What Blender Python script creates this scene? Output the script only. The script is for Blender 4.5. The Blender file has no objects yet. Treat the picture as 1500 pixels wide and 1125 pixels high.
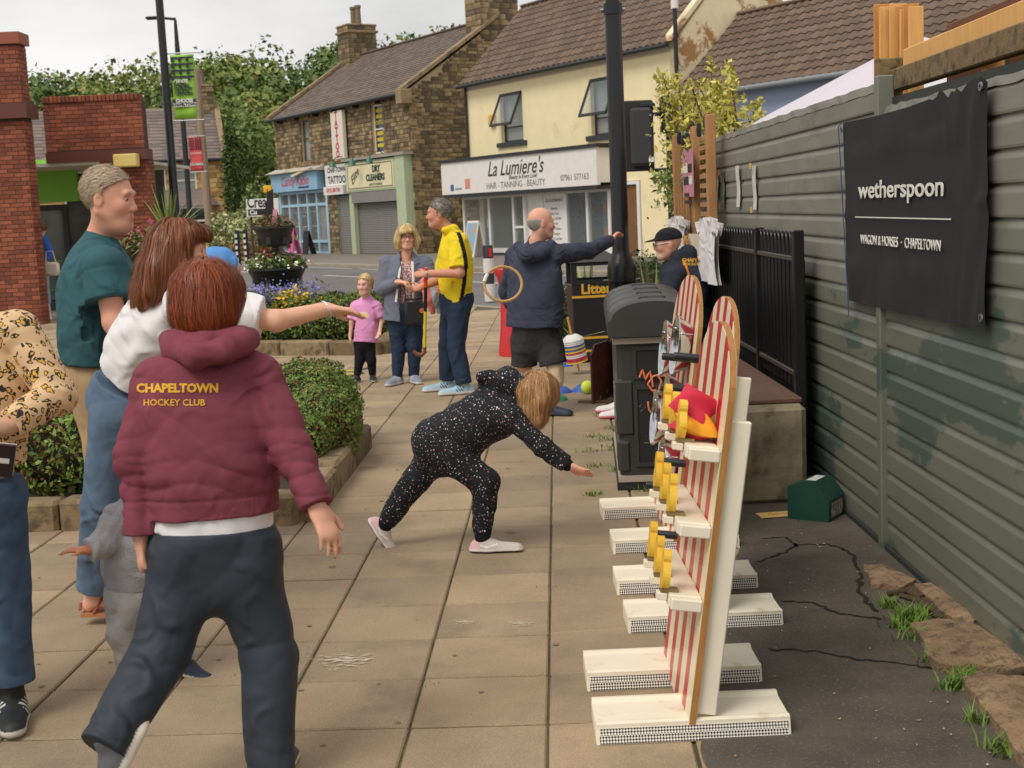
import bpy, bmesh, math, random
import numpy as np
from mathutils import Vector, Matrix
random.seed(7); RNG = np.random.default_rng(7)
SC = bpy.context.scene
COL = SC.collection
# ---------------------------------------------------------------- camera
FPX, CAMH, PITCH, ROLL = 1950.0, 1.68, math.radians(7.5), math.radians(2.6)
cF = np.array([0, math.cos(PITCH), -math.sin(PITCH)])
_U0 = np.array([0, math.sin(PITCH), math.cos(PITCH)]); _R0 = np.array([1.0, 0, 0])
cR = math.cos(ROLL) * _R0 - math.sin(ROLL) * _U0
cU = math.sin(ROLL) * _R0 + math.cos(ROLL) * _U0
cC = np.array([0, 0, CAMH])
def ray(x, y): return cF + (x - 750) / FPX * cR + (562.5 - y) / FPX * cU
def G(x, y, z=0.0):                       # photo pixel -> point on a horizontal plane
    d = ray(x, y); return cC + d * ((z - CAMH) / d[2])
def AT(x, y, Y):                          # photo pixel -> point at distance Y
    d = ray(x, y); return cC + d * (Y / d[1])
def PJ(P):
    v = np.asarray(P, float) - cC; zz = v @ cF
    return 750 + FPX * (v @ cR) / zz, 562.5 - FPX * (v @ cU) / zz
cam = bpy.data.cameras.new('camera'); camo = bpy.data.objects.new('camera', cam); COL.objects.link(camo)
camo.matrix_world = Matrix(((cR[0], cU[0], -cF[0], 0), (cR[1], cU[1], -cF[1], 0), (cR[2], cU[2], -cF[2], CAMH), (0, 0, 0, 1)))
cam.sensor_width = 36; cam.lens = FPX / 1500 * 36; cam.clip_end = 3000; cam.clip_start = 0.05
SC.camera = camo
cam.dof.use_dof = True; cam.dof.focus_distance = 6.6; cam.dof.aperture_fstop = 7.1
# ---------------------------------------------------------------- sky, sun
W = bpy.data.worlds.new('World'); SC.world = W; W.use_nodes = True
wn = W.node_tree; wn.nodes.clear()
def wnode(t, **k):
    n = wn.nodes.new(t)
    for a, b in k.items(): setattr(n, a, b)
    return n
SUN_EL, SUN_AZ = math.radians(52), math.radians(222)
sky = wnode('ShaderNodeTexSky', sky_type='NISHITA', sun_disc=False, sun_elevation=SUN_EL, sun_rotation=SUN_AZ)
tc = wnode('ShaderNodeTexCoord'); mp = wnode('ShaderNodeMapping'); mp.inputs['Scale'].default_value = (1, 1, 2.6)
n1 = wnode('ShaderNodeTexNoise'); n1.inputs['Scale'].default_value = 2.6; n1.inputs['Detail'].default_value = 6; n1.inputs['Roughness'].default_value = .52
rp = wnode('ShaderNodeValToRGB'); rp.color_ramp.elements[0].position = .36; rp.color_ramp.elements[1].position = .64
rp.color_ramp.elements[0].color = (3.8, 3.68, 3.58, 1); rp.color_ramp.elements[1].color = (5.7, 5.55, 5.4, 1)
mx = wnode('ShaderNodeMix', data_type='RGBA'); mx.inputs[0].default_value = .93
bg = wnode('ShaderNodeBackground'); bg.inputs[1].default_value = .1; ow = wnode('ShaderNodeOutputWorld')
L = wn.links.new
L(tc.outputs['Generated'], mp.inputs[0]); L(mp.outputs[0], n1.inputs['Vector']); L(n1.outputs[0], rp.inputs[0])
L(sky.outputs[0], mx.inputs[6]); L(rp.outputs[0], mx.inputs[7]); L(mx.outputs[2], bg.inputs[0]); L(bg.outputs[0], ow.inputs[0])
sun = bpy.data.lights.new('sun', 'SUN'); sun.energy = 1.15; sun.angle = math.radians(28); sun.color = (1, .95, .87)
suno = bpy.data.objects.new('sun', sun); COL.objects.link(suno)
sd = Vector((math.sin(SUN_AZ) * math.cos(SUN_EL), math.cos(SUN_AZ) * math.cos(SUN_EL), math.sin(SUN_EL)))
suno.rotation_euler = sd.to_track_quat('Z', 'Y').to_euler(); suno.location = (0, -5, 30)
SC.view_settings.view_transform = 'Standard'; SC.view_settings.look = 'None'; SC.view_settings.gamma = 1
SC.view_settings.use_curve_mapping = False; SC.view_settings.exposure = 0.8
SC.cycles.use_denoising = True
SC.cycles.max_bounces = 6; SC.cycles.transparent_max_bounces = 8
# ---------------------------------------------------------------- helpers
MATS = {}
def s2l(c):
    return tuple(((v / 255) / 12.92 if v / 255 <= .04045 else (((v / 255) + .055) / 1.055) ** 2.4) for v in c)
def mat(name, rgb, rough=.7, vary=.0, scale=8.0, bump=.0, bscale=60.0, metal=0.0, rgb2=None, spec=.5, attr=False, detail=4.0,
        dirt=None, stretch=None, trans=0.0, alpha=1.0, coat=0.0, objrand=0.0, ramp=(.35, .65), world=False, grain=None):
    """rgb given as 0-255 sRGB of the thing's own colour"""
    if name in MATS: return MATS[name]
    m = bpy.data.materials.new(name); m.use_nodes = True; nt = m.node_tree; N = nt.nodes; K = nt.links.new
    b = N['Principled BSDF']; c = s2l(rgb) + (1,)
    b.inputs['Roughness'].default_value = rough; b.inputs['Metallic'].default_value = metal
    b.inputs['Specular IOR Level'].default_value = spec; b.inputs['Base Color'].default_value = c
    b.inputs['Transmission Weight'].default_value = trans; b.inputs['Alpha'].default_value = alpha; b.inputs['Coat Weight'].default_value = coat
    t = N.new('ShaderNodeTexCoord'); co = t.outputs['Object']
    if world: co = N.new('ShaderNodeNewGeometry').outputs['Position']
    if stretch:
        mpn = N.new('ShaderNodeMapping'); mpn.inputs['Scale'].default_value = stretch; K(co, mpn.inputs[0]); co = mpn.outputs[0]
    src = None
    if attr:
        a = N.new('ShaderNodeVertexColor'); a.layer_name = 'Col'; src = a.outputs[0]
    if vary or rgb2:
        nz = N.new('ShaderNodeTexNoise'); nz.inputs['Scale'].default_value = scale; nz.inputs['Detail'].default_value = detail; nz.inputs['Roughness'].default_value = .6; K(co, nz.inputs['Vector'])
        if rgb2:
            r = N.new('ShaderNodeValToRGB'); r.color_ramp.elements[0].position = ramp[0]; r.color_ramp.elements[1].position = ramp[1]
            r.color_ramp.elements[0].color = c; r.color_ramp.elements[1].color = s2l(rgb2) + (1,); K(nz.outputs[0], r.inputs[0]); src = r.outputs[0]
        if vary:
            r = N.new('ShaderNodeMapRange'); r.inputs[1].default_value = .25; r.inputs[2].default_value = .75; r.inputs[3].default_value = 1 - vary; r.inputs[4].default_value = 1 + vary
            nz2 = N.new('ShaderNodeTexNoise'); nz2.inputs['Scale'].default_value = scale * 1.7; nz2.inputs['Detail'].default_value = detail; K(co, nz2.inputs['Vector'])
            K(nz2.outputs[0], r.inputs[0])
            h = N.new('ShaderNodeHueSaturation'); h.inputs['Color'].default_value = c
            if src: K(src, h.inputs['Color'])
            K(r.outputs[0], h.inputs['Value']); src = h.outputs[0]
    if objrand:
        oi = N.new('ShaderNodeObjectInfo'); r = N.new('ShaderNodeMapRange'); r.inputs[3].default_value = 1 - objrand; r.inputs[4].default_value = 1 + objrand; K(oi.outputs['Random'], r.inputs[0])
        h = N.new('ShaderNodeHueSaturation'); h.inputs['Color'].default_value = c
        if src: K(src, h.inputs['Color'])
        K(r.outputs[0], h.inputs['Value']); src = h.outputs[0]
    if dirt:                                  # dirt = (rgb, scale, lo, hi)
        nz = N.new('ShaderNodeTexNoise'); nz.inputs['Scale'].default_value = dirt[1]; nz.inputs['Detail'].default_value = 8; nz.inputs['Roughness'].default_value = .65; K(co, nz.inputs['Vector'])
        r = N.new('ShaderNodeMapRange'); r.inputs[1].default_value = dirt[2]; r.inputs[2].default_value = dirt[3]; K(nz.outputs[0], r.inputs[0])
        x = N.new('ShaderNodeMix'); x.data_type = 'RGBA'; K(r.outputs[0], x.inputs[0]); x.inputs[6].default_value = c
        if src: K(src, x.inputs[6])
        x.inputs[7].default_value = s2l(dirt[0]) + (1,); src = x.outputs[2]
    if grain:                                 # grain = (scale, amount): sandy speckle
        nz = N.new('ShaderNodeTexNoise'); nz.inputs['Scale'].default_value = grain[0]; nz.inputs['Detail'].default_value = 3; nz.inputs['Roughness'].default_value = .8; K(co, nz.inputs['Vector'])
        r = N.new('ShaderNodeMapRange'); r.inputs[1].default_value = .3; r.inputs[2].default_value = .7; r.inputs[3].default_value = 1 - grain[1]; r.inputs[4].default_value = 1 + grain[1]; K(nz.outputs[0], r.inputs[0])
        h = N.new('ShaderNodeHueSaturation'); h.inputs['Color'].default_value = c
        if src: K(src, h.inputs['Color'])
        K(r.outputs[0], h.inputs['Value']); src = h.outputs[0]
    if src: K(src, b.inputs['Base Color'])
    if bump:
        nb = N.new('ShaderNodeTexNoise'); nb.inputs['Scale'].default_value = bscale; nb.inputs['Detail'].default_value = 5; K(co, nb.inputs['Vector'])
        bp = N.new('ShaderNodeBump'); bp.inputs['Strength'].default_value = bump; bp.inputs['Distance'].default_value = .01; K(nb.outputs[0], bp.inputs['Height']); K(bp.outputs[0], b.inputs['Normal'])
    MATS[name] = m; return m
def tag(o, label=None, cat=None, group=None, kind=None):
    if label: o['label'] = label
    if cat: o['category'] = cat
    if group: o['group'] = group
    if kind: o['kind'] = kind
    return o
def empty(name, loc=(0, 0, 0), rz=0.0, label=None, cat=None, group=None):
    o = bpy.data.objects.new(name, None); COL.objects.link(o); o.location = loc; o.rotation_euler = (0, 0, rz); o.empty_display_size = .1
    return tag(o, label, cat, group)
def link(name, me, m=None, parent=None, loc=None, rot=None, sc=None):
    o = bpy.data.objects.new(name, me); COL.objects.link(o)
    if m and not me.materials: me.materials.append(m)
    if parent: o.parent = parent
    if loc is not None: o.location = loc
    if rot is not None: o.rotation_euler = rot
    if sc is not None: o.scale = sc
    return o
class MB:
    def __init__(s): s.v = []; s.f = []; s.mi = []; s.cur = 0
    def add(s, vs, fs):
        n = len(s.v); s.v += [tuple(v) for v in vs]; s.f += [tuple(i + n for i in f) for f in fs]; s.mi += [s.cur] * len(fs); return s
    def box(s, x0, x1, y0, y1, z0, z1):
        return s.add([(x0, y0, z0), (x1, y0, z0), (x1, y1, z0), (x0, y1, z0), (x0, y0, z1), (x1, y0, z1), (x1, y1, z1), (x0, y1, z1)],
                     [(0, 3, 2, 1), (4, 5, 6, 7), (0, 1, 5, 4), (1, 2, 6, 5), (2, 3, 7, 6), (3, 0, 4, 7)])
    def bbox(s, x0, x1, y0, y1, z0, z1, b=.004):      # bevelled box: chamfered on every edge
        xs, ys, zs = (x0, x1), (y0, y1), (z0, z1); b = min(b, (x1 - x0) / 2.1, (y1 - y0) / 2.1, (z1 - z0) / 2.1); vs = []; idx = {}
        for i in (0, 1):
            for j in (0, 1):
                for k in (0, 1):
                    sx, sy, sz = (b if i == 0 else -b), (b if j == 0 else -b), (b if k == 0 else -b)
                    idx[(i, j, k, 0)] = len(vs); vs.append((xs[i], ys[j] + sy, zs[k] + sz))
                    idx[(i, j, k, 1)] = len(vs); vs.append((xs[i] + sx, ys[j], zs[k] + sz))
                    idx[(i, j, k, 2)] = len(vs); vs.append((xs[i] + sx, ys[j] + sy, zs[k]))
        q = lambda *a: tuple(idx[t] for t in a); fs = []
        fs += [q((0,0,0,0),(0,0,1,0),(0,1,1,0),(0,1,0,0)), q((1,0,0,0),(1,1,0,0),(1,1,1,0),(1,0,1,0)),
               q((0,0,0,1),(1,0,0,1),(1,0,1,1),(0,0,1,1)), q((0,1,0,1),(0,1,1,1),(1,1,1,1),(1,1,0,1)),
               q((0,0,0,2),(0,1,0,2),(1,1,0,2),(1,0,0,2)), q((0,0,1,2),(1,0,1,2),(1,1,1,2),(0,1,1,2))]
        for k in (0, 1):
            for j in (0, 1): fs.append(q((0,j,k,1),(1,j,k,1),(1,j,k,2),(0,j,k,2)))
            for i in (0, 1): fs.append(q((i,0,k,0),(i,1,k,0),(i,1,k,2),(i,0,k,2)))
        for i in (0, 1):
            for j in (0, 1): fs.append(q((i,j,0,0),(i,j,1,0),(i,j,1,1),(i,j,0,1)))
        for i in (0, 1):
            for j in (0, 1):
                for k in (0, 1): fs.append(q((i,j,k,0),(i,j,k,1),(i,j,k,2)))
        return s.add(vs, fs)
    def prism(s, pts, d0, d1, axis='y', bevel=0):        # polygon in the other two axes, extruded along axis
        n = len(pts)
        def P(a, b, d): return {'y': (a, d, b), 'x': (d, a, b), 'z': (a, b, d)}[axis]
        vs = [P(a, b, d0) for a, b in pts] + [P(a, b, d1) for a, b in pts]
        fs = [tuple(range(n))[::-1], tuple(range(n, 2 * n))] + [(i, (i + 1) % n, n + (i + 1) % n, n + i) for i in range(n)]
        return s.add(vs, fs)
    def tube(s, pts, r, n=10, cap=True, flat=None):       # r: number or list
        pts = [np.asarray(p, float) for p in pts]; m = len(pts); rs = r if hasattr(r, '__len__') else [r] * m
        vs = []; up = None
        for i, p in enumerate(pts):
            t = pts[min(i + 1, m - 1)] - pts[max(i - 1, 0)]; t = t / (np.linalg.norm(t) + 1e-9)
            if up is None:
                a = np.array([0, 0, 1.]) if abs(t[2]) < .9 else np.array([1., 0, 0])
                up = np.cross(t, a)
            up = up - t * (up @ t); up /= np.linalg.norm(up) + 1e-9; w = np.cross(t, up)
            for k in range(n):
                a = 2 * math.pi * k / n; vs.append(p + rs[i] * (math.cos(a) * up + math.sin(a) * w * (flat or 1)))
        fs = [(i * n + k, i * n + (k + 1) % n, (i + 1) * n + (k + 1) % n, (i + 1) * n + k) for i in range(m - 1) for k in range(n)]
        if cap: fs += [tuple(range(n))[::-1], tuple(range((m - 1) * n, m * n))]
        return s.add(vs, fs)
    def lathe(s, prof, n=24, c=(0, 0, 0), axis='z', cap=False):
        vs = []
        for r, z in prof:
            for k in range(n):
                a = 2 * math.pi * k / n; x, y = r * math.cos(a), r * math.sin(a)
                vs.append({'z': (c[0] + x, c[1] + y, c[2] + z), 'x': (c[0] + z, c[1] + x, c[2] + y), 'y': (c[0] + y, c[1] + z, c[2] + x)}[axis])
        m = len(prof)
        fs = [(i * n + k, i * n + (k + 1) % n, (i + 1) * n + (k + 1) % n, (i + 1) * n + k) for i in range(m - 1) for k in range(n)]
        if cap: fs += [tuple(range(n))[::-1], tuple(range((m - 1) * n, m * n))]
        return s.add(vs, fs)
    def quad(s, a, b, c, d): return s.add([a, b, c, d], [(0, 1, 2, 3)])
    def xf(s, M):                             # transform all so far
        s.v = [tuple(M @ Vector(v)) for v in s.v]; return s
    def mesh(s, name, smooth=None):
        me = bpy.data.meshes.new(name); me.from_pydata(s.v, [], s.f); me.validate()
        bm = bmesh.new(); bm.from_mesh(me); bmesh.ops.recalc_face_normals(bm, faces=bm.faces); bm.to_mesh(me); bm.free()
        if len(set(s.mi)) > 1 and len(me.polygons) == len(s.mi): me.polygons.foreach_set('material_index', s.mi)
        if smooth is not None: shade(me, smooth)
        return me
    def build(s, name, m=None, parent=None, smooth=None, loc=None, rot=None):
        me = s.mesh(name, smooth)
        for x in (m if isinstance(m, (list, tuple)) else [m]):
            if x: me.materials.append(x)
        return link(name, me, None, parent, loc, rot)
def shade(me, ang=35):
    me.polygons.foreach_set('use_smooth', [True] * len(me.polygons))
    if ang < 179:
        try: me.set_sharp_from_angle(angle=math.radians(ang))
        except Exception: pass
def fast_mesh(name, V, F, m=None, col=None, smooth=True):
    """numpy verts (n,3), faces (k,3|4)"""
    me = bpy.data.meshes.new(name); V = np.ascontiguousarray(V, np.float32); F = np.ascontiguousarray(F, np.int32); k = F.shape[1]
    me.vertices.add(len(V)); me.vertices.foreach_set('co', V.ravel())
    me.loops.add(F.size); me.loops.foreach_set('vertex_index', F.ravel())
    me.polygons.add(len(F)); me.polygons.foreach_set('loop_start', np.arange(0, F.size, k, dtype=np.int32))
    try: me.polygons.foreach_set('loop_total', np.full(len(F), k, np.int32))
    except Exception: pass
    me.polygons.foreach_set('use_smooth', np.full(len(F), smooth, bool))
    me.update(calc_edges=True)
    if col is not None:
        a = me.color_attributes.new('Col', 'FLOAT_COLOR', 'POINT'); c4 = np.ones((len(V), 4), np.float32); c4[:, :3] = col; a.data.foreach_set('color', c4.ravel())
    if m: me.materials.append(m)
    return me
def pieces(parent, name, boxes, m, limit=300, stuff='piece_field', bevel=.004, var=6, key=None, M=None):
    """boxes: list of (x0,x1,y0,y1,z0,z1) in the parent's frame. The first `limit` (sorted by key) become single parts that share a unit mesh, the rest one stuff part."""
    if key: boxes = sorted(boxes, key=key)
    ms = m if isinstance(m, (list, tuple)) else [m]
    cache = {}
    for b in boxes[:limit]:
        sx, sy, sz = b[1] - b[0], b[3] - b[2], b[5] - b[4]; kk = (round(sx, 2), round(sy, 2), round(sz, 2), random.randrange(len(ms)))
        if kk not in cache:
            cache[kk] = MB().bbox(-sx / 2, sx / 2, -sy / 2, sy / 2, -sz / 2, sz / 2, bevel).mesh(name); cache[kk].materials.append(ms[kk[3]])
        o = link(name, cache[kk], None, parent, ((b[0] + b[1]) / 2, (b[2] + b[3]) / 2, (b[4] + b[5]) / 2))
        if M: o.matrix_local = M @ o.matrix_local
    if len(boxes) > limit:
        q = MB()
        for b in boxes[limit:]:
            q.cur = random.randrange(len(ms)); q.box(*b)
        o = q.build(stuff, ms, parent); o['kind'] = 'stuff'
        if M: o.matrix_local = M
def split_rect(a0, a1, b0, b1, holes):
    """rectangle minus holes -> list of rectangles"""
    xs = sorted({a0, a1, *[min(max(h[0], a0), a1) for h in holes], *[min(max(h[1], a0), a1) for h in holes]})
    out = []
    for x0, x1 in zip(xs, xs[1:]):
        cuts = sorted((max(h[2], b0), min(h[3], b1)) for h in holes if h[0] < (x0 + x1) / 2 < h[1]); z = b0
        for c0, c1 in cuts:
            if c0 > z: out.append((x0, x1, z, c0))
            z = max(z, c1)
        if z < b1: out.append((x0, x1, z, b1))
    return out
def tile_roof(root, s0, s1, q0, z0, q1, z1, tw, gauge, ms, name='roof_tile', limit=300, wave=.03, lap=.035, key=None):
    L_ = math.hypot(q1 - q0, z1 - z0); rows = max(1, int(round(L_ / gauge))); gg = L_ / rows; cols = max(1, int(round((s1 - s0) / tw))); w = (s1 - s0) / cols; ang = math.atan2(z1 - z0, q1 - q0)
    def tm():
        b = MB(); k = 7 if wave else 2; vs = []
        for y, lift in ((0, lap), (gg * 1.12, .004)):
            for i in range(k):
                t = i / (k - 1); zz = wave * (.5 - .5 * math.cos(2 * math.pi * t)) if wave else 0
                vs.append(((t - .5) * w * .998, y, zz + lift))
        for i in range(k): vs.append((vs[i][0], 0, vs[i][2] - lap * .95))
        fs = [(i, i + 1, k + i + 1, k + i) for i in range(k - 1)] + [(2 * k + i, 2 * k + i + 1, i + 1, i) for i in range(k - 1)]
        b.add(vs, fs); return b
    meshes = []
    for m in ms:
        me = tm().mesh(name); shade(me, 50); me.materials.append(m); meshes.append(me)
    cells = [(c, r) for r in range(rows) for c in range(cols)]
    if key: cells.sort(key=lambda t: key(s0 + (t[0] + .5) * w, t[1] / rows))
    big = MB(); base = tm()
    for n, (c, r) in enumerate(cells):
        x = s0 + (c + .5) * w; y = q0 + (q1 - q0) * r / rows; z = z0 + (z1 - z0) * r / rows; k = random.randrange(len(ms))
        if n < limit: link(name, meshes[k], None, root, (x, y, z), (ang, 0, 0))
        else:
            M = Matrix.Translation((x, y, z)) @ Matrix.Rotation(ang, 4, 'X'); big.cur = k; big.add([tuple(M @ Vector(v)) for v in base.v], base.f)
    if len(cells) > limit:
        o = big.build(name + '_field', list(ms), root, 50); o['kind'] = 'stuff'
def text(body, size, m, parent, loc, rot=(math.pi / 2, 0, 0), align='CENTER', bold=0.0, shear=0.0, sx=1.0, ext=.002, name='lettering', spacing=1.0):
    c = bpy.data.curves.new(name, 'FONT'); c.body = body; c.size = size; c.align_x = align; c.align_y = 'CENTER'; c.offset = bold; c.shear = shear; c.extrude = ext; c.space_character = spacing; c.resolution_u = 4 if size > .06 else 2
    tmp = bpy.data.objects.new(name, c); me = bpy.data.meshes.new_from_object(tmp); bpy.data.objects.remove(tmp); me.materials.clear(); me.materials.append(m)
    o = bpy.data.objects.new(name, me); COL.objects.link(o); o.parent = parent; o.location = loc; o.rotation_euler = rot; o.scale = (sx, 1, 1); return o
def leaves(P, Nrm, size, jitter=.6, aspect=.55, rng=RNG):
    """quads (bent into two faces) at points P facing about Nrm -> V,F"""
    n = len(P); d = Nrm + rng.normal(0, jitter, (n, 3)); d /= np.linalg.norm(d, axis=1)[:, None] + 1e-9
    a = rng.normal(0, 1, (n, 3)); a -= d * (a * d).sum(1)[:, None]; a /= np.linalg.norm(a, axis=1)[:, None] + 1e-9; b = np.cross(d, a)
    s = (size * np.clip(rng.lognormal(-.05, .38, n), .4, 2.0))[:, None] if np.isscalar(size) else size[:, None]
    V = np.stack([P - a * s * .5, P + b * s * aspect * .5 + d * s * .08, P + a * s * .5, P - b * s * aspect * .5 + d * s * .08], 1).reshape(-1, 3)
    F = np.arange(n * 4).reshape(n, 4); return V, F
def blob_points(n, c, r, rng=RNG, shell=.55, lump=.25, freq=3.0, flatbottom=None):
    """random points in the outer part of a lumpy ellipsoid, with outward directions"""
    d = rng.normal(0, 1, (n, 3)); d /= np.linalg.norm(d, axis=1)[:, None]
    ph = rng.uniform(0, 6.28, 6)
    l = 1 + lump * (np.sin(d[:, 0] * freq * 2 + ph[0]) * np.sin(d[:, 1] * freq * 2.3 + ph[1]) + .6 * np.sin(d[:, 2] * freq * 3 + ph[2]) * np.sin(d[:, 0] * freq * 3.7 + ph[3])) 
    t = rng.uniform(shell, 1, n) ** .6 * l
    P = d * t[:, None] * np.asarray(r) + np.asarray(c)
    if flatbottom is not None: P[:, 2] = np.maximum(P[:, 2], flatbottom)
    return P, d
def colvar(n, c1, c2, rng=RNG, per=4):
    t = rng.uniform(0, 1, (n, 1)) ** 1.0; c = np.array(s2l(c1)) * (1 - t) + np.array(s2l(c2)) * t
    return np.repeat(c, per, 0)
LEAF = mat('leaf_foliage', (90, 110, 50), .6, attr=True, spec=.3, vary=.12, scale=1.5)
# facade frame of the street: s along the shop fronts, q into the buildings
FO = np.array([-1.55, 49.35, 0.0]); EX = np.array([.52674, -.85002, 0]); EY = np.array([.85002, .52674, 0]); FRZ = math.atan2(EX[1], EX[0])
def FP(s, q, z=0.0): return tuple(FO + EX * s + EY * q + np.array([0, 0, z]))
# ================================================================ GROUND
asph = mat('asphalt_dark', (86, 78, 68), .92, vary=.26, scale=3.0, bump=.5, bscale=220, dirt=((124, 114, 100), 90, .56, .7))
def sheet(name, pts, z, m, label=None):
    me = bpy.data.meshes.new(name); me.from_pydata([(p[0], p[1], z) for p in pts], [], [tuple(range(len(pts)))]); me.materials.append(m)
    o = link(name, me); o['kind'] = 'structure'; return o
sheet('ground', [(-900, -40), (900, -40), (900, 1500), (-900, 1500)], -.06, mat('ground_earth', (96, 92, 70), .95, vary=.2, scale=.2))
roadm = mat('road_asphalt', (112, 108, 106), .9, vary=.1, scale=.7, bump=.3, bscale=120, dirt=((96, 92, 90), .35, .45, .7))
sheet('road', [FP(-90, -12.6)[:2], FP(70, -12.6)[:2], FP(70, -5.6)[:2], FP(-90, -5.6)[:2]], -.03, roadm)
farp = mat('far_pavement_tarmac', (126, 118, 108), .9, vary=.12, scale=1.2, bump=.2, bscale=80)
q = MB(); q.box(-90, 70, -5.4, 4, -.1, .07); o = q.build('pavement', farp, None, None, tuple(FO), (0, 0, FRZ)); o['kind'] = 'structure'
kerbm = mat('kerb_stone', (150, 140, 124), .85, vary=.15, scale=4, bump=.3, bscale=60)
kr = empty('kerb', tuple(FO), FRZ); kr['kind'] = 'structure'
pieces(kr, 'kerb_stone', [(-46 + i * .92, -46 + i * .92 + .905, -5.62, -5.38, -.1, .085) for i in range(75)], kerbm, bevel=.015)
kr2 = empty('kerb', tuple(FO), FRZ); kr2['kind'] = 'structure'
pieces(kr2, 'kerb_stone', [(-30 + i * .92, -30 + i * .92 + .905, -12.74, -12.58, -.1, .0) for i in range(60)], kerbm, bevel=.015)
white_paint = mat('road_paint_white', (206, 202, 194), .8, vary=.1, scale=6, dirt=((128, 124, 120), 7, .5, .75))
rm = empty('road_marking', tuple(FO), FRZ); rm['kind'] = 'structure'
def mark(s0, s1, q0, q1): MB().box(s0, s1, q0, q1, -.027, -.024).build('painted_line', white_paint, rm)
for i in range(16): mark(-44 + i * 4.2, -44 + i * 4.2 + 2.6, -8.55, -8.43)
for s0, s1 in ((-34, -22), (-21, -9.5), (-9, 3), (3.6, 16)): mark(s0, s1, -6.05, -5.95)
for i in range(20): mark(-26 + i * 1.7, -26 + i * 1.7 + 1.1, -11.4, -11.28)
# ---- near pavement of square flags: joints recessed, each flag a piece
PV = ray(815, 305); PDIR = np.array([PV[0], PV[1], 0]) / np.hypot(PV[0], PV[1]); PNRM = np.array([PDIR[1], -PDIR[0], 0])
PO = G(803, 1059)
def PVP(a, b, z=0.0): return PO + PNRM * a + PDIR * b + np.array([0, 0, z])
bedjoint = mat('joint_moss', (98, 94, 56), .95, rgb2=(70, 62, 46), scale=9, bump=.4, bscale=80)
pts = [PVP(-16, -2.2), PVP(.62, -2.2), PVP(.62, 30), PVP(-16, 40)]
near = [FP(60, -12.75), FP(-40, -12.75)]
o = sheet('pavement', [(-15, 1.5), (3.2, 1.5), (3.2, FP(0, -12.74)[1] - (3.2 - FP(0, -12.74)[0]) * 1.6138), (-15, FP(0, -12.74)[1] + (15 + FP(0, -12.74)[0]) * 1.6138)], -.010, bedjoint)
pave = o
flagm = []
for i, (c, c2) in enumerate((((168, 146, 117), (155, 134, 107)), ((164, 143, 116), (147, 128, 104)), ((174, 151, 121), (160, 139, 112)), ((158, 139, 113), (144, 126, 103)))):
    flagm.append(mat('flagstone_%d' % i, c, .9, rgb2=c2, scale=1.7, vary=.10, bump=.45, bscale=190, detail=10, dirt=((132, 117, 96), 1.1 + i * .2, .52, .72), objrand=.09, world=True, grain=(150, .24)))
ST = .4575
flags = []
def infront(p): return (np.asarray(p)[:2] - FO[:2]) @ EY[:2] < -12.80
bedboxes = []
for i in range(-34, 4):
    for j in range(-4, 60):
        a0 = i * ST; a1 = a0 + ST
        b0 = j * ST + (.0 if i < 0 else 0); b1 = b0 + ST
        if i >= 1: continue
        c = PVP((a0 + a1) / 2, (b0 + b1) / 2)
        if not infront(c + PDIR * .4) or not infront(c - PNRM * .4): continue
        x, y = PJ(c)
        if x < -160 or x > 1600 or y > 1300: continue
        flags.append((a0, a1, b0, b1, 0.0))
# the right-hand strip of flags, laid a little askew, wider slabs
for j in range(-4, 52):
    if j % 2 == 0 or j < 12:
        b0 = j * .47; flags.append((.004, .455, b0, b0 + .466, .10))
    else:
        b0 = j * .47; flags.append((.004, .455, b0, b0 + .466, .10))
    c = PVP(.9, b0)
    flags.append((.461, .95, b0 + .02, b0 + .486, .10))
    if b0 > 3: flags.append((.956, 1.42, b0 + .02, b0 + .486, .10))
flags.sort(key=lambda t: np.hypot(*(PVP((t[0] + t[1]) / 2, t[2])[:2])))
fcache = {}
rest = MB(); restv = []
for n_, (a0, a1, b0, b1, sk) in enumerate(flags):
    g_ = .0045; w, d = a1 - a0 - 2 * g_, b1 - b0 - .015
    c = PVP((a0 + a1) / 2, (b0 + b1) / 2 + sk * (a0 + a1) / 2 * 1.0)
    tz = random.uniform(-.003, .002); ang = math.atan2(PNRM[1], PNRM[0]) + random.uniform(-.006, .006) * (not sk)
    if n_ < 300:
        k = (round(w, 2), random.randrange(4), sk)
        if k not in fcache:
            b = MB().bbox(-w / 2, w / 2, -d / 2, d / 2, -.05, 0, .006); b.v = [(v[0], v[1] + sk * v[0], v[2]) for v in b.v]
            fcache[k] = b.mesh('flagstone'); fcache[k].materials.append(flagm[k[1]])
        o = link('flagstone', fcache[k], None, pave, (c[0], c[1], tz), (random.uniform(-.004, .004), random.uniform(-.004, .004), ang))
    else:
        M = Matrix.Translation((c[0], c[1], tz)) @ Matrix.Rotation(ang, 4, 'Z'); t = MB().box(-w / 2, w / 2, -d / 2, d / 2, -.05, 0); t.v = [(v[0], v[1] + sk * v[0], v[2]) for v in t.v]; t.xf(M); rest.cur = random.randrange(4); rest.add(t.v, t.f)
o = rest.build('flagstones', flagm, pave); o['kind'] = 'stuff'
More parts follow.
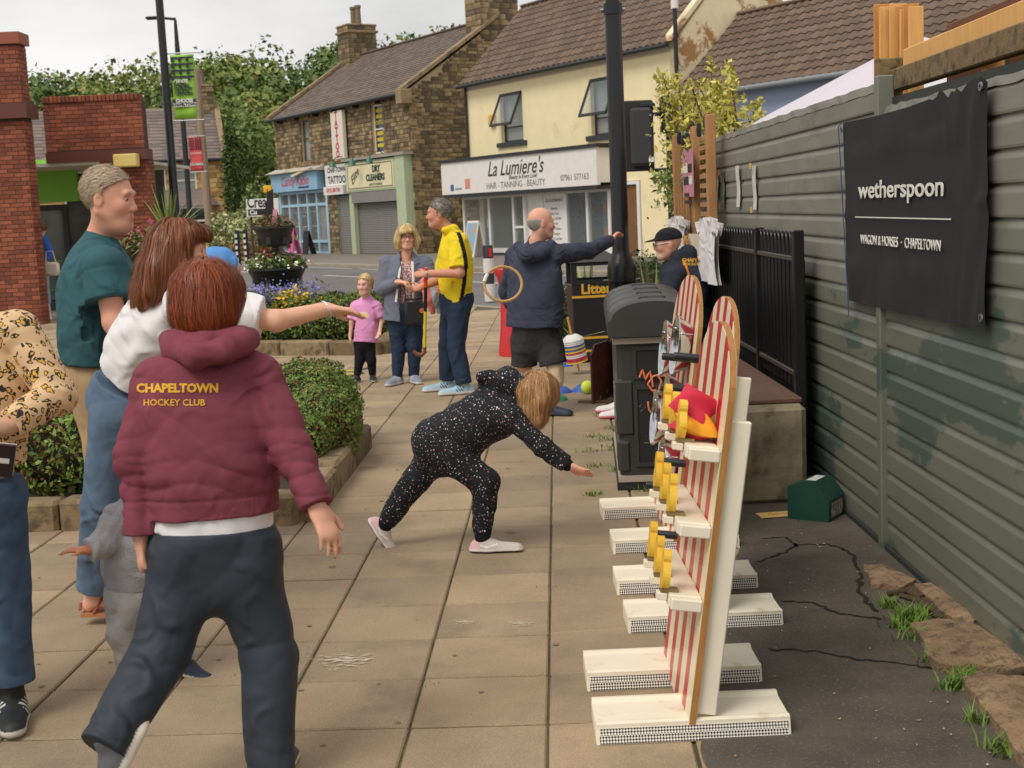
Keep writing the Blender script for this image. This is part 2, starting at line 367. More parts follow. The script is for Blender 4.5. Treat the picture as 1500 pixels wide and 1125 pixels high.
# pale worn stains: ragged thin patches of old paint on the flags
def stain_mat():
    m = bpy.data.materials.new('pale_stain'); m.use_nodes = True; nt = m.node_tree; N = nt.nodes; K = nt.links.new; b = N['Principled BSDF']; b.inputs['Base Color'].default_value = s2l((206, 194, 172)) + (1,); b.inputs['Roughness'].default_value = .9
    t = N.new('ShaderNodeTexCoord'); z = N.new('ShaderNodeTexNoise'); z.inputs['Scale'].default_value = 34; z.inputs['Detail'].default_value = 6; z.inputs['Roughness'].default_value = .62; mp_ = N.new('ShaderNodeMapping'); mp_.inputs['Scale'].default_value = (.6, 1.7, 1); K(t.outputs['Object'], mp_.inputs[0]); K(mp_.outputs[0], z.inputs['Vector'])
    ln = N.new('ShaderNodeVectorMath'); ln.operation = 'LENGTH'; K(t.outputs['Object'], ln.inputs[0]); mr = N.new('ShaderNodeMapRange'); mr.inputs[1].default_value = .02; mr.inputs[2].default_value = .17; mr.inputs[3].default_value = .05; mr.inputs[4].default_value = -.2; K(ln.outputs['Value'], mr.inputs[0]); ad = N.new('ShaderNodeMath'); ad.operation = 'ADD'; K(z.outputs[0], ad.inputs[0]); K(mr.outputs[0], ad.inputs[1])
    g = N.new('ShaderNodeMapRange'); g.inputs[1].default_value = .50; g.inputs[2].default_value = .54; g.inputs[4].default_value = .85; K(ad.outputs[0], g.inputs[0]); K(g.outputs[0], b.inputs['Alpha']); return m
rr = np.random.default_rng(3); stm = stain_mat()
for (px, py, sx_) in ((505, 968, 1.25), (760, 914, .7), (680, 912, .55), (385, 700, .6)):
    c = G(px, py); o = MB().add([(.17 * math.cos(a), .17 * math.sin(a), 0) for a in np.linspace(0, 6.283, 25)[:-1]], [tuple(range(24))]).build('pale_stain', stm, pave, None, (c[0], c[1], .0042)); o.scale = (sx_, sx_ * .8, 1); o['kind'] = 'stuff'
# old chewing gum, drips and dark spots on the flags
gumm = mat('gum_spot', (132, 117, 95), .9); b = MB()
for _ in range(260):
    aa, bb_ = rr.uniform(-4.5, .9), rr.uniform(-1.2, 11); c = PVP(aa, bb_); r_ = rr.uniform(.004, .015) * (1 + (rr.random() < .06) * 1.6); k = 8
    b.add([(c[0] + r_ * math.cos(6.283 * t / k) * rr.uniform(.75, 1.2), c[1] + r_ * math.sin(6.283 * t / k) * rr.uniform(.75, 1.2), .0032 + _ * 3e-6) for t in range(k)], [tuple(range(k))])
o = b.build('gum_spots', gumm, pave); o['kind'] = 'stuff'
# ---- asphalt strip between flags and fence
edge = [(.50, 2.2), (.52, 3.2), (.535, 3.9), (.56, 4.5), (.575, 5.0), (.70, 5.35), (.88, 5.8), (1.08, 6.3), (1.15, 6.8), (1.18, 7.3)]
ee = []
for (x0, y0), (x1, y1) in zip(edge, edge[1:]):
    for t in np.linspace(0, 1, 9)[:-1]: ee.append((x0 + (x1 - x0) * t + random.uniform(-.014, .014), y0 + (y1 - y0) * t))
asp = sheet('asphalt_path', ee + [(1.2, 7.3), (1.9, 7.3), (1.9, 2.2)], .008, asph)
# cracks: dark wandering grooves in the asphalt
crackm = mat('crack_dark', (30, 28, 26), .95)
def crack(pixels, w=.008):
    P = [G(*p) for p in pixels]; out = []
    for a, b_ in zip(P, P[1:]):
        for t in np.linspace(0, 1, 8)[:-1]:
            c = a + (b_ - a) * t; out.append((c[0] + random.uniform(-.012, .012), c[1] + random.uniform(-.012, .012)))
    b = MB()
    for k in range(len(out) - 1):
        (x0, y0), (x1, y1) = out[k], out[k + 1]; nx, ny = -(y1 - y0), x1 - x0; l = math.hypot(nx, ny) + 1e-9; w0 = w * random.uniform(.4, 1.2) / l
        b.add([(x0 - nx * w0, y0 - ny * w0, .0105), (x0 + nx * w0, y0 + ny * w0, .0105), (x1 + nx * w0, y1 + ny * w0, .0105), (x1 - nx * w0, y1 - ny * w0, .0105)], [(0, 1, 2, 3)])
    o = b.build('crack', crackm, asp); o['kind'] = 'stuff'
crack([(1110, 826), (1150, 812), (1165, 800), (1215, 800), (1245, 812), (1262, 842)])
crack([(1118, 792), (1150, 790), (1170, 806)])
crack([(1148, 884), (1190, 886), (1230, 902), (1300, 912)])
crack([(1128, 955), (1200, 958), (1260, 970), (1340, 978), (1400, 990)])
crack([(1262, 842), (1258, 870), (1285, 905)], .012)
# ---- broken concrete edging beside the fence, roots and weeds
conc = mat('broken_concrete', (158, 130, 100), .95, rgb2=(128, 104, 80), scale=7, vary=.25, bump=1.0, bscale=90, dirt=((70, 58, 46), 24, .5, .72))
ed = empty('kerb', (0, 0, 0)); ed['kind'] = 'structure'
def rubble(pix, z=.05):
    P = [G(*p) for p in pix]; c = np.mean(P, 0); n = len(P); b = MB(); top = []
    ring = []
    for i in range(n):
        a, d_ = P[i], P[(i + 1) % n]
        for t in (0, .25, .5, .75): ring.append(a + (d_ - a) * t + np.array([random.uniform(-.012, .012), random.uniform(-.012, .012), 0]))
    m = len(ring)
    vs = [(p[0], p[1], -.02) for p in ring] + [(p[0], p[1], z * random.uniform(.75, 1.05)) for p in ring] + [tuple(c + (p - c) * .6 + np.array([0, 0, z * random.uniform(1.0, 1.4)])) for p in ring] + [(c[0], c[1], z * 1.25)]
    fs = [(i, (i + 1) % m, m + (i + 1) % m, m + i) for i in range(m)] + [(m + i, m + (i + 1) % m, 2 * m + (i + 1) % m, 2 * m + i) for i in range(m)] + [(2 * m + i, 2 * m + (i + 1) % m, 3 * m) for i in range(m)]
    b.add(vs, fs); b.build('concrete_slab', conc, ed, 50)
rubble([(1262, 836), (1300, 836), (1345, 858), (1322, 868), (1280, 866)], .03)
rubble([(1340, 866), (1380, 868), (1436, 916), (1425, 924), (1392, 918)], .04)
rubble([(1335, 928), (1380, 920), (1440, 930), (1510, 985), (1500, 992), (1430, 992), (1372, 990)], .045)
rubble([(1410, 1012), (1440, 998), (1560, 1020), (1600, 1130), (1560, 1180), (1490, 1130), (1450, 1060)], .05)
rootm = mat('root_bark', (78, 62, 46), .95, vary=.3, scale=30, bump=.8, bscale=60)
b = MB()
for pts_ in ([(1318, 878), (1345, 886), (1362, 900), (1392, 922), (1420, 926)], [(1300, 876), (1330, 872), (1352, 884)], [(1432, 998), (1470, 1000), (1500, 992)], [(1345, 880), (1380, 905), (1440, 925)]):
    b.tube([G(*p) + np.array([0, 0, .018]) for p in pts_], [.010, .016, .02, .014, .008][:len(pts_)], 7)
o = b.build('root', rootm, ed, 60); o['kind'] = 'stuff'
def tuft(P, n, h, spread, name='grass', c1=(84, 118, 40), c2=(120, 146, 60)):
    V = []; F = []; C_ = []
    for p in P:
        for _ in range(n):
            a = random.uniform(0, 6.283); l = h * random.uniform(.5, 1.2); w = random.uniform(.0015, .0035) * (1 + h * 4)
            x, y = p[0] + random.gauss(0, spread), p[1] + random.gauss(0, spread * .7); ux, uy = math.cos(a), math.sin(a); k = len(V)
            for t, ww in ((0, 1), (.5, .8), (1, .1)):
                cx, cy, cz = x + ux * l * .75 * t * t, y + uy * l * .75 * t * t, p[2] + l * (t - .28 * t * t)
                V += [(cx - uy * w * ww, cy + ux * w * ww, cz), (cx + uy * w * ww, cy - ux * w * ww, cz)]
            F += [(k, k + 1, k + 3, k + 2), (k + 2, k + 3, k + 5, k + 4)]
            t = random.random(); C_ += [np.array(s2l(c1)) * (1 - t) + np.array(s2l(c2)) * t] * 6
    me = fast_mesh(name, np.array(V), np.array(F), LEAF, np.array(C_)); o = link(name, me); o['kind'] = 'stuff'; return o
tuft([G(x, y) for x, y in ((1300, 892), (1328, 912), (1340, 920), (1352, 908), (1318, 925), (1345, 940), (1362, 972), (1405, 1008), (1418, 1002), (1395, 1012), (1430, 1000), (1440, 1060), (1470, 1100), (1478, 1108), (1335, 905))], 42, .075, .03)
tuft([G(x, y) for x, y in ((893, 628), (890, 645), (897, 660), (862, 662), (872, 640), (875, 683), (900, 655), (905, 690), (985, 715), (945, 720), (868, 725), (880, 610), (866, 560), (862, 563))], 26, .05, .04)
tuft([G(x, y) for x, y in ((615, 1000), (700, 760), (640, 905), (450, 957), (520, 845), (804, 700), (803, 620), (803, 860))], 9, .012, .05)
# leaf litter and little stones scattered on the asphalt
lit = mat('litter_leaf', (150, 128, 90), .9, rgb2=(190, 176, 150), scale=2)
b = MB()
for _ in range(150):
    x, y = random.uniform(.6, 1.75), random.uniform(3.2, 7.0); s_ = random.uniform(.003, .011); a = random.uniform(0, 6.28)
    b.add([(x + s_ * math.cos(a + t) * (1 if k % 2 else .5), y + s_ * math.sin(a + t) * (1 if k % 2 else .5), .0125 + .003 * (k % 2)) for k, t in enumerate((0, 1.57, 3.14, 4.71))], [(0, 1, 2, 3)])
o = b.build('leaf_litter', lit, asp); o['kind'] = 'stuff'
# ================================================================ BUILDINGS ACROSS THE ROAD
def fempty(name, label, cat, s=0, q=0, group=None): return empty(name, FP(s, q), FRZ, label, cat, group)
glass = mat('window_glass', (34, 40, 44), .06, spec=.8, vary=.25, scale=.7)
glass_clear = mat('shop_glass', (150, 160, 160), .04, spec=.6, alpha=.22)
upvc = mat('white_upvc', (226, 224, 218), .45, vary=.04, scale=2)
darkpaint = mat('dark_grey_paint', (52, 54, 56), .5, vary=.1, scale=4)
gutterm = mat('black_gutter', (34, 35, 37), .45)
leadm = mat('lead_grey', (140, 136, 130), .6, vary=.15, scale=5)
curtain = mat('net_curtain', (198, 198, 190), .9, vary=.1, scale=10, stretch=(6, 6, .5))
def win(root, s0, s1, z0, z1, frame=upvc, fr=.06, depth=.14, mull=(), trans=(), blind=None, q0=0.0, sill=None, sillm=None):
    w = empty('window'); w.parent = root; w.location = (s0, q0 + depth, z0); W_, H_ = s1 - s0, z1 - z0
    b = MB(); b.box(0, fr, -.03, .03, 0, H_).box(W_ - fr, W_, -.03, .03, 0, H_).box(fr, W_ - fr, -.03, .03, 0, fr).box(fr, W_ - fr, -.03, .03, H_ - fr, H_)
    for t in mull: b.box(W_ * t - fr * .45, W_ * t + fr * .45, -.028, .028, fr, H_ - fr)
    for t in trans: b.box(fr, W_ - fr, -.026, .026, H_ * t - fr * .45, H_ * t + fr * .45)
    b.build('frame', frame, w)
    MB().box(fr * .6, W_ - fr * .6, .0, .012, fr * .6, H_ - fr * .6).build('pane', glass if blind is None else glass_clear, w)
    if blind is not None: MB().box(.01, W_ - .01, .08, .09, .01, H_ - .01).build('curtain', blind, w)
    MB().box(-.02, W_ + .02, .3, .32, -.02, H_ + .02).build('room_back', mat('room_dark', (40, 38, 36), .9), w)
    if sill: MB().box(-sill, W_ + sill, -depth - .09, .0, -.16, -.005).build('sill', sillm or darkpaint, w)
    return w
stones = [mat('sandstone_%d' % i, c, .92, vary=.2, scale=5, bump=.6, bscale=25, dirt=((72, 62, 48), 2.2, .52, .72)) for i, c in enumerate(((148, 127, 94), (134, 114, 83), (116, 99, 75), (160, 139, 104), (98, 85, 67)))]
mortar = mat('mortar_pale', (186, 166, 130), .95, vary=.15, scale=4)
def stonework(a0, a1, z0, z1, holes, ch, cl, rng):
    """courses of stones in a wall plane -> (a0,a1,z0,z1)"""
    out = []; z = z0
    while z < z1 - .05:
        h = rng.uniform(*ch); h = min(h, z1 - z); a = a0 + rng.uniform(-.2, 0)
        while a < a1:
            l = rng.uniform(*cl); x0, x1 = max(a, a0), min(a + l, a1); a += l
            if x1 - x0 < .05: continue
            cx, cz = (x0 + x1) / 2, z + h / 2
            seg = [(x0, x1)]
            for hx0, hx1, hz0, hz1 in holes:
                if z + h > hz0 + .02 and z < hz1 - .02:
                    ns = []
                    for u, v in seg:
                        if v <= hx0 or u >= hx1: ns.append((u, v)); continue
                        if u < hx0: ns.append((u, hx0))
                        if v > hx1: ns.append((hx1, v))
                    seg = ns
            for u, v in seg:
                if v - u > .05: out.append((u + .013, v - .013, z + .012, z + h - .012))
        z += h
    return out
# ---- the stone building with three shops
sb = fempty('stone_building', 'dark weathered sandstone building with tattoo sign, dry cleaners and sweet shop', 'building')
rg = random.Random(5)
S0, S1, EV, RQ, RZ, SD = -17.3, -3.7, 6.42, 4.3, 9.3, 8.6
h_front = [(-14.25, -13.3, 4.2, 6.05), (-10.95, -9.95, 4.2, 6.1), (-7.0, -6.0, 4.15, 6.1), (-17.2, -11.75, 0, 3.85), (-10.75, -9.25, 0, 2.75), (-9.15, -3.75, 0, 3.9)]
b = MB()
for a0, a1, z0, z1 in split_rect(S0, S1, 0, EV, h_front): b.box(a0, a1, .03, .35, z0, z1)
b.box(S1 - .33, S1 - .03, .35, SD, 0, EV); b.box(S0, S0 + .3, .35, SD, 0, EV); b.box(S0, S1 - .03, SD - .3, SD, 0, EV)
for x in (S0 + .0, S1 - .33): b.prism([(.03, EV), (SD, EV), (RQ, RZ - .1)], x, x + .3, 'x')
b.build('wall', mortar, sb)
bx = [(u, v, -.035 + rg.uniform(-.012, .012), .1, z0, z1) for u, v, z0, z1 in stonework(S0, S1, 0, EV - .1, h_front, (.14, .2), (.2, .48), rg)]
gab = []
for u, v, z0, z1 in stonework(.0, SD, 0, RZ - .3, [], (.12, .2), (.18, .5), rg):
    zt = EV + (RZ - EV) * (u / RQ if u < RQ else (SD - v) / RQ)
    if z1 < max(EV, 0) or z1 < min(zt, EV + (RZ - EV) * max(0, min(v / RQ, (SD - v) / RQ)) + .1): gab.append((S1 - .12, S1 + rg.uniform(.0, .03), u, v, z0, z1))
gab = [g_ for g_ in gab if g_[2] < 6]
allst = bx + gab
allst.sort(key=lambda t: -((t[1] - t[0]) * (t[5] - t[4]) if t[0] < S1 - .2 else (t[3] - t[2]) * (t[5] - t[4]) * 1.3))
pieces(sb, 'stone', allst, stones, 300, 'stonework', .012)
# quoins and lintels
ql = MB()
for i, (s0, s1, z0, z1) in enumerate(((-14.4, -13.15, 6.07, 6.32), (-11.1, -9.8, 6.12, 6.36), (-7.15, -5.85, 6.12, 6.36), (-14.4, -13.15, 4.0, 4.18), (-7.15, -5.85, 3.97, 4.13))):
    MB().bbox(s0, s1, -.07, .16, z0, z1, .01).build('lintel' if z0 > 5 else 'sill', mat('dressed_stone', (142, 118, 84), .9, vary=.2, scale=4, bump=.3, dirt=((60, 50, 40), 2, .5, .7)), sb)
win(sb, -14.25, -13.3, 4.2, 6.05, mat('brown_timber', (92, 74, 60), .6), trans=(.56,), blind=curtain)
win(sb, -10.95, -9.95, 4.2, 6.1, trans=(.5,), blind=curtain)
w3 = win(sb, -7.0, -6.0, 4.15, 6.1, trans=(.5,))
yel = mat('window_lettering_yellow', (206, 186, 40), .7)
for i in range(6):
    z_ = 1.72 - i * .24 - (.2 if i > 2 else 0)
    if i == 2: text('CUSTOM', .2, yel, w3, (.5, -.004, z_), bold=.006, name='lettering')
    else: MB().box(.16, .84 - .1 * (i % 2), -.006, -.003, z_ - .07, z_ + .07).build('yellow_lettering_strip', yel, w3)
# roof of stone slates in stepped rows
slate = [mat('stone_slate_%d' % i, c, .88, vary=.16, scale=3, bump=.3, bscale=20) for i, c in enumerate(((112, 98, 88), (100, 88, 80), (122, 106, 94)))]
tile_roof(sb, S0 - .1, S1 + .05, -.28, EV - .12, RQ, RZ, .34, .2, slate, 'roof_slate', 300, 0, .03, key=lambda s, t: (t - .4) ** 2 * 3 - s * .02)
MB().prism([(RQ, RZ - .04), (SD + .2, EV - .1), (SD + .2, EV - .2), (RQ, RZ - .16)], S0, S1, 'x').build('rear_roof', slate[0], sb)
pieces(sb, 'ridge_tile', [(S0 + i * .46, S0 + i * .46 + .45, RQ - .13, RQ + .13, RZ - .02, RZ + .09) for i in range(29)], slate[1], bevel=.05)
cop = mat('coping_stone', (150, 128, 98), .9, vary=.2, scale=3, dirt=((70, 62, 50), 2, .5, .7))
for x in (S0 - .12, S1 - .2):
    MB().prism([(-.35, EV - .1), (RQ, RZ + .06), (RQ, RZ + .2), (-.35, EV + .06)], x, x + .34, 'x').build('coping', cop, sb)
MB().bbox(S1 - .3, S1 + .16, -.42, .1, EV - .55, EV + .02, .03).build('kneeler', cop, sb)
gt = MB(); gt.tube([(S0 - .2, -.36, EV - .16), (S1 - .3, -.36, EV - .16)], .075, 8); gt.build('gutter', gutterm, sb, 60)
for i in range(7): MB().box(S0 + .9 + i * 2.05, S0 + 1.05 + i * 2.05, -.33, -.03, EV - .34, EV - .22).build('gutter_bracket', gutterm, sb)
def chimney(root, s0, s1, q0, q1, z0, z1, pots, rngi):
    c = empty('chimney'); c.parent = root
    MB().box(s0 + .03, s1 - .03, q0 + .03, q1 - .03, z0, z1).build('core', mortar, c)
    r_ = random.Random(rngi); st = []; z = z0
    while z < z1 - .05:
        h = r_.uniform(.17, .24)
        for (u0, u1, ax) in ((s0, s1, 0), (q0, q1, 1)):
            a = u0
            while a < u1 - .05:
                l = min(r_.uniform(.28, .5), u1 - a); l = u1 - a if u1 - a - l < .15 else l
                if ax == 0: st.append((a + .008, a + l - .008, q0 - .01, q0 + .08, z + .008, min(z + h, z1) - .008))
                else:
                    st.append((s1 - .08, s1 + .012, a + .008, a + l - .008, z + .008, min(z + h, z1) - .008)); st.append((s0 - .012, s0 + .08, a + .008, a + l - .008, z + .008, min(z + h, z1) - .008))
                a += l
        z += h
    pieces(c, 'stone', st, stones, 300, 'stonework', .01)
    MB().bbox(s0 - .08, s1 + .08, q0 - .08, q1 + .08, z1 - .32, z1 - .2, .02).build('band', cop, c); MB().bbox(s0 - .05, s1 + .05, q0 - .05, q1 + .05, z1, z1 + .1, .03).build('cap', cop, c)
    for px_ in pots: MB().lathe([(.16, 0), (.145, .1), (.13, .75), (.16, .78), (.16, .9), (.1, .9), (.09, .6)], 14, (px_, (q0 + q1) / 2, z1 + .1)).build('chimney_pot', mat('pot_clay', (122, 104, 86), .9, vary=.2, scale=4), c, 40)
chimney(sb, S0 - .05, S0 + 1.15, RQ - .75, RQ + .75, RZ - .6, RZ + 1.35, (S0 + .3, S0 + .82), 2)
chimney(sb, S1 - 1.15, S1 + .02, RQ - .9, RQ + .9, RZ - .9, RZ + 2.4, (S1 - .8, S1 - .3), 3)
# shop 1: pale blue sweet shop
blue = mat('shop_blue_paint', (164, 196, 214), .6, vary=.06, scale=3); bsign = mat('sign_sky_blue', (140, 180, 208), .5, vary=.05, scale=1)
rows_red = mat('sign_red', (190, 40, 52), .6); cream = mat('cream_board', (226, 214, 176), .6, vary=.05, scale=2)
s1r = empty('shopfront'); s1r.parent = sb
MB().box(-17.45, -12.1, -.32, .03, 2.92, 3.72).build('fascia', bsign, s1r)
text('Candy Kabin', .62, rows_red, s1r, (-14.6, -.325, 3.36), shear=.25, bold=.004); MB().box(-14.2, -13.0, -.326, -.321, 3.02, 3.1).build('small_print', mat('sign_navy', (36, 40, 66), .6), s1r)
MB().prism([(-.55, 3.78), (.03, 4.0), (.03, 3.74), (-.45, 3.74)], -17.6, -11.9, 'x').build('canopy', mat('pale_lead_canopy', (202, 194, 180), .6, vary=.15, scale=3, dirt=((120, 110, 96), 3, .5, .7)), s1r)
MB().prism([(-14.6, 3.62), (-12.7, 3.9), (-12.3, 3.86), (-14.4, 3.54)], -.52, -.36, 'y').build('folded_awning', mat('awning_cream', (214, 200, 166), .8), s1r)
b = MB()
for x in (-17.2, -16.15, -15.1, -14.05, -13.0, -11.95): b.box(x, x + .13, -.04, .08, .05, 2.9)
for z in (.05, .55, 2.2, 2.78): b.box(-17.07, -11.95, -.03, .07, z, z + .12)
b.box(-17.2, -17.0, -.06, .1, 0, 2.92); b.box(-11.85, -11.7, -.06, .1, 0, 2.92)
b.build('shop_frame', blue, s1r)
MB().box(-17.1, -11.9, .02, .03, .1, 2.85).build('pane', glass_clear, s1r)
MB().box(-17.15, -11.8, 1.6, 1.65, 0, 2.9).build('interior_wall', mat('shop_interior', (150, 140, 130), .9, vary=.3, scale=2), s1r)
cm = [mat('sweet_goods_%d' % i, c, .6) for i, c in enumerate(((214, 120, 150), (226, 200, 190), (180, 70, 80), (220, 180, 90), (120, 150, 180), (230, 226, 220), (150, 100, 70)))]
for i in range(60):
    x = rg.uniform(-16.9, -13.3); z = rg.choice((.7, 1.0, 1.35, 1.7, 2.0)); w_ = rg.uniform(.08, .22); h_ = rg.uniform(.12, .28); q_ = rg.uniform(.25, .8)
    MB().bbox(x, x + w_, q_, q_ + w_, z, z + h_, .015).build('display_goods', cm[i % 7], s1r)
for z in (.66, 1.31, 1.97): MB().box(-17, -13.1, .2, .9, z - .04, z - .005).build('display_shelf', upvc, s1r)
b = MB()
for i in range(16): b.box(-12.85 + i * .055, -12.82 + i * .055, .1, .12, .15, 2.2)
b.build('strip_curtain', mat('plastic_strip', (196, 192, 186), .5), s1r)
for nm, x, m_, h_, lab, t in (('advertising_board', -14.2, mat('pink_board', (214, 96, 150), .6), 1.25, 'pink pavement advertising board outside the sweet shop', 'SLUSH'), ('advertising_board', -12.6, mat('chalk_black', (38, 38, 40), .7), 1.05, 'black chalkboard pavement sign outside the sweet shop', 'MENU')):
    a = fempty(nm, lab, 'sign', x, -.9); 
    MB().prism([(-.12, .0), (-.08, 0), (.03, h_), (0, h_)], 0, .55, 'x').build('front_panel', m_, a); MB().prism([(.3, 0), (.34, 0), (.05, h_), (.03, h_)], 0, .55, 'x').build('rear_panel', m_, a)
    a.location.z = .07
# shop 2: narrow tattoo doorway and signs
s2r = empty('shopfront'); s2r.parent = sb
navy = mat('sign_navy', (36, 40, 66), .6); signwhite = mat('sign_white', (226, 222, 216), .5, vary=.05, scale=2)
MB().box(-11.65, -9.2, -.12, .02, 3.0, 3.9).build('sign_board', signwhite, s2r); text('CHAP-TOWN', .3, navy, s2r, (-10.45, -.125, 3.67), bold=.008); text('TATTOO', .44, navy, s2r, (-10.45, -.125, 3.24), bold=.012)
MB().box(-11.5, -9.5, -.3, .02, 2.62, 2.98).build('alarm_sign', signwhite, s2r); text('07532 887590', .24, rows_red, s2r, (-10.5, -.305, 2.8), bold=.005)
shut = mat('shutter_grey', (140, 138, 134), .55, metal=.3, vary=.08, scale=2)
def shutter(root, s0, s1, z0, z1, q0=.02, pitch=.075):
    r_ = empty('roller_shutter'); r_.parent = root; n = int((z1 - z0) / pitch)
    me = MB().prism([(q0, 0), (q0 - .018, pitch * .3), (q0 - .018, pitch * .62), (q0, pitch * .95), (q0 + .02, pitch * .95), (q0 + .02, 0)], s0, s1, 'x').mesh('slat'); me.materials.append(shut)
    for i in range(n): link('slat', me, None, r_, (0, 0, z0 + i * pitch))
    for x in (s0 - .06, s1): MB().box(x, x + .06, q0 - .06, q0 + .06, z0, z1).build('guide_rail', shut, r_)
shutter(s2r, -10.6, -9.4, .08, 2.6)
v = empty('hanging_sign'); v.parent = sb
MB().bbox(-10.35, -9.2, -.3, -.12, 4.1, 6.12, .02).build('sign_box', mat('sign_cream', (226, 216, 200), .5), v)
for i, ch in enumerate('TATTOO'): text(ch, .4, rows_red, v, (-9.78, -.305, 5.92 - i * .325), bold=.02)
# shop 3: dry cleaners
s3r = empty('shopfront'); s3r.parent = sb
pg = mat('shop_pale_green', (178, 190, 156), .6, vary=.07, scale=2); dg = mat('sign_dark_green', (26, 62, 48), .6)
MB().box(-9.15, -4.55, -.3, .02, 2.66, 3.9).build('fascia', pg, s3r); MB().box(-9.0, -4.7, -.325, -.3, 2.74, 3.82).build('sign_board', cream, s3r)
b = MB(); b.box(-8.9, -4.8, -.335, -.325, 3.74, 3.77).box(-8.9, -4.8, -.335, -.325, 2.79, 2.82).box(-8.9, -8.87, -.335, -.325, 2.82, 3.74).box(-4.83, -4.8, -.335, -.325, 2.82, 3.74); b.build('sign_border', dg, s3r)
text('DRY', .36, dg, s3r, (-6.2, -.34, 3.52), bold=.014); text('CLEANERS', .36, dg, s3r, (-6.3, -.34, 3.18), bold=.014); text('QUALITY CLEANING', .13, dg, s3r, (-6.3, -.34, 2.91)); text('Elite', .5, dg, s3r, (-8.2, -.34, 3.3), (math.pi / 2, -.6, 0), shear=.3)
MB().box(-4.5, -3.74, -.34, .05, 0, 3.95).build('pilaster', pg, s3r); MB().box(-9.15, -8.75, -.2, .05, 0, 2.66).build('pilaster', pg, s3r)
MB().box(-9.3, -3.6, -.42, .02, 3.95, 4.06).build('cornice', mat('cornice_grey', (160, 152, 140), .8, vary=.15, scale=4), s3r)
MB().box(-8.75, -4.5, -.28, .05, 2.2, 2.64).build('shutter_box', shut, s3r); shutter(s3r, -8.7, -4.58, .08, 2.2)
for x in (-9.4, -7.5, -5.9):
    lp = empty('sign_lamp'); lp.parent = s3r
    MB().tube([(x, 0, 4.0), (x, -.25, 4.2), (x, -.6, 4.15), (x, -.75, 3.95)], .02, 6).build('arm', dg, lp, 60)
    MB().lathe([(.05, .12), (.1, .06), (.17, -.1), (.15, -.1), (.08, .05)], 14, (x, -.76, 3.85)).build('shade', mat('lamp_green', (48, 110, 92), .45), lp, 50)
# ---- alley wall between stone building and yellow one
al = fempty('garden_wall', 'rendered low wall in the gap beside the stone gable', 'wall', -3.6, 2.9)
MB().bbox(0, 3.6, 0, .25, 0, 2.0, .03).build('wall_panel', mat('render_beige', (196, 178, 140), .9, vary=.12, scale=2), al); MB().bbox(-.02, 3.62, -.05, .3, 2.0, 2.08, .02).build('coping', cop, al)
# ---- the yellow rendered building
yb = fempty('yellow_building', 'pale yellow rendered shop building with brown tiled roof and white sign', 'building')
yr = mat('yellow_render', (238, 222, 178), .85, vary=.05, scale=1.2, bump=.15, bscale=30, dirt=((214, 186, 138), 1.3, .58, .78))
Y0, Y1, YE, YQ, YZ = .75, 12.6, 6.2, 2.6, 8.95
hy = [(3.0, 4.4, 3.95, 5.6), (8.35, 9.85, 3.82, 5.55), (.1, 9.3, 0, 3.3), (9.65, 10.75, 0, 2.35)]
b = MB()
for a0, a1, z0, z1 in split_rect(Y0, Y1, 0, YE, hy): b.box(a0, a1, 0, .3, z0, z1)
b.box(Y0, Y0 + .3, .3, 5.2, 0, YE).box(Y0, Y1, 5.0, 5.2, 0, YE)
b.prism([(0, YE), (5.2, YE), (YQ, YZ - .1)], Y0, Y0 + .3, 'x')
b.build('wall', yr, yb)
flake = mat('flaking_render', (238, 222, 184), .9, vary=.05, scale=2, bump=.3, bscale=10, dirt=((176, 132, 88), .9, .55, .60))
b = MB(); b.box(Y1 - .3, Y1 + .02, .0, 5.2, 0, YE); b.prism([(0, YE), (5.2, YE), (YQ, YZ + .06)], Y1 - .3, Y1 + .02, 'x'); b.build('gable_wall', flake, yb)
MB().prism([(-.2, YE - .02), (YQ, YZ + .06), (YQ, YZ + .24), (-.2, YE + .16)], Y1 - .22, Y1 + .06, 'x').build('verge', flake, yb)
brown = [mat('brown_tile_%d' % i, c, .85, vary=.14, scale=3, bump=.25, bscale=30) for i, c in enumerate(((104, 86, 72), (96, 79, 67), (112, 92, 77)))]
tile_roof(yb, Y0 - .15, Y1 - .22, -.25, YE - .08, YQ, YZ, .3, .33, brown, 'roof_tile', 300, .05, .035, key=lambda s, t: -s)
MB().prism([(YQ, YZ - .03), (5.4, YE), (5.4, YE - .1), (YQ, YZ - .15)], Y0, Y1, 'x').build('rear_roof', brown[0], yb)
pieces(yb, 'ridge_tile', [(Y0 - .1 + i * .45, Y0 + .34 + i * .45, YQ - .14, YQ + .14, YZ - .02, YZ + .1) for i in range(26)], brown[1], bevel=.05)
MB().tube([(Y0 - .1, -.33, YE - .14), (Y1, -.33, YE - .14)], .07, 8).build('gutter', gutterm, yb, 60)
MB().box(Y0, Y1 - .3, -.03, .0, YE - .28, YE - .02).build('fascia_board', mat('fascia_pale', (200, 186, 172), .7), yb)
MB().tube([(Y0 + .05, -.08, YE - .15), (Y0 + .05, -.08, 3.4)], .05, 8).build('downpipe', gutterm, yb, 60)
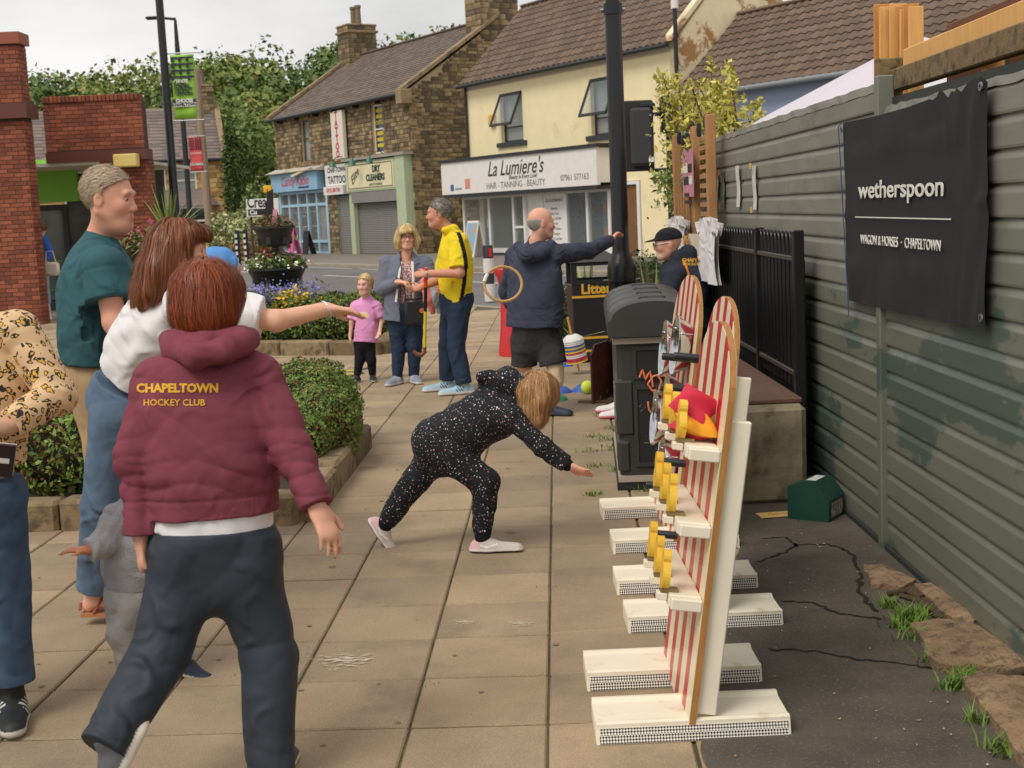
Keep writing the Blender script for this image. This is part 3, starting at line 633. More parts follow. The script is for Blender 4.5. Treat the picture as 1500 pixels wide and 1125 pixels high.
for s0, s1, z0, z1 in ((3.0, 4.4, 3.95, 5.6), (8.35, 9.85, 3.82, 5.55)):
    w_ = win(yb, s0, s1, z0, z1, gutterm, .05, .16, trans=(.3,), blind=curtain, sill=.22, sillm=darkpaint)
    sash = empty('open_sash'); sash.parent = yb; sash.location = (s0, .0, z1 - .02); sash.rotation_euler = (-.42, 0, 0); W_ = s1 - s0; H_ = (z1 - z0) * .72
    b = MB(); b.box(.02, .09, -.03, .03, -H_, 0).box(W_ - .09, W_ - .02, -.03, .03, -H_, 0).box(.02, W_ - .02, -.03, .03, -.08, 0).box(.02, W_ - .02, -.03, .03, -H_, -H_ + .08); b.build('sash_frame', gutterm, sash)
    MB().box(.05, W_ - .05, -.008, .008, -H_ + .05, -.04).build('pane', glass_clear, sash)
MB().bbox(2.35, 2.7, -.14, .0, 4.55, 4.95, .03).build('alarm_box', mat('alarm_yellow', (220, 170, 70), .5), yb)
# shopfront
sh = empty('shopfront'); sh.parent = yb
MB().box(-.3, 9.4, -.62, -.5, 2.28, 3.42).build('fascia', signwhite, sh); MB().box(-.3, 9.4, -.5, .0, 2.35, 3.4).build('fascia_box', signwhite, sh)
MB().box(-.42, 9.5, -.68, .02, 3.42, 3.53).build('fascia_capping', gutterm, sh); MB().box(-.2, 9.35, -.6, -.02, 2.16, 2.27).build('shutter_slot', gutterm, sh)
blk = mat('sign_black', (26, 26, 28), .6); gy = mat('sign_grey', (110, 108, 106), .6)
text("La Lumiere's", .72, blk, sh, (4.7, -.625, 3.03), shear=.35, bold=.004, sx=.95); text('Beauty In Every Look', .2, blk, sh, (5.2, -.625, 2.72), shear=.4); text('HAIR - TANNING - BEAUTY', .3, gy, sh, (4.7, -.625, 2.48)); text('07961 577163', .27, gy, sh, (8.2, -.625, 2.56))
MB().bbox(1.4, 1.75, -.632, -.62, 2.45, 2.8, .004).build('instagram_logo', mat('logo_pink', (206, 110, 150), .5, rgb2=(220, 160, 90), scale=3), sh); MB().bbox(.35, .58, -.632, -.62, 2.4, 2.63, .004).build('facebook_logo', mat('logo_blue', (64, 92, 150), .5), sh)
for a_, w2 in ((.65, .5),): text('facebook', .13, mat('logo_blue', (64, 92, 150), .5), sh, (.92, -.625, 2.47))
b = MB()
for x in (.15, 1.95, 3.55, 4.25, 5.35, 6.75, 7.95, 9.12): b.box(x, x + .12, -.06, .06, .3, 2.2)
b.box(.0, 9.3, -.08, .06, .16, .32).box(.15, 9.24, -.05, .05, 2.08, 2.2); b.box(3.67, 4.25, -.04, .05, 1.0, 1.08); b.build('shop_frame', upvc, sh)
MB().box(0, 9.3, -.06, .2, 0, .17).build('plinth', darkpaint, sh)
for x0, x1 in ((.27, 1.95), (2.07, 3.55), (3.67, 4.25), (6.87, 7.95), (8.07, 9.12)): MB().box(x0, x1, -.005, .005, .32, 2.08).build('pane', glass_clear, sh)
MB().box(4.38, 5.34, .05, .1, .05, 2.1).build('door_leaf', signwhite, sh); MB().box(5.47, 6.75, -.02, .03, .32, 2.08).build('price_panel', signwhite, sh)
text("La Lumiere's", .2, blk, sh, (6.1, -.025, 1.9), shear=.3)
for i, t in enumerate(('Sunbeds', 'Spray Tans', 'Chinese Nail Bar', 'Nail Art', 'Acrylic Ombre', 'Gel Designs', 'Brow & Lash Bar', 'Piercing')): text(t, .12, gy, sh, (6.1, -.025, 1.62 - i * .165))
MB().box(0.0, 9.4, 3.6, 3.7, 0, 3.3).build('interior_wall', mat('salon_wall', (150, 146, 140), .9, vary=.2, scale=1.2, dirt=((60, 58, 56), 1.1, .5, .56)), sh); MB().box(0, 9.4, .1, 3.6, .02, .06).build('interior_floor', mat('salon_floor', (96, 88, 80), .6), sh); MB().box(0, 9.4, .3, 3.6, 3.25, 3.3).build('interior_ceiling', mat('salon_ceiling', (130, 128, 124), .9), sh)
MB().bbox(2.5, 3.2, .5, 1.1, .3, 1.15, .08).box(2.62, 3.08, .85, 1.05, 1.15, 1.3).build('salon_chair', mat('leather_black', (30, 30, 32), .4), sh)
MB().box(3.25, 3.5, .3, .34, .75, 1.35).build('window_poster', mat('poster_mix', (190, 160, 50), .6, rgb2=(60, 60, 70), scale=8), sh)
pc = mat('cutout_blue', (58, 84, 140), .6); skinfar = mat('cutout_skin', (206, 160, 130), .7)
cut = fempty('cardboard_cutout', 'cardboard cutout of a person in blue suit inside salon window', 'cutout', 1.2, .35); cut.location.z = .3
b = MB(); b.prism([(-.2, 0), (-.03, 0), (0, .42), (.03, 0), (.2, 0), (.22, .5), (.26, .85), (.2, 1.02), (.06, 1.06), (-.06, 1.06), (-.2, 1.02), (-.26, .85), (-.22, .5)], 0, .012, 'y'); b.build('suit', pc, cut)
MB().prism([(.085 * math.cos(a), 1.18 + .12 * math.sin(a)) for a in np.linspace(0, 6.283, 15)[:-1]], 0, .012, 'y').build('face', skinfar, cut); MB().prism([(-.035, .75), (.035, .75), (.05, 1.05), (-.05, 1.05)], -.004, .0, 'y').build('shirt', upvc, cut)
for pl in ((6.95, .7),):
    P, d = blob_points(260, (7.4, .7, 1.5), (.35, .3, .5), shell=.2); V, F = leaves(P, d, .2, .8, .2); o = link('window_plant', fast_mesh('window_plant', V, F, LEAF, colvar(260, (70, 100, 50), (110, 140, 70))), None, sh)
MB().box(8.1, 9.0, .5, .52, .6, 2.0).build('wall_art', mat('art_mix', (80, 120, 160), .6, rgb2=(200, 120, 50), scale=2.2, ramp=(.45, .55)), sh)
# side door and blue frontage beyond
dr = empty('side_door'); dr.parent = yb
MB().box(9.68, 9.8, -.05, .12, 0, 2.34).box(10.6, 10.72, -.05, .12, 0, 2.34).box(9.8, 10.6, -.05, .12, 2.24, 2.34).build('door_frame', upvc, dr); MB().box(9.8, 10.6, .04, .1, .05, 2.24).build('door_leaf', mat('door_brown', (120, 82, 44), .6, vary=.15, scale=2, stretch=(6, 6, .6)), dr)
MB().lathe([(.03, 0), (.03, .1)], 10, (10.5, -.02, 1.05), 'y', True).build('handle', shut, dr)
MB().tube([(Y1 + .1, -.1, YE + .9), (Y1 + .1, -.1, 3.0)], .06, 8).build('vent_pipe', gutterm, yb, 60)
MB().lathe([(.0, 0), (.11, 0), (.11, .75), (0, .75)], 12, (Y1 + .1, -.1, YE + .85)).build('vent_cap', signwhite, yb, 60)
sw = empty('advertising_board', FP(2.3, -1.1, .07), FRZ, 'folding white pavement board with tropical picture by the salon', 'sign')
MB().prism([(-.3, 0), (-.25, 0), (.02, 1.25), (-.02, 1.25)], 0, .75, 'x').build('front_panel', signwhite, sw); MB().prism([(.3, 0), (.25, 0), (-.02, 1.25), (.02, 1.25)], 0, .75, 'x').build('rear_panel', signwhite, sw)
MB().prism([(-.275, .12), (-.27, .12), (-.05, 1.18), (-.055, 1.18)], .06, .69, 'x').build('poster', mat('poster_tropical', (120, 170, 200), .5, rgb2=(196, 150, 60), scale=4, ramp=(.42, .6)), sw)
# ---- brown-roofed blue building to the right
bb = fempty('blue_building', 'low blue rendered building with brown pantile roof beside yellow gable', 'building')
B0, B1, BE, BQ, BZ = 12.66, 34.0, 4.62, 2.3, 6.95
bl = mat('blue_render', (150, 164, 190), .85, vary=.06, scale=1)
b = MB(); b.box(B0, B1, .0, .3, 0, BE).box(B1 - .3, B1, .3, 4.6, 0, BE).box(B0, B1, 4.4, 4.6, 0, BE); b.build('wall', bl, bb)
tile_roof(bb, B0 + .02, B1, -.3, BE - .05, BQ, BZ, .3, .33, brown, 'roof_tile', 300, .05, .04, key=lambda s, t: abs(s - 17) + (0 if s < 22 else 50))
MB().prism([(BQ, BZ - .03), (4.8, BE), (4.8, BE - .1), (BQ, BZ - .15)], B0, B1, 'x').build('rear_roof', brown[0], bb)
pieces(bb, 'ridge_tile', [(B0 + i * .45, B0 + .44 + i * .45, BQ - .14, BQ + .14, BZ - .02, BZ + .1) for i in range(47)], brown[2], bevel=.05)
MB().tube([(B0, -.38, BE - .08), (B1, -.38, BE - .08)], .07, 8).build('gutter', mat('gutter_grey', (130, 134, 138), .5), bb, 60)
win(bb, 14.3, 14.9, 3.6, 4.3, gutterm); win(bb, 18.0, 18.8, 3.3, 4.2)
MB().bbox(12.72, 13.1, -.2, -.02, .05, 2.75, .02).build('pilaster', bl, bb); MB().bbox(12.68, 13.3, -.28, -.02, 2.75, 2.95, .02).build('pilaster_cap', bl, bb)
mb = empty('menu_board'); mb.parent = bb; MB().bbox(12.76, 13.06, -.26, -.21, .9, 2.0, .01).build('board', blk, mb)
for i in range(6): MB().box(12.8, 13.02 - .03 * (i % 3), -.264, -.261, 1.84 - i * .16, 1.87 - i * .16).build('chalk_line', signwhite, mb)
# ---- stone house far left
hx = AT(226, 372, 76.0)
hs = empty('stone_house', (hx[0], 76.0, 0), math.radians(15.5), 'honey coloured stone house with slate roof behind the lamp posts', 'house')
hst = [mat('honey_stone_%d' % i, c, .92, vary=.2, scale=3) for i, c in enumerate(((186, 150, 96), (168, 134, 84), (196, 164, 112), (150, 120, 78)))]
hw = [(-4.6, -3.4, 3.0, 4.9), (-.35, .95, 3.05, 4.75), (1.35, 2.65, 3.05, 4.75), (-8.6, -7.2, 2.9, 4.8)]
b = MB()
for a0, a1, z0, z1 in split_rect(-12, 4.2, 0, 5.35, hw): b.box(a0, a1, .02, .3, z0, z1)
b.box(3.9, 4.2, .3, 7, 0, 5.35); b.prism([(.02, 5.35), (7, 5.35), (3.5, 8.3)], 3.9, 4.2, 'x'); b.build('wall', hst[2], hs)
st = [(u, v, -.03, .06, z0, z1) for u, v, z0, z1 in stonework(-7.0, 4.2, .2, 5.3, hw + [(-2.2, 3.6, 0, 2.9)], (.22, .32), (.4, .8), rg)]
pieces(hs, 'stone', st, hst, 300, 'stonework', .01, key=lambda t: -t[4])
hslate = [mat('house_slate_%d' % i, c, .85, vary=.12, scale=2) for i, c in enumerate(((120, 106, 100), (108, 98, 94), (130, 116, 106)))]
tile_roof(hs, -12, 4.3, -.3, 5.25, 3.5, 8.4, .5, .3, hslate, 'roof_slate', 300, 0, .03, key=lambda s, t: -s)
MB().prism([(-.4, 5.3), (3.5, 8.5), (3.5, 8.65), (-.4, 5.45)], 4.1, 4.42, 'x').build('coping', cop, hs)
MB().tube([(-12, -.36, 5.2), (4.3, -.36, 5.2)], .09, 8).build('gutter', gutterm, hs, 60)
chimney(hs, 3.0, 4.1, 3.0, 4.0, 8.0, 9.6, (3.55,), 5)
for (s0, s1, z0, z1) in hw: win(hs, s0, s1, z0, z1, upvc, .1, .12, trans=(.62,), blind=curtain, sill=.1, sillm=darkpaint)
bay = empty('bay_window'); bay.parent = hs
MB().prism([(-2.3, 0), (3.7, 0), (3.1, -1.3), (-1.7, -1.3)], 0, .9, 'z').build('bay_wall', hst[0], bay)
MB().add([(-2.5, .05, 2.65), (3.9, .05, 2.65), (3.2, -1.55, 2.65), (-1.8, -1.55, 2.65), (-1.6, .02, 3.6), (3.0, .02, 3.6)], [(0, 3, 4), (3, 2, 5, 4), (2, 1, 5), (0, 1, 2, 3)]).build('bay_roof', hslate[0], bay)
b = MB()
for x in (-1.7, -.15, 1.4, 2.95): b.box(x, x + .16, -1.32, -1.2, .9, 2.65)
b.box(-1.7, 3.1, -1.32, -1.2, .9, 1.02).box(-1.7, 3.1, -1.32, -1.2, 2.5, 2.65).box(-1.6, 3.0, -1.3, -1.22, 1.75, 1.85); b.build('bay_frame', upvc, bay); MB().box(-1.65, 3.05, -1.24, -1.22, .95, 2.6).build('pane', glass, bay)
# ---- red brick precinct building on the left
rb = empty('brick_building', (0, 0, 0), 0, 'red brick precinct building with piers, brown fascia and green shop sign', 'building')
brk = [mat('red_brick_%d' % i, c, .9, vary=.14, scale=6, bump=.3, bscale=50) for i, c in enumerate(((142, 80, 58), (130, 72, 53), (152, 88, 64), (118, 66, 50)))]
bmort = mat('brick_mortar', (84, 62, 50), .95); choc = mat('fascia_brown', (96, 52, 40), .55, vary=.05, scale=2)
bricks = []; core = MB()
def brickwall(x0, x1, y0, z0, z1, face='y', x_=None):
    z = z0; k = 0
    while z < z1 - .02:
        a = x0 - (.1125 if k % 2 else 0)
        while a < x1 - .01:
            u, v = max(a, x0), min(a + .215, x1); a += .225
            if v - u > .008: bricks.append((u, v, y0 - .008, y0 + .06, z, z + .065) if face == 'y' else (y0 - .06, y0 + .008, u, v, z, z + .065))
        z += .075; k += 1
px0, px1, py = -10.4, -8.36, 23.85
core.box(px0, px1 - .004, py, py + .4, 0, 5.0); brickwall(px0 + .55, px1, py, .0, 3.62); brickwall(px0 + .55, px1, py, 3.92, 4.9); brickwall(py, py + .4, px1, .0, 3.62, 'x'); brickwall(py, py + .4, px1, 3.92, 4.9, 'x')
wy = 25.6; wx0, wx1 = -8.6, -6.75
core.box(wx0, wx1 - .004, wy, wy + .35, 2.95, 4.02); brickwall(wx0, wx1, wy, 3.14, 4.0)
p2 = -7.62; core.box(p2, wx1 - .004, wy + .004, wy + .6, 0, 2.95); brickwall(p2, wx1, wy + .004, 0, 2.93); brickwall(wy, wy + .6, wx1, 0, 2.93, 'x')
core.build('wall_core', bmort, rb)
bricks.sort(key=lambda t: (t[0] + 8.2) ** 2 * .3 + abs(t[4] - 2.2)); pieces(rb, 'brick', bricks, brk, 300, 'brickwork', .005)
MB().box(px0 - .5, px1 + .1, py - .12, py + .5, 3.64, 3.9).build('fascia', choc, rb); MB().box(px0 - .3, px1 + .06, py - .06, py + .46, 4.92, 5.12).build('coping', mat('coping_red', (150, 82, 62), .6), rb)
MB().box(wx0, wx1 + .05, wy - .07, wy + .4, 2.92, 3.12).build('fascia', choc, rb)
pieces(rb, 'coping_brick', [(wx0 + i * .076, wx0 + i * .076 + .068, wy - .05, wy + .34, 4.03, 4.15) for i in range(24)], brk, bevel=.012)
MB().box(-12, wx1 - .1, wy, wy + 4, 2.86, 2.92).build('soffit', mat('soffit_white', (206, 200, 186), .8), rb)
MB().bbox(wx1 - .52, wx1 - .08, wy - .32, wy - .08, 2.78, 3.02, .02).build('lamp_box', mat('lamp_yellow', (226, 200, 120), .5), rb)
gs = AT(80, 262, 27.6); lo_, hi_ = AT(40, 298, 27.6), AT(110, 232, 27.6)
MB().box(lo_[0] - .5, hi_[0], 27.55, 27.7, lo_[2], hi_[2]).build('shop_sign', mat('sign_green', (136, 204, 76), .5, vary=.05, scale=1), rb)
lo_, hi_ = AT(50, 432, 27.9), AT(98, 299, 27.9)
drr = empty('shop_door'); drr.parent = rb
MB().box(lo_[0], lo_[0] + .1, 27.86, 27.96, 0, hi_[2]).box(hi_[0] - .1, hi_[0], 27.86, 27.96, 0, hi_[2]).box(lo_[0] + .1, hi_[0] - .1, 27.86, 27.96, hi_[2] - .12, hi_[2]).box(lo_[0] + .1, hi_[0] - .1, 27.86, 27.96, 0, .2).build('door_frame', darkpaint, drr)
MB().box(lo_[0] + .1, hi_[0] - .1, 27.9, 27.92, .2, hi_[2] - .12).build('pane', mat('door_glass', (96, 100, 94), .08, vary=.4, scale=1.4), drr)  # grey-green reflections painted into the pane: lighter, mottled base colour
b = MB()
for i in range(9):
    x = lo_[0] + .16 + i * .06
    for z_ in (1.02, .42): b.prism([(x + .02 * math.cos(a), z_ + .02 * math.sin(a)) for a in np.linspace(0, 6.28, 9)[:-1]], 27.885, 27.898, 'y')
b.build('safety_dots', mat('dot_green', (120, 180, 70), .6), drr)
MB().box(hi_[0], -7.0, 27.9, 27.95, .2, 2.8).build('shop_window', mat('door_glass', (96, 100, 94), .08), rb); MB().box(-13, hi_[0] + 1.6, 27.9, 28.0, 0, .22).build('plinth', darkpaint, rb); MB().box(-13, lo_[0], 27.9, 28.0, .22, 2.86).build('shop_window', glass, rb)
# ================================================================ HILL, TREES
hill = mat('hill_grass', (84, 98, 48), .95, vary=.2, scale=.05)
def hillz(x, y):
    t = min(1, max(0, (y - 112) / 150)); k = .095 + .034 / (1 + math.exp(-(x + 62) / 14)) + .006 * math.sin(x * .05); return -1 + (k * min(y, 275) - 3) * t * t * (3 - 2 * t)
def hillmesh():
    nx, ny = 50, 14; V = []; F = []
    for j in range(ny):
        for i in range(nx):
            x = -190 + 330 * i / (nx - 1); y = 130 + 260 * j / (ny - 1); t = j / (ny - 1)
            V.append((x, y, hillz(x, y)))
    for j in range(ny - 1):
        for i in range(nx - 1): F.append((j * nx + i, j * nx + i + 1, (j + 1) * nx + i + 1, (j + 1) * nx + i))
    return np.array(V), np.array(F)
hv, hf = hillmesh(); o = link('hill', fast_mesh('hill', hv, hf, hill)); o['kind'] = 'structure'
VV, FF, CC = [], [], []; off = 0; rw = np.random.default_rng(11)
GREENS = [((74, 96, 48), (106, 126, 62)), ((90, 108, 52), (130, 142, 72)), ((108, 120, 56), (152, 154, 82)), ((66, 88, 50), (96, 116, 62))]
for k in range(760):
    y = rw.uniform(124, 292); x = rw.uniform(-.62, .30) * y
    if x < -150: continue
    z = hillz(x, y); r = rw.uniform(3.2, 5.8); n = int(350 * min(1.4, (190 / y) ** 1.0))
    P, d = blob_points(n, (x, y, z + r * .5), (r, r, r * rw.uniform(.85, 1.25)), rw, .72, .12, 2.6); V, F = leaves(P, d, .84, .6, .75, rw); c1, c2 = GREENS[int(rw.integers(4))]
    VV.append(V); FF.append(F + off); CC.append(colvar(n, c1, c2, rw)); off += len(V)
o = link('woodland', fast_mesh('woodland', np.concatenate(VV), np.concatenate(FF), LEAF, np.concatenate(CC))); o['kind'] = 'stuff'
bark = mat('bark_brown', (92, 76, 58), .95, vary=.25, scale=6, bump=.6, bscale=20)
def tree(name, label, base, h, r, n, leaf, cols, lobes=7, seed=1, trunk=.2, group=None, crown_low=.25, cat='tree'):
    t = empty(name, base, 0, label, cat, group); rg_ = np.random.default_rng(seed); b = MB()
    b.tube([(0, 0, -.2), (.05, 0, h * .3), (0, .05, h * .62)], [trunk, trunk * .75, trunk * .35], 8); V_, F_, C_ = [], [], []; off = 0
    for k in range(lobes):
        a = 6.283 * k / lobes + rg_.uniform(-.4, .4); rad = r * rg_.uniform(.25, .6); zz = h * rg_.uniform(crown_low + .12, .88); rr_ = r * rg_.uniform(.42, .62)
        c = np.array([math.cos(a) * rad, math.sin(a) * rad, zz]); b.tube([(0, 0, h * .3), c * [.5, .5, .8], c], [trunk * .4, trunk * .25, .03], 6)
        P, d = blob_points(n // lobes, c, (rr_, rr_, rr_ * 1.0), rg_, .35, .3, 2.5); V, F = leaves(P, d, leaf, .7, .6, rg_); V_.append(V); F_.append(F + off); C_.append(colvar(len(P), *cols, rg_)); off += len(V)
    b.build('trunk', bark, t, 60); link('crown', fast_mesh('crown', np.concatenate(V_), np.concatenate(F_), LEAF, np.concatenate(C_)), None, t); return t
def gx(px, Y, py=330): p = AT(px, py, Y); return (p[0], Y, 0)
tree('broadleaf_tree', 'tall dark green tree beyond the stone house gable', gx(352, 88), 9.2, 4.2, 9000, .3, ((84, 106, 56), (124, 142, 74)), 10, 1, .35, 'trees behind the shops')
tree('broadleaf_tree', 'yellowish tree rising left of the sweet shop', gx(392, 96), 9.8, 4.2, 8000, .32, ((108, 118, 54), (156, 154, 80)), 9, 2, .35, 'trees behind the shops')
tree('broadleaf_tree', 'olive green tree with broad crown behind wooden pole', gx(312, 105), 10.2, 5.2, 9000, .34, ((92, 106, 50), (134, 140, 70)), 10, 3, .4, 'trees behind the shops')
def shrub(name, label, c, r, n, leaf, cols, seed, cat='bush', group=None, lump=.22, zmin=.02, shell=.6, asp=.55):
    rg_ = np.random.default_rng(seed); t = empty(name, (c[0], c[1], 0), 0, label, cat, group)
    P, d = blob_points(n, (0, 0, c[2]), r, rg_, shell, lump, 2.8); k = P[:, 2] > zmin; P, d = P[k], d[k]
    V, F = leaves(P, d, leaf, .7, asp, rg_); link('foliage', fast_mesh('foliage', V, F, LEAF, colvar(len(P), *cols, rg_)), None, t)
    b = MB()
    for i in range(6):
        a = 1.05 * i; b.tube([(0, 0, 0), (r[0] * .3 * math.cos(a), r[1] * .3 * math.sin(a), c[2] * .7), (r[0] * .6 * math.cos(a), r[1] * .6 * math.sin(a), c[2] * 1.2)], [.03, .02, .008], 5)
    b.build('stems', bark, t); return t
p = gx(350, 56); shrub('variegated_bush', 'large variegated green and cream bush at the road corner', (p[0] + .2, p[1], .9), (1.9, 1.5, 1.15), 5200, .15, ((90, 112, 58), (206, 204, 150)), 5)
p = gx(347, 71); shrub('ivy_column', 'narrow tall ivy-clad shrub column beside the stone house', (p[0], p[1], 3.4), (.6, .6, 3.4), 3000, .18, ((54, 72, 34), (84, 102, 48)), 14)
p = gx(383, 66); shrub('variegated_bush', 'tall hedge bush behind the white sign board', (p[0], p[1], 1.9), (1.0, 1.0, 1.6), 2600, .18, ((80, 104, 52), (150, 160, 100)), 6)
p = gx(382, 54); shrub('dry_bush', 'low rusty brown shrub at the foot of the corner bush', (p[0] - .5, p[1], .35), (1.4, .8, .6), 1400, .12, ((120, 84, 48), (150, 110, 64)), 7)
# ================================================================ STREET FURNITURE
blackm = mat('gloss_black_paint', (22, 23, 25), .32, vary=.15, scale=3, spec=.5); galv = mat('galvanised', (150, 152, 152), .4, metal=.7)
def lamp_post(px, py, Y, label, hh, r=.075, group='street lamp columns'):
    p = AT(px, py, Y); t = empty('lamp_post', (p[0], Y, 0), 0, label, 'lamp post', group)
    MB().lathe([(r * 1.9, 0), (r * 1.9, 1.1), (r * 1.15, 1.25), (r, 1.3), (r * .85, hh)], 18, cap=True).build('column', blackm, t, 40); return t
lp1 = lamp_post(258, 320, 27.0, 'tall black lamp column carrying the green banner', 8.6, .085)
lp2 = lamp_post(281, 350, 47.0, 'black lamp column with flat lamp head and red banner', 7.6, .10)
ar = empty('lamp_head'); ar.parent = lp2; MB().tube([(0, 0, 7.5), (0, 0, 8.6), (-.03, 0, 8.68)], [.09, .05, .045], 10).build('neck', blackm, ar, 60); MB().tube([(0, 0, 8.64), (-.3, 0, 8.68), (-.55, 0, 8.7)], [.045, .045, .06], 8).build('arm', blackm, ar, 60); MB().bbox(-1.0, -.4, -.13, .13, 8.66, 8.76, .04).build('lantern', blackm, ar)
def banner_on(post, Y, pxa, pya, pxb, pyb, m1, label):
    a, b_ = AT(pxa, pya, Y), AT(pxb, pyb, Y); o0 = post.location
    t = empty('street_banner', (o0[0], o0[1], 0), 0, label, 'banner'); x0, x1, z1, z0 = a[0] - o0[0], b_[0] - o0[0], a[2], b_[2]
    for z in (z0 - .03, z1 + .03): MB().tube([(0, 0, z), (x1 + .12, 0, z)], .014, 6).build('bracket', galv, t)
    V = []; F = []
    for j in range(9):
        for i in range(5): V.append((x0 + (x1 - x0) * i / 4, .02 * math.sin(i * 1.3 + j * .4), z0 + (z1 - z0) * j / 8))
    for j in range(8):
        for i in range(4): F.append((j * 5 + i, j * 5 + i + 1, j * 5 + i + 6, j * 5 + i + 5))
    o = link('banner_sheet', fast_mesh('banner_sheet', np.array(V), np.array(F), m1), None, t); md = o.modifiers.new('s', 'SOLIDIFY'); md.thickness = .006
    return t, x0, x1, z0, z1
lime = mat('banner_lime', (150, 202, 70), .6, vary=.03, scale=2); ink = mat('banner_ink', (36, 40, 52), .6)
t, x0, x1, z0, z1 = banner_on(lp1, 26.9, 247, 80, 288, 173, lime, 'lime green street banner with dark zigzag pattern on lamp column')
W_, H_ = x1 - x0, z1 - z0; b = MB()
for r_ in range(4):
    zz = z1 - .02 - r_ * H_ * .098
    for c_ in range(3):
        x = x0 + W_ * (.02 + c_ * .33); w, h = W_ * .16, H_ * .05
        b.box(x, x + w * 2 - .002, -.036, -.03, zz - h, zz - h * .35); b.box(x, x + w * .8, -.036, -.03, zz - h * 1.9, zz - h)
b.build('zigzag_print', ink, t)
for s_, z_, sz in (('CHOOSE', .585, .1), ('PLAYING', .545, .085), ('IN THE PARK,', .505, .085), ('WALKING THE', .465, .085), ('DOG IN THE', .425, .085), ('COUNTRYSIDE.', .385, .085)):
    text(s_, sz, upvc if s_ == 'CHOOSE' else ink, t, (x0 + W_ * .1, -.036, z0 + H_ * z_), align='LEFT', sx=.62 if len(s_) > 9 else .7, bold=.003)
MB().box(x0, x1, -.035, -.03, z0 + H_ * .255, z0 + H_ * .31).build('dark_band', ink, t); MB().box(x0, x1, -.035, -.03, z0 + H_ * .19, z0 + H_ * .253).build('white_band', upvc, t)
text('CHOOSE', .085, upvc, t, ((x0 + x1) / 2, -.038, z0 + H_ * .283), bold=.004); text('CHAPELTOWN', .08, ink, t, ((x0 + x1) / 2, -.038, z0 + H_ * .222), bold=.003, sx=.85)
redb = mat('banner_red', (214, 84, 84), .6, vary=.03, scale=2)
t, x0, x1, z0, z1 = banner_on(lp2, 46.9, 275, 201, 298, 250, redb, 'red street banner with navy stripes on farther lamp column')
W_, H_ = x1 - x0, z1 - z0; b = MB()
for i in range(5): b.box(x0, x0 + W_ * .42, -.036, -.03, z1 - H_ * (.06 + i * .075), z1 - H_ * (.03 + i * .075))
for i in range(3): b.box(x0 + W_ * (.5 + i * .17), x0 + W_ * (.58 + i * .17), -.036, -.03, z1 - H_ * .38, z1)
b.build('stripe_print', ink, t); MB().box(x0, x1, -.036, -.03, z0 + H_ * .17, z0 + H_ * .24).build('white_band', upvc, t); text('CHOOSE', .1, upvc, t, ((x0 + x1) / 2, -.036, z0 + H_ * .52))
text('CHAPELTOWN', .1, ink, t, ((x0 + x1) / 2, -.038, z0 + H_ * .205), sx=.8)
p = AT(309, 350, 62); t = empty('telegraph_pole', (p[0], 62, 0), 0, 'weathered wooden telegraph pole in front of the stone house', 'pole')
MB().tube([(0, 0, 0), (-.1, 0, 8.6)], [.2, .15], 10).build('pole', mat('weathered_wood', (150, 130, 108), .95, vary=.15, scale=3, stretch=(4, 4, .4)), t, 60); MB().bbox(-.3, .05, -.12, .12, 7.4, 7.46, .01).build('step', galv, t)
# white sign board on posts at corner, flag
p0, p1 = AT(362, 318, 53), AT(408, 290, 53)
t = empty('sign_board', (p0[0], 53, 0), 0, 'white board sign with black lettering beside the corner bush', 'sign')
MB().bbox(0, p1[0] - p0[0], -.03, .03, p0[2], p1[2], .01).build('board', signwhite, t); text('Crea', .62, blk, t, (.04, -.035, p0[2] + .55), align='LEFT', bold=.012, sx=.62); MB().box(.06, 1.1, -.036, -.031, p0[2] + .05, p0[2] + .3).build('black_band', blk, t); text('Cu', .24, upvc, t, (.12, -.04, p0[2] + .17), align='LEFT', bold=.01)
for x in (.1, p1[0] - p0[0] - .1): MB().box(x, x + .08, .03, .1, 0, p1[2]).build('post', darkpaint, t)
t = empty('amber_lamp', (AT(393, 287, 53.5)[0], 53.5, 0), 0, 'small amber lamp on a thin post above sign board', 'lamp'); zz = AT(393, 283, 53.5)[2]
MB().tube([(0, 0, 0), (0, 0, zz)], .03, 6).build('post', darkpaint, t); MB().bbox(-.17, .17, -.1, .1, zz, zz + .3, .04).build('lens', mat('amber', (236, 176, 20), .4), t)
p = AT(349, 370, 50); t = empty('marker_post', (p[0], 50, 0), 0, 'black and white marker posts at the corner kerb', 'bollard')
for dx in (0, .32):
    MB().bbox(dx - .08, dx + .08, -.05, .05, 0, 1.35, .02).build('post', blk, t); b = MB()
    for i in range(5): b.box(dx - .085, dx + .0, -.056, -.05, .2 + i * .22, .32 + i * .22)
    b.build('white_band', upvc, t)
# bollard black/white at the kerb
p = G(718, 441); t = empty('bollard', tuple(p), 0, 'black bollard with white bands and red reflector at kerb', 'bollard')
MB().lathe([(.095, 0), (.095, 1.0), (.085, 1.03), (0, 1.035)], 18, cap=False).build('post', mat('bollard_black', (40, 40, 42), .5), t, 40)
for z_, h_ in ((.0, .32), (.52, .27)): MB().lathe([(.099, z_), (.099, z_ + h_)], 18).build('white_band', mat('bollard_white', (214, 210, 204), .7, vary=.12, scale=5), t, 60)
MB().box(.02, .07, -.108, -.09, .82, .98).build('reflector', mat('reflector_red', (200, 30, 40), .3), t)
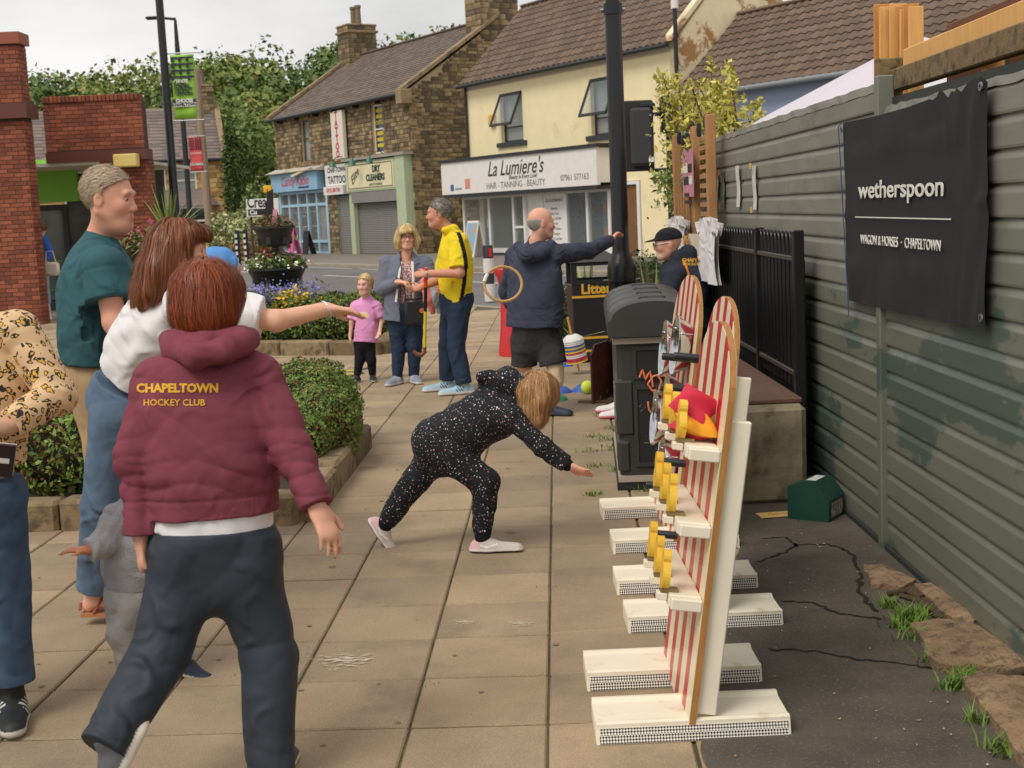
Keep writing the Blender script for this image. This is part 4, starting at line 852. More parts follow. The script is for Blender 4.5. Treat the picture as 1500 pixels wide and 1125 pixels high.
# red box behind the bald man
p = G(745, 523); t = empty('red_bin', (p[0] + .14, p[1] + .2, 0), 0, 'red moulded pedestal bin standing behind bald man', 'bin'); redp = mat('red_plastic', (206, 50, 58), .4, vary=.05, scale=2)
MB().lathe([(.25, 0), (.255, .03), (.22, .3), (.2, .72), (.23, .9), (.27, .96), (.27, 1.0), (.24, 1.01), (.21, .95)], 24).build('body', redp, t, 40); MB().lathe([(.2, 0), (.1, .04), (0, .05)], 20, (0, 0, .93)).build('lid', redp, t, 60)
# central black lamp column
pc = AT(911, 410, 11.6); t = empty('lamp_post', (pc[0], 11.6, 0), 0, 'thick glossy black lamp column beside litter bin', 'lamp post', 'street lamp columns'); zb = pc[2]
MB().lathe([(.12, 0), (.12, zb - .02), (.165, zb - .01), (.165, zb + .005), (.124, zb + .01), (.124, zb + .11), (.112, zb + .16), (.082, zb + .22), (.074, zb + .26), (.070, 3.35)], 28, cap=True).build('column', blackm, t, 35)
MB().lathe([(.062, 3.3), (.058, 7.5)], 24, cap=True).build('upper_shaft', blackm, t, 40); MB().lathe([(.082, 3.27), (.082, 3.36)], 24, cap=True).build('collar', blackm, t, 40)
for s_ in (-1, 1): MB().lathe([(.018, -.02), (.018, .02)], 8, (s_ * .085, 0, 3.31), 'x', True).build('bolt', galv, t)
# traffic signal: back of the head and its board
q_ = AT(935, 200, 24.0); t = empty('traffic_signal', (AT(985, 330, 24)[0], 24.0, 0), 0, 'black traffic signal pole with backing board seen from behind', 'traffic signal'); ox = t.location.x
MB().tube([(0, 0, 0), (0, 0, AT(985, 140, 24)[2])], .07, 12).build('pole', blackm, t, 60)
a, b_ = AT(916, 252, 24), AT(956, 146, 24); MB().bbox(a[0] - ox, b_[0] - ox, -.03, .03, a[2], b_[2], .06).build('backing_board', mat('matt_black', (40, 40, 40), .8), t)
a, b_ = AT(924, 244, 24), AT(955, 158, 24); MB().bbox(a[0] - ox, b_[0] - ox - .02, -.26, -.035, a[2], b_[2], .05).build('signal_head', mat('matt_black2', (50, 50, 50), .6), t)
for py_ in (170, 200, 230): MB().lathe([(.02, -.02), (.02, .02)], 8, (AT(950, py_, 24)[0] - ox, -.27, AT(950, py_, 24)[2]), 'y', True).build('screw', galv, t)
for py_ in (168, 250): MB().tube([(AT(950, py_, 24)[0] - ox, -.05, AT(950, py_, 24)[2]), (0, -.0, AT(985, py_ - 2, 24)[2])], .035, 8).build('bracket', blackm, t, 60)
MB().bbox(-.16, .14, -.14, .14, AT(985, 195, 24)[2], AT(985, 140, 24)[2], .03).build('junction_box', blackm, t)
MB().bbox(.16, .55, -.1, .05, AT(990, 192, 24)[2], AT(990, 138, 24)[2], .03).build('second_head', blackm, t); MB().bbox(.14, .2, -.16, .06, AT(990, 200, 24)[2], AT(990, 138, 24)[2], .01).build('head_rim', galv, t)
MB().bbox(-.52, -.25, -.1, .1, AT(965, 158, 24)[2], AT(965, 150, 24)[2], .03).tube([(-.35, 0, AT(965, 158, 24)[2]), (0, 0, AT(965, 160, 24)[2])], .03, 6).build('camera', blackm, t)
MB().box(AT(950, 240, 24)[0] - ox - .02, AT(953, 240, 24)[0] - ox + .03, -.265, -.262, AT(950, 238, 24)[2], AT(950, 231, 24)[2]).build('label_sticker', upvc, t)
# ---- litter bin
p = G(872, 531); t = empty('litter_bin', (p[0] + .03, p[1] + .25, 0), 0, 'square black litter bin with gold lettering under peaked lid', 'litter bin'); bw = .27; gold = mat('gold_paint', (214, 164, 60), .45)
t.rotation_euler = (0, 0, .06); binb = mat('bin_black', (30, 31, 33), .45, vary=.12, scale=4)
b = MB(); b.bbox(-bw, bw, -bw, bw, .03, .84, .012); b.build('body', binb, t)
b = MB()
for x0_, x1_, y0_, y1_ in ((-bw, -bw + .06, -bw, -bw + .06), (bw - .06, bw, -bw, -bw + .06), (-bw, -bw + .06, bw - .06, bw), (bw - .06, bw, bw - .06, bw)): b.box(x0_, x1_, y0_, y1_, .84, 1.08)
for y_ in (-bw, bw - .025): b.box(-bw + .06, bw - .06, y_, y_ + .025, .84, .89).box(-bw + .06, bw - .06, y_, y_ + .025, 1.04, 1.08)
b.build('aperture_frame', binb, t)
MB().add([(-bw - .02, -bw - .02, 1.08), (bw + .02, -bw - .02, 1.08), (bw + .02, bw + .02, 1.08), (-bw - .02, bw + .02, 1.08), (-.12, -.12, 1.19), (.12, -.12, 1.19), (.12, .12, 1.19), (-.12, .12, 1.19)], [(0, 3, 2, 1), (4, 5, 6, 7), (0, 1, 5, 4), (1, 2, 6, 5), (2, 3, 7, 6), (3, 0, 4, 7)]).build('lid', mat('bin_lid', (58, 58, 58), .5), t)
for z_ in (.70, .26, .12): MB().box(-bw - .002, bw + .002, -bw - .004, -bw + .01, z_, z_ + .025).build('gold_band', gold, t)
text('Litter', .145, gold, t, (-.01, -bw - .003, .79), bold=.005)
# ---- black recycling bins (row of hooded compartments)
rbm = mat('moulded_black', (58, 58, 56), .42, vary=.15, scale=3, bump=.12, bscale=120, spec=.4); rbd = mat('moulded_black_deep', (34, 34, 34), .55); bstrip = mat('pale_strip', (176, 162, 146), .6)
p = G(905, 718); t = empty('recycling_bin', (p[0] + .02, p[1], 0), math.radians(-3.5), 'large black moulded recycling bin with orange graffiti and ribbed hood', 'bin'); BW, BD, BH = .44, 1.55, .94
MB().bbox(0.0, BW, 0, BD, .05, BH, .03).build('body', rbm, t); MB().box(-.02, BW + .02, -.015, BD, .0, .05).build('base', rbd, t); MB().box(-.012, BW, -.018, BD, .05, .085).build('skirt_strip', bstrip, t)
MB().box(-.02, BW + .02, -.03, BD, BH - .07, BH - .035).build('pale_strip', bstrip, t)
hood = empty('hood'); hood.parent = t
prof = [(-.045, BH - .03), (-.05, BH + .05)] + [(BW / 2 - (BW / 2 + .045) * math.cos(a), BH + .06 + .13 * math.sin(a) ** .8) for a in np.linspace(.12, math.pi - .12, 15)] + [(BW + .05, BH + .05), (BW + .045, BH - .03)]
n_ = 4; seg = (BD + .1) / n_
for i in range(n_):
    y0_ = -.06 + i * seg; b = MB(); rows = []
    for (dy, g_) in ((0, .93), (.04, 1), (seg - .06, 1), (seg - .02, .95), (seg, .93)):
        rows.append([(BW / 2 + (x - BW / 2) * (1 if z < BH + .08 else g_), y0_ + dy, BH + (z - BH) * g_ - (0.0 if g_ == 1 else .0)) for x, z in prof])
    k = len(prof); vs = [v for r_ in rows for v in r_]; fs = [(r_ * k + j, r_ * k + j + 1, (r_ + 1) * k + j + 1, (r_ + 1) * k + j) for r_ in range(4) for j in range(k - 1)] + [tuple(range(k)), tuple(range(4 * k, 5 * k))]
    b.add(vs, fs); b.build('lid', rbm, hood, 45)
    MB().bbox(.14, .30, y0_ + .1, y0_ + .2, BH + .178, BH + .197, .01).build('handle_recess', rbd, hood)
for (x0_, x1_, z0_, z1_) in ((.09, .40, .66, .85), (.09, .40, .14, .62)):
    pn = empty('front_panel'); pn.parent = t; e = .022
    MB().box(x0_, x0_ + e, -.012, .0, z0_, z1_).box(x1_ - e, x1_, -.012, .0, z0_, z1_).box(x0_ + e, x1_ - e, -.012, .0, z0_, z0_ + e).box(x0_ + e, x1_ - e, -.012, .0, z1_ - e, z1_).build('panel_rim', rbm, pn); MB().box(x0_ + e, x1_ - e, -.003, .002, z0_ + e, z1_ - e).build('panel_face', rbd, pn)
MB().bbox(-.012, .1, -.012, .5, .32, .66, .02).build('side_bulge', rbm, t); MB().bbox(-.012, .07, -.012, .45, .1, .3, .02).build('side_bulge', rbm, t); MB().bbox(-.018, -.01, .1, .4, .38, .6, .002).build('notice_plate', mat('worn_label', (140, 140, 130), .6, rgb2=(70, 72, 70), scale=14), t)
orange = mat('graffiti_orange', (228, 132, 92), .7)
def stroke(pix, r=.007):
    pts_ = [AT(x, y, p[1] - .012) - np.array([p[0], p[1], 0]) for x, y in pix]; q2 = []
    for i in range(len(pts_) - 1):
        for u in (0, .33, .66): q2.append(pts_[i] * (1 - u) + pts_[i + 1] * u)
    q2.append(pts_[-1]); MB().tube([(v_[0], -.006 + v_[0] * -.05, v_[2]) for v_ in q2], r, 6, True).build('graffiti_stroke', orange, t, 60)
stroke([(932, 553), (936, 541), (941, 556), (947, 543), (952, 566)]); stroke([(962, 548), (952, 551), (944, 562), (950, 572), (960, 571), (964, 558), (958, 549), (968, 550), (975, 556), (974, 567)]); stroke([(953, 572), (955, 584), (966, 590), (972, 580), (978, 574)])
stroke([(944, 588), (946, 600), (952, 608), (960, 602), (963, 592), (966, 604), (974, 606)])
chalk = mat('chalk_mark', (120, 124, 128), .9); b = MB()
for i in range(26):
    x, z = random.uniform(.12, .36), random.uniform(.18, .5); a = random.uniform(-1, 1); l = random.uniform(.004, .03); b.add([(x, -.0045, z), (x + l * math.cos(a), -.0045, z + l * math.sin(a)), (x + l * math.cos(a), -.0045, z + l * math.sin(a) + .005), (x, -.0045, z + .005)], [(0, 1, 2, 3)])
o = b.build('chalk_scuffs', chalk, t); o['kind'] = 'stuff'
# ================================================================ PLANTING BEDS
kst = [mat('kerb_sandstone_%d' % i, c, .92, vary=.2, scale=6, bump=.7, bscale=40, dirt=((66, 58, 44), 7, .5, .7)) for i, c in enumerate(((134, 114, 84), (120, 102, 74), (144, 124, 94)))]
soilm = mat('soil', (58, 46, 36), .95, vary=.2, scale=10, bump=.8, bscale=40)
def bed(corners, label, h=.17):
    t = empty('planting_bed', (0, 0, 0), 0, label, 'planter'); n = len(corners)
    sheet_ = bpy.data.meshes.new('soil'); sheet_.from_pydata([(x, y, h - .05) for x, y in corners], [], [tuple(range(n))]); sheet_.materials.append(soilm); link('soil', sheet_, None, t)
    for i in range(n):
        a, b_ = np.array(corners[i]), np.array(corners[(i + 1) % n]); l = np.linalg.norm(b_ - a); k = max(1, int(round(l / .75))); d = (b_ - a) / l
        for j in range(k):
            L_ = l / k - .012; c = a + d * (j + .5) * l / k; me = MB().bbox(-L_ / 2, L_ / 2, -.09, .09, -.02, h + random.uniform(-.012, .012), .022).mesh('kerb_stone'); me.materials.append(random.choice(kst)); link('kerb_stone', me, None, t, (c[0], c[1], 0), (0, 0, math.atan2(d[1], d[0])))
    return t
bed([tuple(G(440, 765)[:2]), tuple(G(528, 655)[:2]), (-2.2, 10.3), (-4.2, 10.4), (-4.6, 7.6)], 'stone kerbed planting bed with clipped hedge behind the woman in maroon')
bed([tuple(G(345, 520)[:2]), tuple(G(560, 519)[:2]), (-1.5, 19.8), (-4.5, 21.5), (-4.8, 17.2)], 'stone kerbed flower bed round the tiered planter')
def hedge(label, cs, seed, cols=((74, 100, 46), (142, 160, 78)), tips=((96, 60, 36), (140, 84, 50)), leaf=.024, n=7000, red=.12):
    rg_ = np.random.default_rng(seed); t = empty('hedge', (cs[0][0], cs[0][1], 0), 0, label, 'hedge'); V_, F_, C_ = [], [], []; off = 0; o0 = np.array([cs[0][0], cs[0][1], 0])
    ins = MB()
    for (x, y, z, rx, ry, rz) in cs:
        m = int(n * (rx * ry + rx * rz + ry * rz) / .3 * (.03 / leaf) ** 1.0)
        P, d = blob_points(m, (x, y, z), (rx, ry, rz), rg_, .80, .10, 3.2); k = P[:, 2] > .1; P, d = P[k], d[k]
        V, F = leaves(P - o0, d, leaf, .55, .5, rg_); c = colvar(len(P), *cols, rg_); msk = np.repeat((rg_.uniform(0, 1, len(P)) < red * np.clip(1.4 * (.5 + .5 * np.sin(P[:, 0] * 5 + P[:, 1] * 3)), 0, 1)), 4); c[msk] = colvar(len(P), *tips, rg_)[msk]
        V_.append(V); F_.append(F + off); C_.append(c); off += len(V)
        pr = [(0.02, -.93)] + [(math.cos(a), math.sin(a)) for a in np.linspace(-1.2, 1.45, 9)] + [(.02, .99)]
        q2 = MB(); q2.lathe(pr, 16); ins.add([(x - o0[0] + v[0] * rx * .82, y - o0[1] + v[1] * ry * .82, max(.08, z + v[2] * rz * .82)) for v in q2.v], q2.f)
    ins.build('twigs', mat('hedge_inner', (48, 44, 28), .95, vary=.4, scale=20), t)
    link('foliage', fast_mesh('foliage', np.concatenate(V_), np.concatenate(F_), LEAF, np.concatenate(C_)), None, t); return t
a = G(468, 700); hedge('rounded clipped hebe hedge at the bed corner, red-tipped', [(a[0] - .12, a[1] + .38, .31, .38, .6, .33), (a[0] - .2, a[1] + 1.0, .36, .36, .55, .31), (a[0] - .1, a[1] - .1, .27, .2, .28, .21)], 21, n=7600)
hedge('scruffy green hedge with rust tips beside leopard print sleeve', [(-2.62, 8.0, .42, .5, .4, .42), (-3.3, 8.2, .42, .5, .45, .42), (-2.1, 8.25, .36, .4, .42, .36), (-1.75, 8.9, .34, .4, .5, .34)], 22, n=5200, red=.28, leaf=.03)
hedge('low green hedge along the far flower bed', [(-3.2, 17.3, .33, .7, .5, .36), (-2.35, 17.1, .33, .65, .5, .36), (-1.9, 17.6, .34, .5, .7, .36), (-2.4, 18.4, .3, .6, .7, .34)], 23, n=3000, leaf=.04, red=.1, cols=((66, 90, 40), (124, 146, 66)))
def flowers(label, pts_, n, h, spread, cols, name='flower_patch', size=.022, stem=((70, 96, 44), (104, 126, 60)), seed=3):
    rg_ = np.random.default_rng(seed); t = empty(name, (pts_[0][0], pts_[0][1], 0), 0, label, 'flowers'); o0 = np.array([pts_[0][0], pts_[0][1], 0]); P = []
    for p_ in pts_: P.append(np.array([p_[0], p_[1], p_[2]]) + rg_.normal(0, 1, (n, 3)) * [spread, spread * .7, h])
    P = np.concatenate(P); up = np.tile([0, -.5, .8], (len(P), 1)); V, F = leaves(P - o0, up, size, .6, .9, rg_); c = np.concatenate([colvar(1, *cols[int(i)], rg_) for i in rg_.integers(0, len(cols), len(P))])
    link('blossom', fast_mesh('blossom', V, F, LEAF, c), None, t)
    P2 = P + rg_.normal(0, 1, P.shape) * [spread * .25, spread * .25, h * .5] - [0, 0, h * .9]; V, F = leaves(P2 - o0, up, size * 1.7, 1.2, .35, rg_); link('leafage', fast_mesh('leafage', V, F, LEAF, colvar(len(P2), *stem, rg_)), None, t); return t
VIO = ((112, 104, 176), (150, 144, 204)); YEL = ((222, 180, 40), (236, 206, 80)); PNK = ((214, 90, 120), (232, 130, 150)); WHT = ((226, 222, 214), (240, 238, 230)); RST = ((120, 80, 56), (150, 110, 80))
a = AT(115, 560, 8.1); flowers('violet lobelia flowers trailing over near bed hedge', [tuple(a), tuple(AT(95, 585, 8.0)), tuple(AT(140, 545, 8.3))], 170, .07, .11, [VIO], size=.02)
a = AT(125, 600, 7.9); flowers('small yellow bedding flowers beside jeans in near bed', [tuple(AT(128, 590, 8.0)), tuple(AT(140, 596, 8.0))], 70, .025, .06, [YEL], size=.025)
flowers('violet lobelia flowers under the tiered planter', [tuple(AT(375, 432, 16.9)), tuple(AT(395, 430, 17)), tuple(AT(420, 436, 17.2)), tuple(AT(445, 425, 17.2)), tuple(AT(362, 440, 16.9))], 190, .07, .14, [VIO], size=.035)
flowers('yellow bedding flowers in the far bed', [tuple(AT(425, 436, 16.9)), tuple(AT(418, 443, 16.9))], 110, .05, .12, [YEL], size=.04)
# tiered planters
planter_m = mat('planter_black', (36, 38, 38), .45, vary=.1, scale=4)
def tier(label, x, y, tiers, plants, group):
    t = empty('tiered_planter', (x, y, 0), 0, label, 'planter', group); zt = max(z for z, _, _ in tiers)
    MB().tube([(0, 0, 0), (0, 0, zt)], .055, 12).build('post', planter_m, t, 60)
    for z, r, h in tiers:
        b_ = empty('bowl'); b_.parent = t
        MB().lathe([(.02, z), (r * .66, z), (r * .7, z + .02), (r * .97, z + h - .03), (r * 1.04, z + h - .03), (r * 1.04, z + h), (r * .95, z + h), (r * .93, z + h - .06), (.02, z + h - .06)], 28).build('shell', planter_m, b_, 40)
        MB().lathe([(.01, 0), (r * .92, 0)], 20, (0, 0, z + h - .055)).build('compost', soilm, b_)
        for k in range(6):
            a = k * 1.047 + .3; c, s_ = math.cos(a), math.sin(a); MB().bbox(-.035, .035, -.02, .02, -.05, .05, .01).build('lug', planter_m, b_, None, (c * r * .78, s_ * r * .78, z + h * .28), (0, 0, a + math.pi / 2))
    return t
ctr = AT(406, 400, 18.0)
tp = tier('two tier black planter with pink and white flowers in the far bed', ctr[0], 18.0, [(.77, .40, .27), (1.32, .27, .27)], None, 'tiered black planters')
V_, F_, C_ = [], [], []
def plantfill(t, z, r, n, hgt, cols, leaf, seed, droop=0.0, asp=.5, name='planting'):
    rg_ = np.random.default_rng(seed); a = rg_.uniform(0, 6.283, n); rad = r * np.sqrt(rg_.uniform(0, 1, n)) * (1 + droop); P = np.stack([np.cos(a) * rad, np.sin(a) * rad, z + hgt * rg_.uniform(-.1, 1, n) * (1 - .55 * (rad / (r * (1 + droop))) ** 2) - droop * .1 * (rad > r)], 1)
    V, F = leaves(P, np.tile([0, 0, 1.], (n, 1)) + P * [1, 1, 0], leaf, .8, asp, rg_); c = np.concatenate([colvar(1, *cols[int(i)], rg_) for i in rg_.integers(0, len(cols), n)]); link(name, fast_mesh(name, V, F, LEAF, c), None, t)
GRN = ((80, 106, 46), (126, 144, 66)); GR2 = ((64, 84, 38), (96, 116, 52))
plantfill(tp, 1.04, .36, 1500, .22, [GRN, GR2], .05, 1, .1); plantfill(tp, 1.06, .40, 130, .15, [WHT], .045, 2, .25, .9, 'white_flowers'); plantfill(tp, 1.12, .3, 40, .26, [PNK], .06, 3, 0, .9, 'pink_flowers')
plantfill(tp, 1.57, .25, 800, .2, [RST, GR2, RST], .05, 4, .1, .25)
fl = empty('small_flag', (ctr[0], 17.95, 0), 0, 'folded black and pink flag stuck in upper planter', 'flag'); MB().tube([(-.07, 0, 1.5), (-.05, 0, 2.08)], .008, 6).build('stick', darkpaint, fl)
MB().prism([(-.12, 1.68), (-.04, 2.05), (.03, 2.08), (.02, 1.8), (-.02, 1.65)], -.02, .01, 'y').build('black_cloth', blk, fl); MB().prism([(-.02, 1.64), (.02, 1.82), (.07, 1.8), (.05, 1.62)], -.03, .0, 'y').build('pink_cloth', mat('cloth_pink', (206, 150, 160), .8), fl)
c2 = AT(232, 362, 13.0)
tp2 = tier('tiered black planter with spiky palm and pink geraniums behind teal shirt', c2[0], 13.0, [(.85, .5, .3), (1.2, .34, .27)], None, 'tiered black planters')
plantfill(tp2, 1.46, .33, 1700, .2, [GRN, GR2, RST], .045, 6, .15, .4); plantfill(tp2, 1.52, .3, 90, .22, [PNK], .05, 7, .05, .9, 'pink_flowers'); plantfill(tp2, 1.46, .36, 70, .14, [VIO], .03, 8, .2, .9, 'violet_flowers'); plantfill(tp2, 1.13, .46, 700, .15, [GRN, GR2], .05, 9, .1)
b = MB(); C_ = []; V_ = []; F_ = []
for i in range(70):
    a = random.uniform(0, 6.283); el = random.uniform(.1, 1.45); l = random.uniform(.38, .66); u = np.array([math.cos(a) * math.cos(el), math.sin(a) * math.cos(el), math.sin(el)]); w = np.cross(u, [0, 0, 1.]); w = w / (np.linalg.norm(w) + 1e-6) * .011; k = len(V_); o0 = np.array([.13, -.05, 1.52])
    for s_, ww in ((0, .7), (.4, 1), (.75, .7), (1, .05)): c = o0 + u * l * s_ - np.array([0, 0, .16 * l * s_ * s_ * 2 * math.cos(el)]); V_ += [c - w * ww, c + w * ww]
    F_ += [(k, k + 1, k + 3, k + 2), (k + 2, k + 3, k + 5, k + 4), (k + 4, k + 5, k + 7, k + 6)]; t_ = random.random(); C_ += [np.array(s2l((112, 132, 64))) * t_ + np.array(s2l((160, 172, 96))) * (1 - t_)] * 8
link('palm_leaves', fast_mesh('palm_leaves', np.array(V_), np.array(F_), LEAF, np.array(C_)), None, tp2)
# shrubs behind the litter bin and against the railings
p = AT(950, 420, 15.5); hedge('dense dark green bush behind the lamp column and bins', [(p[0], 15.6, .55, .6, .5, .55), (p[0] - .75, 15.9, .4, .5, .5, .42)], 31, n=1700, leaf=.045, cols=((38, 60, 30), (76, 100, 46)), red=0)
def strap(label, x, y, n, l, seed, c1=(124, 136, 70), c2=(186, 184, 116)):
    rg_ = random.Random(seed); t = empty('strap_plant', (x, y, 0), 0, label, 'plant'); V_, F_, C_ = [], [], []
    for i in range(n):
        a = rg_.uniform(0, 6.283); el = rg_.uniform(.6, 1.5); L_ = l * rg_.uniform(.5, 1.1); u = np.array([math.cos(a) * math.cos(el), math.sin(a) * math.cos(el), math.sin(el)]); w = np.cross(u, [0, 0, 1.]); w = w / (np.linalg.norm(w) + 1e-6) * .02; k = len(V_)
        for s_, ww in ((0, .8), (.35, 1), (.7, .8), (1, .05)): c = u * L_ * s_ - np.array([0, 0, .5 * L_ * s_ * s_ * math.cos(el)]); V_ += [c - w * ww, c + w * ww]
        F_ += [(k, k + 1, k + 3, k + 2), (k + 2, k + 3, k + 5, k + 4), (k + 4, k + 5, k + 7, k + 6)]; q_ = rg_.random(); C_ += [np.array(s2l(c1)) * q_ + np.array(s2l(c2)) * (1 - q_)] * 8
    link('leaf_blades', fast_mesh('leaf_blades', np.array(V_), np.array(F_), LEAF, np.array(C_)), None, t)
p = G(838, 500); strap('arching variegated strap-leaved plant beside litter bin', p[0] + .05, 14.6, 46, .75, 1); p = AT(965, 400, 14.4); strap('tall pale strap-leaved plant behind capped man', p[0] - .05, 14.4, 40, 1.55, 2); p = AT(860, 380, 16); strap('tall strap-leaved plant behind the litter bin', p[0], 16.2, 40, 1.3, 3)
# ================================================================ FENCE ON THE RIGHT
FX = 1.75
def PXP(px, py, X):                       # photo pixel -> point on the plane x = X
    d = ray(px, py); return cC + d * (X / d[0])
fcl = [mat('cladding_green_%d' % i, c, .4, vary=.10, scale=1.6, bump=.06, bscale=40, dirt=d_, stretch=(1, .5, 1.2)) for i, (c, d_) in enumerate((((114, 117, 103), ((82, 95, 86), 1.3, .55, .57)), ((119, 120, 109), ((136, 130, 116), 2.0, .48, .56)), ((103, 114, 106), ((88, 101, 95), 2.2, .5, .55))))]
fcu = [mat('cladding_faded_%d' % i, c, .6, vary=.14, scale=2.0, bump=.08, bscale=40, dirt=((98, 94, 83), 3.0, .56, .72), stretch=(1, .6, 2)) for i, c in enumerate(((126, 123, 111), (118, 115, 104), (130, 125, 112)))]
fence = empty('clad_fence', (FX, 0, 0), 0, 'tall grey-green horizontally clad fence with painted patches', 'fence')
SP = .1185
def slat(y0, y1, z, m, h=SP):
    b = MB(); b.prism([(-.004, .0), (-.0165, .003), (-.0185, .012), (-.0175, h * .70), (-.0165, h * .74), (-.003, h * .985), (-.003, h + .012), (.02, h + .012), (.02, 0)], y0, y1, 'y'); b.v = [(v[0], v[1], v[2] + z) for v in b.v]; b.build('cladding_board', m, fence)
for i in range(18):
    z = .03 + i * SP; pal = fcu if i > 9 else fcl
    if i < 17: slat(2.6, 6.11, z, fcl[0] if i < 13 else fcu[0])
    j = 8.4 + random.uniform(-.3, .9); slat(6.17, j - .003, z, pal[0]); slat(j + .003, 12.2, z + random.uniform(-.004, .004), pal[0])
MB().bbox(-.045, .03, 6.108, 6.172, .0, 2.2, .006).build('post', fcl[0], fence); MB().bbox(-.03, .02, 2.6, 12.2, .0, .035, .004).build('base_rail', mat('rail_dark', (46, 50, 46), .7), fence)
MB().box(.021, .05, 2.6, 12.2, .0, 2.1).build('backing', mat('rail_dark', (46, 50, 46), .7), fence)
# torn top strip: crumpled capping metal
b = MB(); vs = []; 
for k in range(60):
    y = 6.2 + 6.0 * k / 59; z = .03 + 18 * SP + random.uniform(-.003, .006); vs += [(-.0195 + random.uniform(-.003, .001), y, z - .03), (-.012 + random.uniform(-.006, .006), y, z + .012), (.02, y, z)]
for k in range(59): b.add([vs[3 * k], vs[3 * k + 3], vs[3 * k + 4], vs[3 * k + 1]], [(0, 1, 2, 3)]); b.add([vs[3 * k + 1], vs[3 * k + 4], vs[3 * k + 5], vs[3 * k + 2]], [(0, 1, 2, 3)])
b.build('crumpled_capping', fcu[0], fence)
b = MB(); vs = []
for k in range(50):
    y = 2.6 + 3.5 * k / 49; z = .03 + 17 * SP + random.uniform(-.003, .008); vs += [(-.0195 + random.uniform(-.003, .001), y, z - .02), (-.008 + random.uniform(-.006, .006), y, z + .014), (.02, y, z)]
for k in range(49): b.add([vs[3 * k], vs[3 * k + 3], vs[3 * k + 4], vs[3 * k + 1]], [(0, 1, 2, 3)]); b.add([vs[3 * k + 1], vs[3 * k + 4], vs[3 * k + 5], vs[3 * k + 2]], [(0, 1, 2, 3)])
b.build('crumpled_capping', fcu[1], fence)
# paper strips taped to the fence
paper = mat('paper_white', (206, 202, 194), .8, vary=.06, scale=8); tape_y = mat('tape_yellow', (220, 180, 60), .6)
for n_, (px, y0, y1, c_) in enumerate(((1050, 257, 292, paper), (1059, 253, 302, mat('strip_green', (84, 116, 84), .7, rgb2=(150, 150, 140), scale=9)), (1082, 243, 303, paper), (1106, 243, 307, paper))):
    a, d_ = PXP(px - 2.5, y0, FX - .03), PXP(px + 3, y1, FX - .03); t = empty('paper_strip', (FX - .034, (a[1] + d_[1]) / 2, 0), 0, ['short white paper strip taped on fence near trellis', 'green and clear strip taped on fence between papers', 'long white paper strip taped to the faded cladding', 'curling white paper strip with yellow tape on fence'][n_], 'notice')
    w = (a[1] - d_[1]) / 2; V = []; F = []
    for k in range(7):
        z = d_[2] + (a[2] - d_[2]) * k / 6; V += [(-.004 * math.sin(k * 1.1 + n_), -w + .006 * (n_ == 3) * math.sin(k), z), (-.004 * math.sin(k * 1.1 + n_) - .004, w, z)]
    for k in range(6): F.append((2 * k, 2 * k + 1, 2 * k + 3, 2 * k + 2))
    link('paper_sheet', fast_mesh('paper_sheet', np.array(V), np.array(F), c_), None, t)
    if n_ in (1, 3):
        for z_ in (d_[2], a[2]): MB().box(-.03, -.024, -.02, .02, z_ - .02, z_ + .02).build('tape', tape_y, t)
# banner
BN = empty('pub_banner', (FX - .045, 0, 0), 0, 'black cloth banner reading wetherspoon hung on the clad fence', 'banner'); ban = mat('banner_black', (25, 25, 26), .75, vary=.12, scale=3, bump=.15, bscale=180)
cs = [PXP(1236, 180, FX - .045), PXP(1449, 112, FX - .045), PXP(1449, 485, FX - .045), PXP(1246, 440, FX - .045)]
TL, TR, BR, BL = [(c[1], c[2]) for c in cs]; nu, nv = 48, 40; V = []; F = []; rb_ = np.random.default_rng(4)
for j in range(nv + 1):
    v = j / nv
    for i in range(nu + 1):
        u = i / nu; ya = TL[0] + (TR[0] - TL[0]) * u; yb_ = BL[0] + (BR[0] - BL[0]) * u; za = TL[1] + (TR[1] - TL[1]) * u; zb_ = BL[1] + (BR[1] - BL[1]) * u
        flat = 1 - .88 * max(0, min(1, (.48 - abs(u - .45)) * 12)) * max(0, min(1, (.30 - abs(v - .5)) * 14))
        w = .007 * math.sin(u * 17 + 2.5 * v + 1.3 * math.sin(v * 5)) * (.3 + v) + .006 * math.sin(u * 6 - v * 7) + .010 * math.exp(-((u - .55 - .1 * v) / .03) ** 2) * v + .008 * math.exp(-((v - .52 + .04 * u) / .025) ** 2)
        if u > .78: w += .008 * math.sin((u - .78) * 60 + v * 6)
        sag = .02 * math.sin(u * math.pi) * (1 - v) - .012 * math.sin(u * math.pi * 3) * v
        V.append((-abs(w) * flat - .004, ya + (yb_ - ya) * v + .008 * math.sin(v * 9) * (u > .9), za + (zb_ - za) * v - sag * (v < .15) * 1.0 + (.012 * rb_.normal() if (v == 0 and u > .7) else 0)))
for j in range(nv):
    for i in range(nu): F.append((j * (nu + 1) + i, j * (nu + 1) + i + 1, (j + 1) * (nu + 1) + i + 1, (j + 1) * (nu + 1) + i))
link('banner_cloth', fast_mesh('banner_cloth', np.array(V), np.array(F), ban), None, BN)
MB().tube([(-.012, TL[0], TL[1]), (-.03, TL[0] - .01, TL[1] - .02), (-.01, BL[0], BL[1] - .08)], .003, 5).build('cord', mat('cord_blue', (50, 80, 130), .7), BN)
for (y_, z_), dy_, dz_ in ((TL, -.03, -.03), (TR, .03, -.03), (BR, .03, .045)): MB().lathe([(.008, -.003), (.016, -.003), (.016, .003), (.008, .003)], 12, (-.02, y_ + dy_, z_ + dz_), 'x').build('eyelet', galv, BN, 40)
printw = mat('print_white', (226, 222, 212), .8)
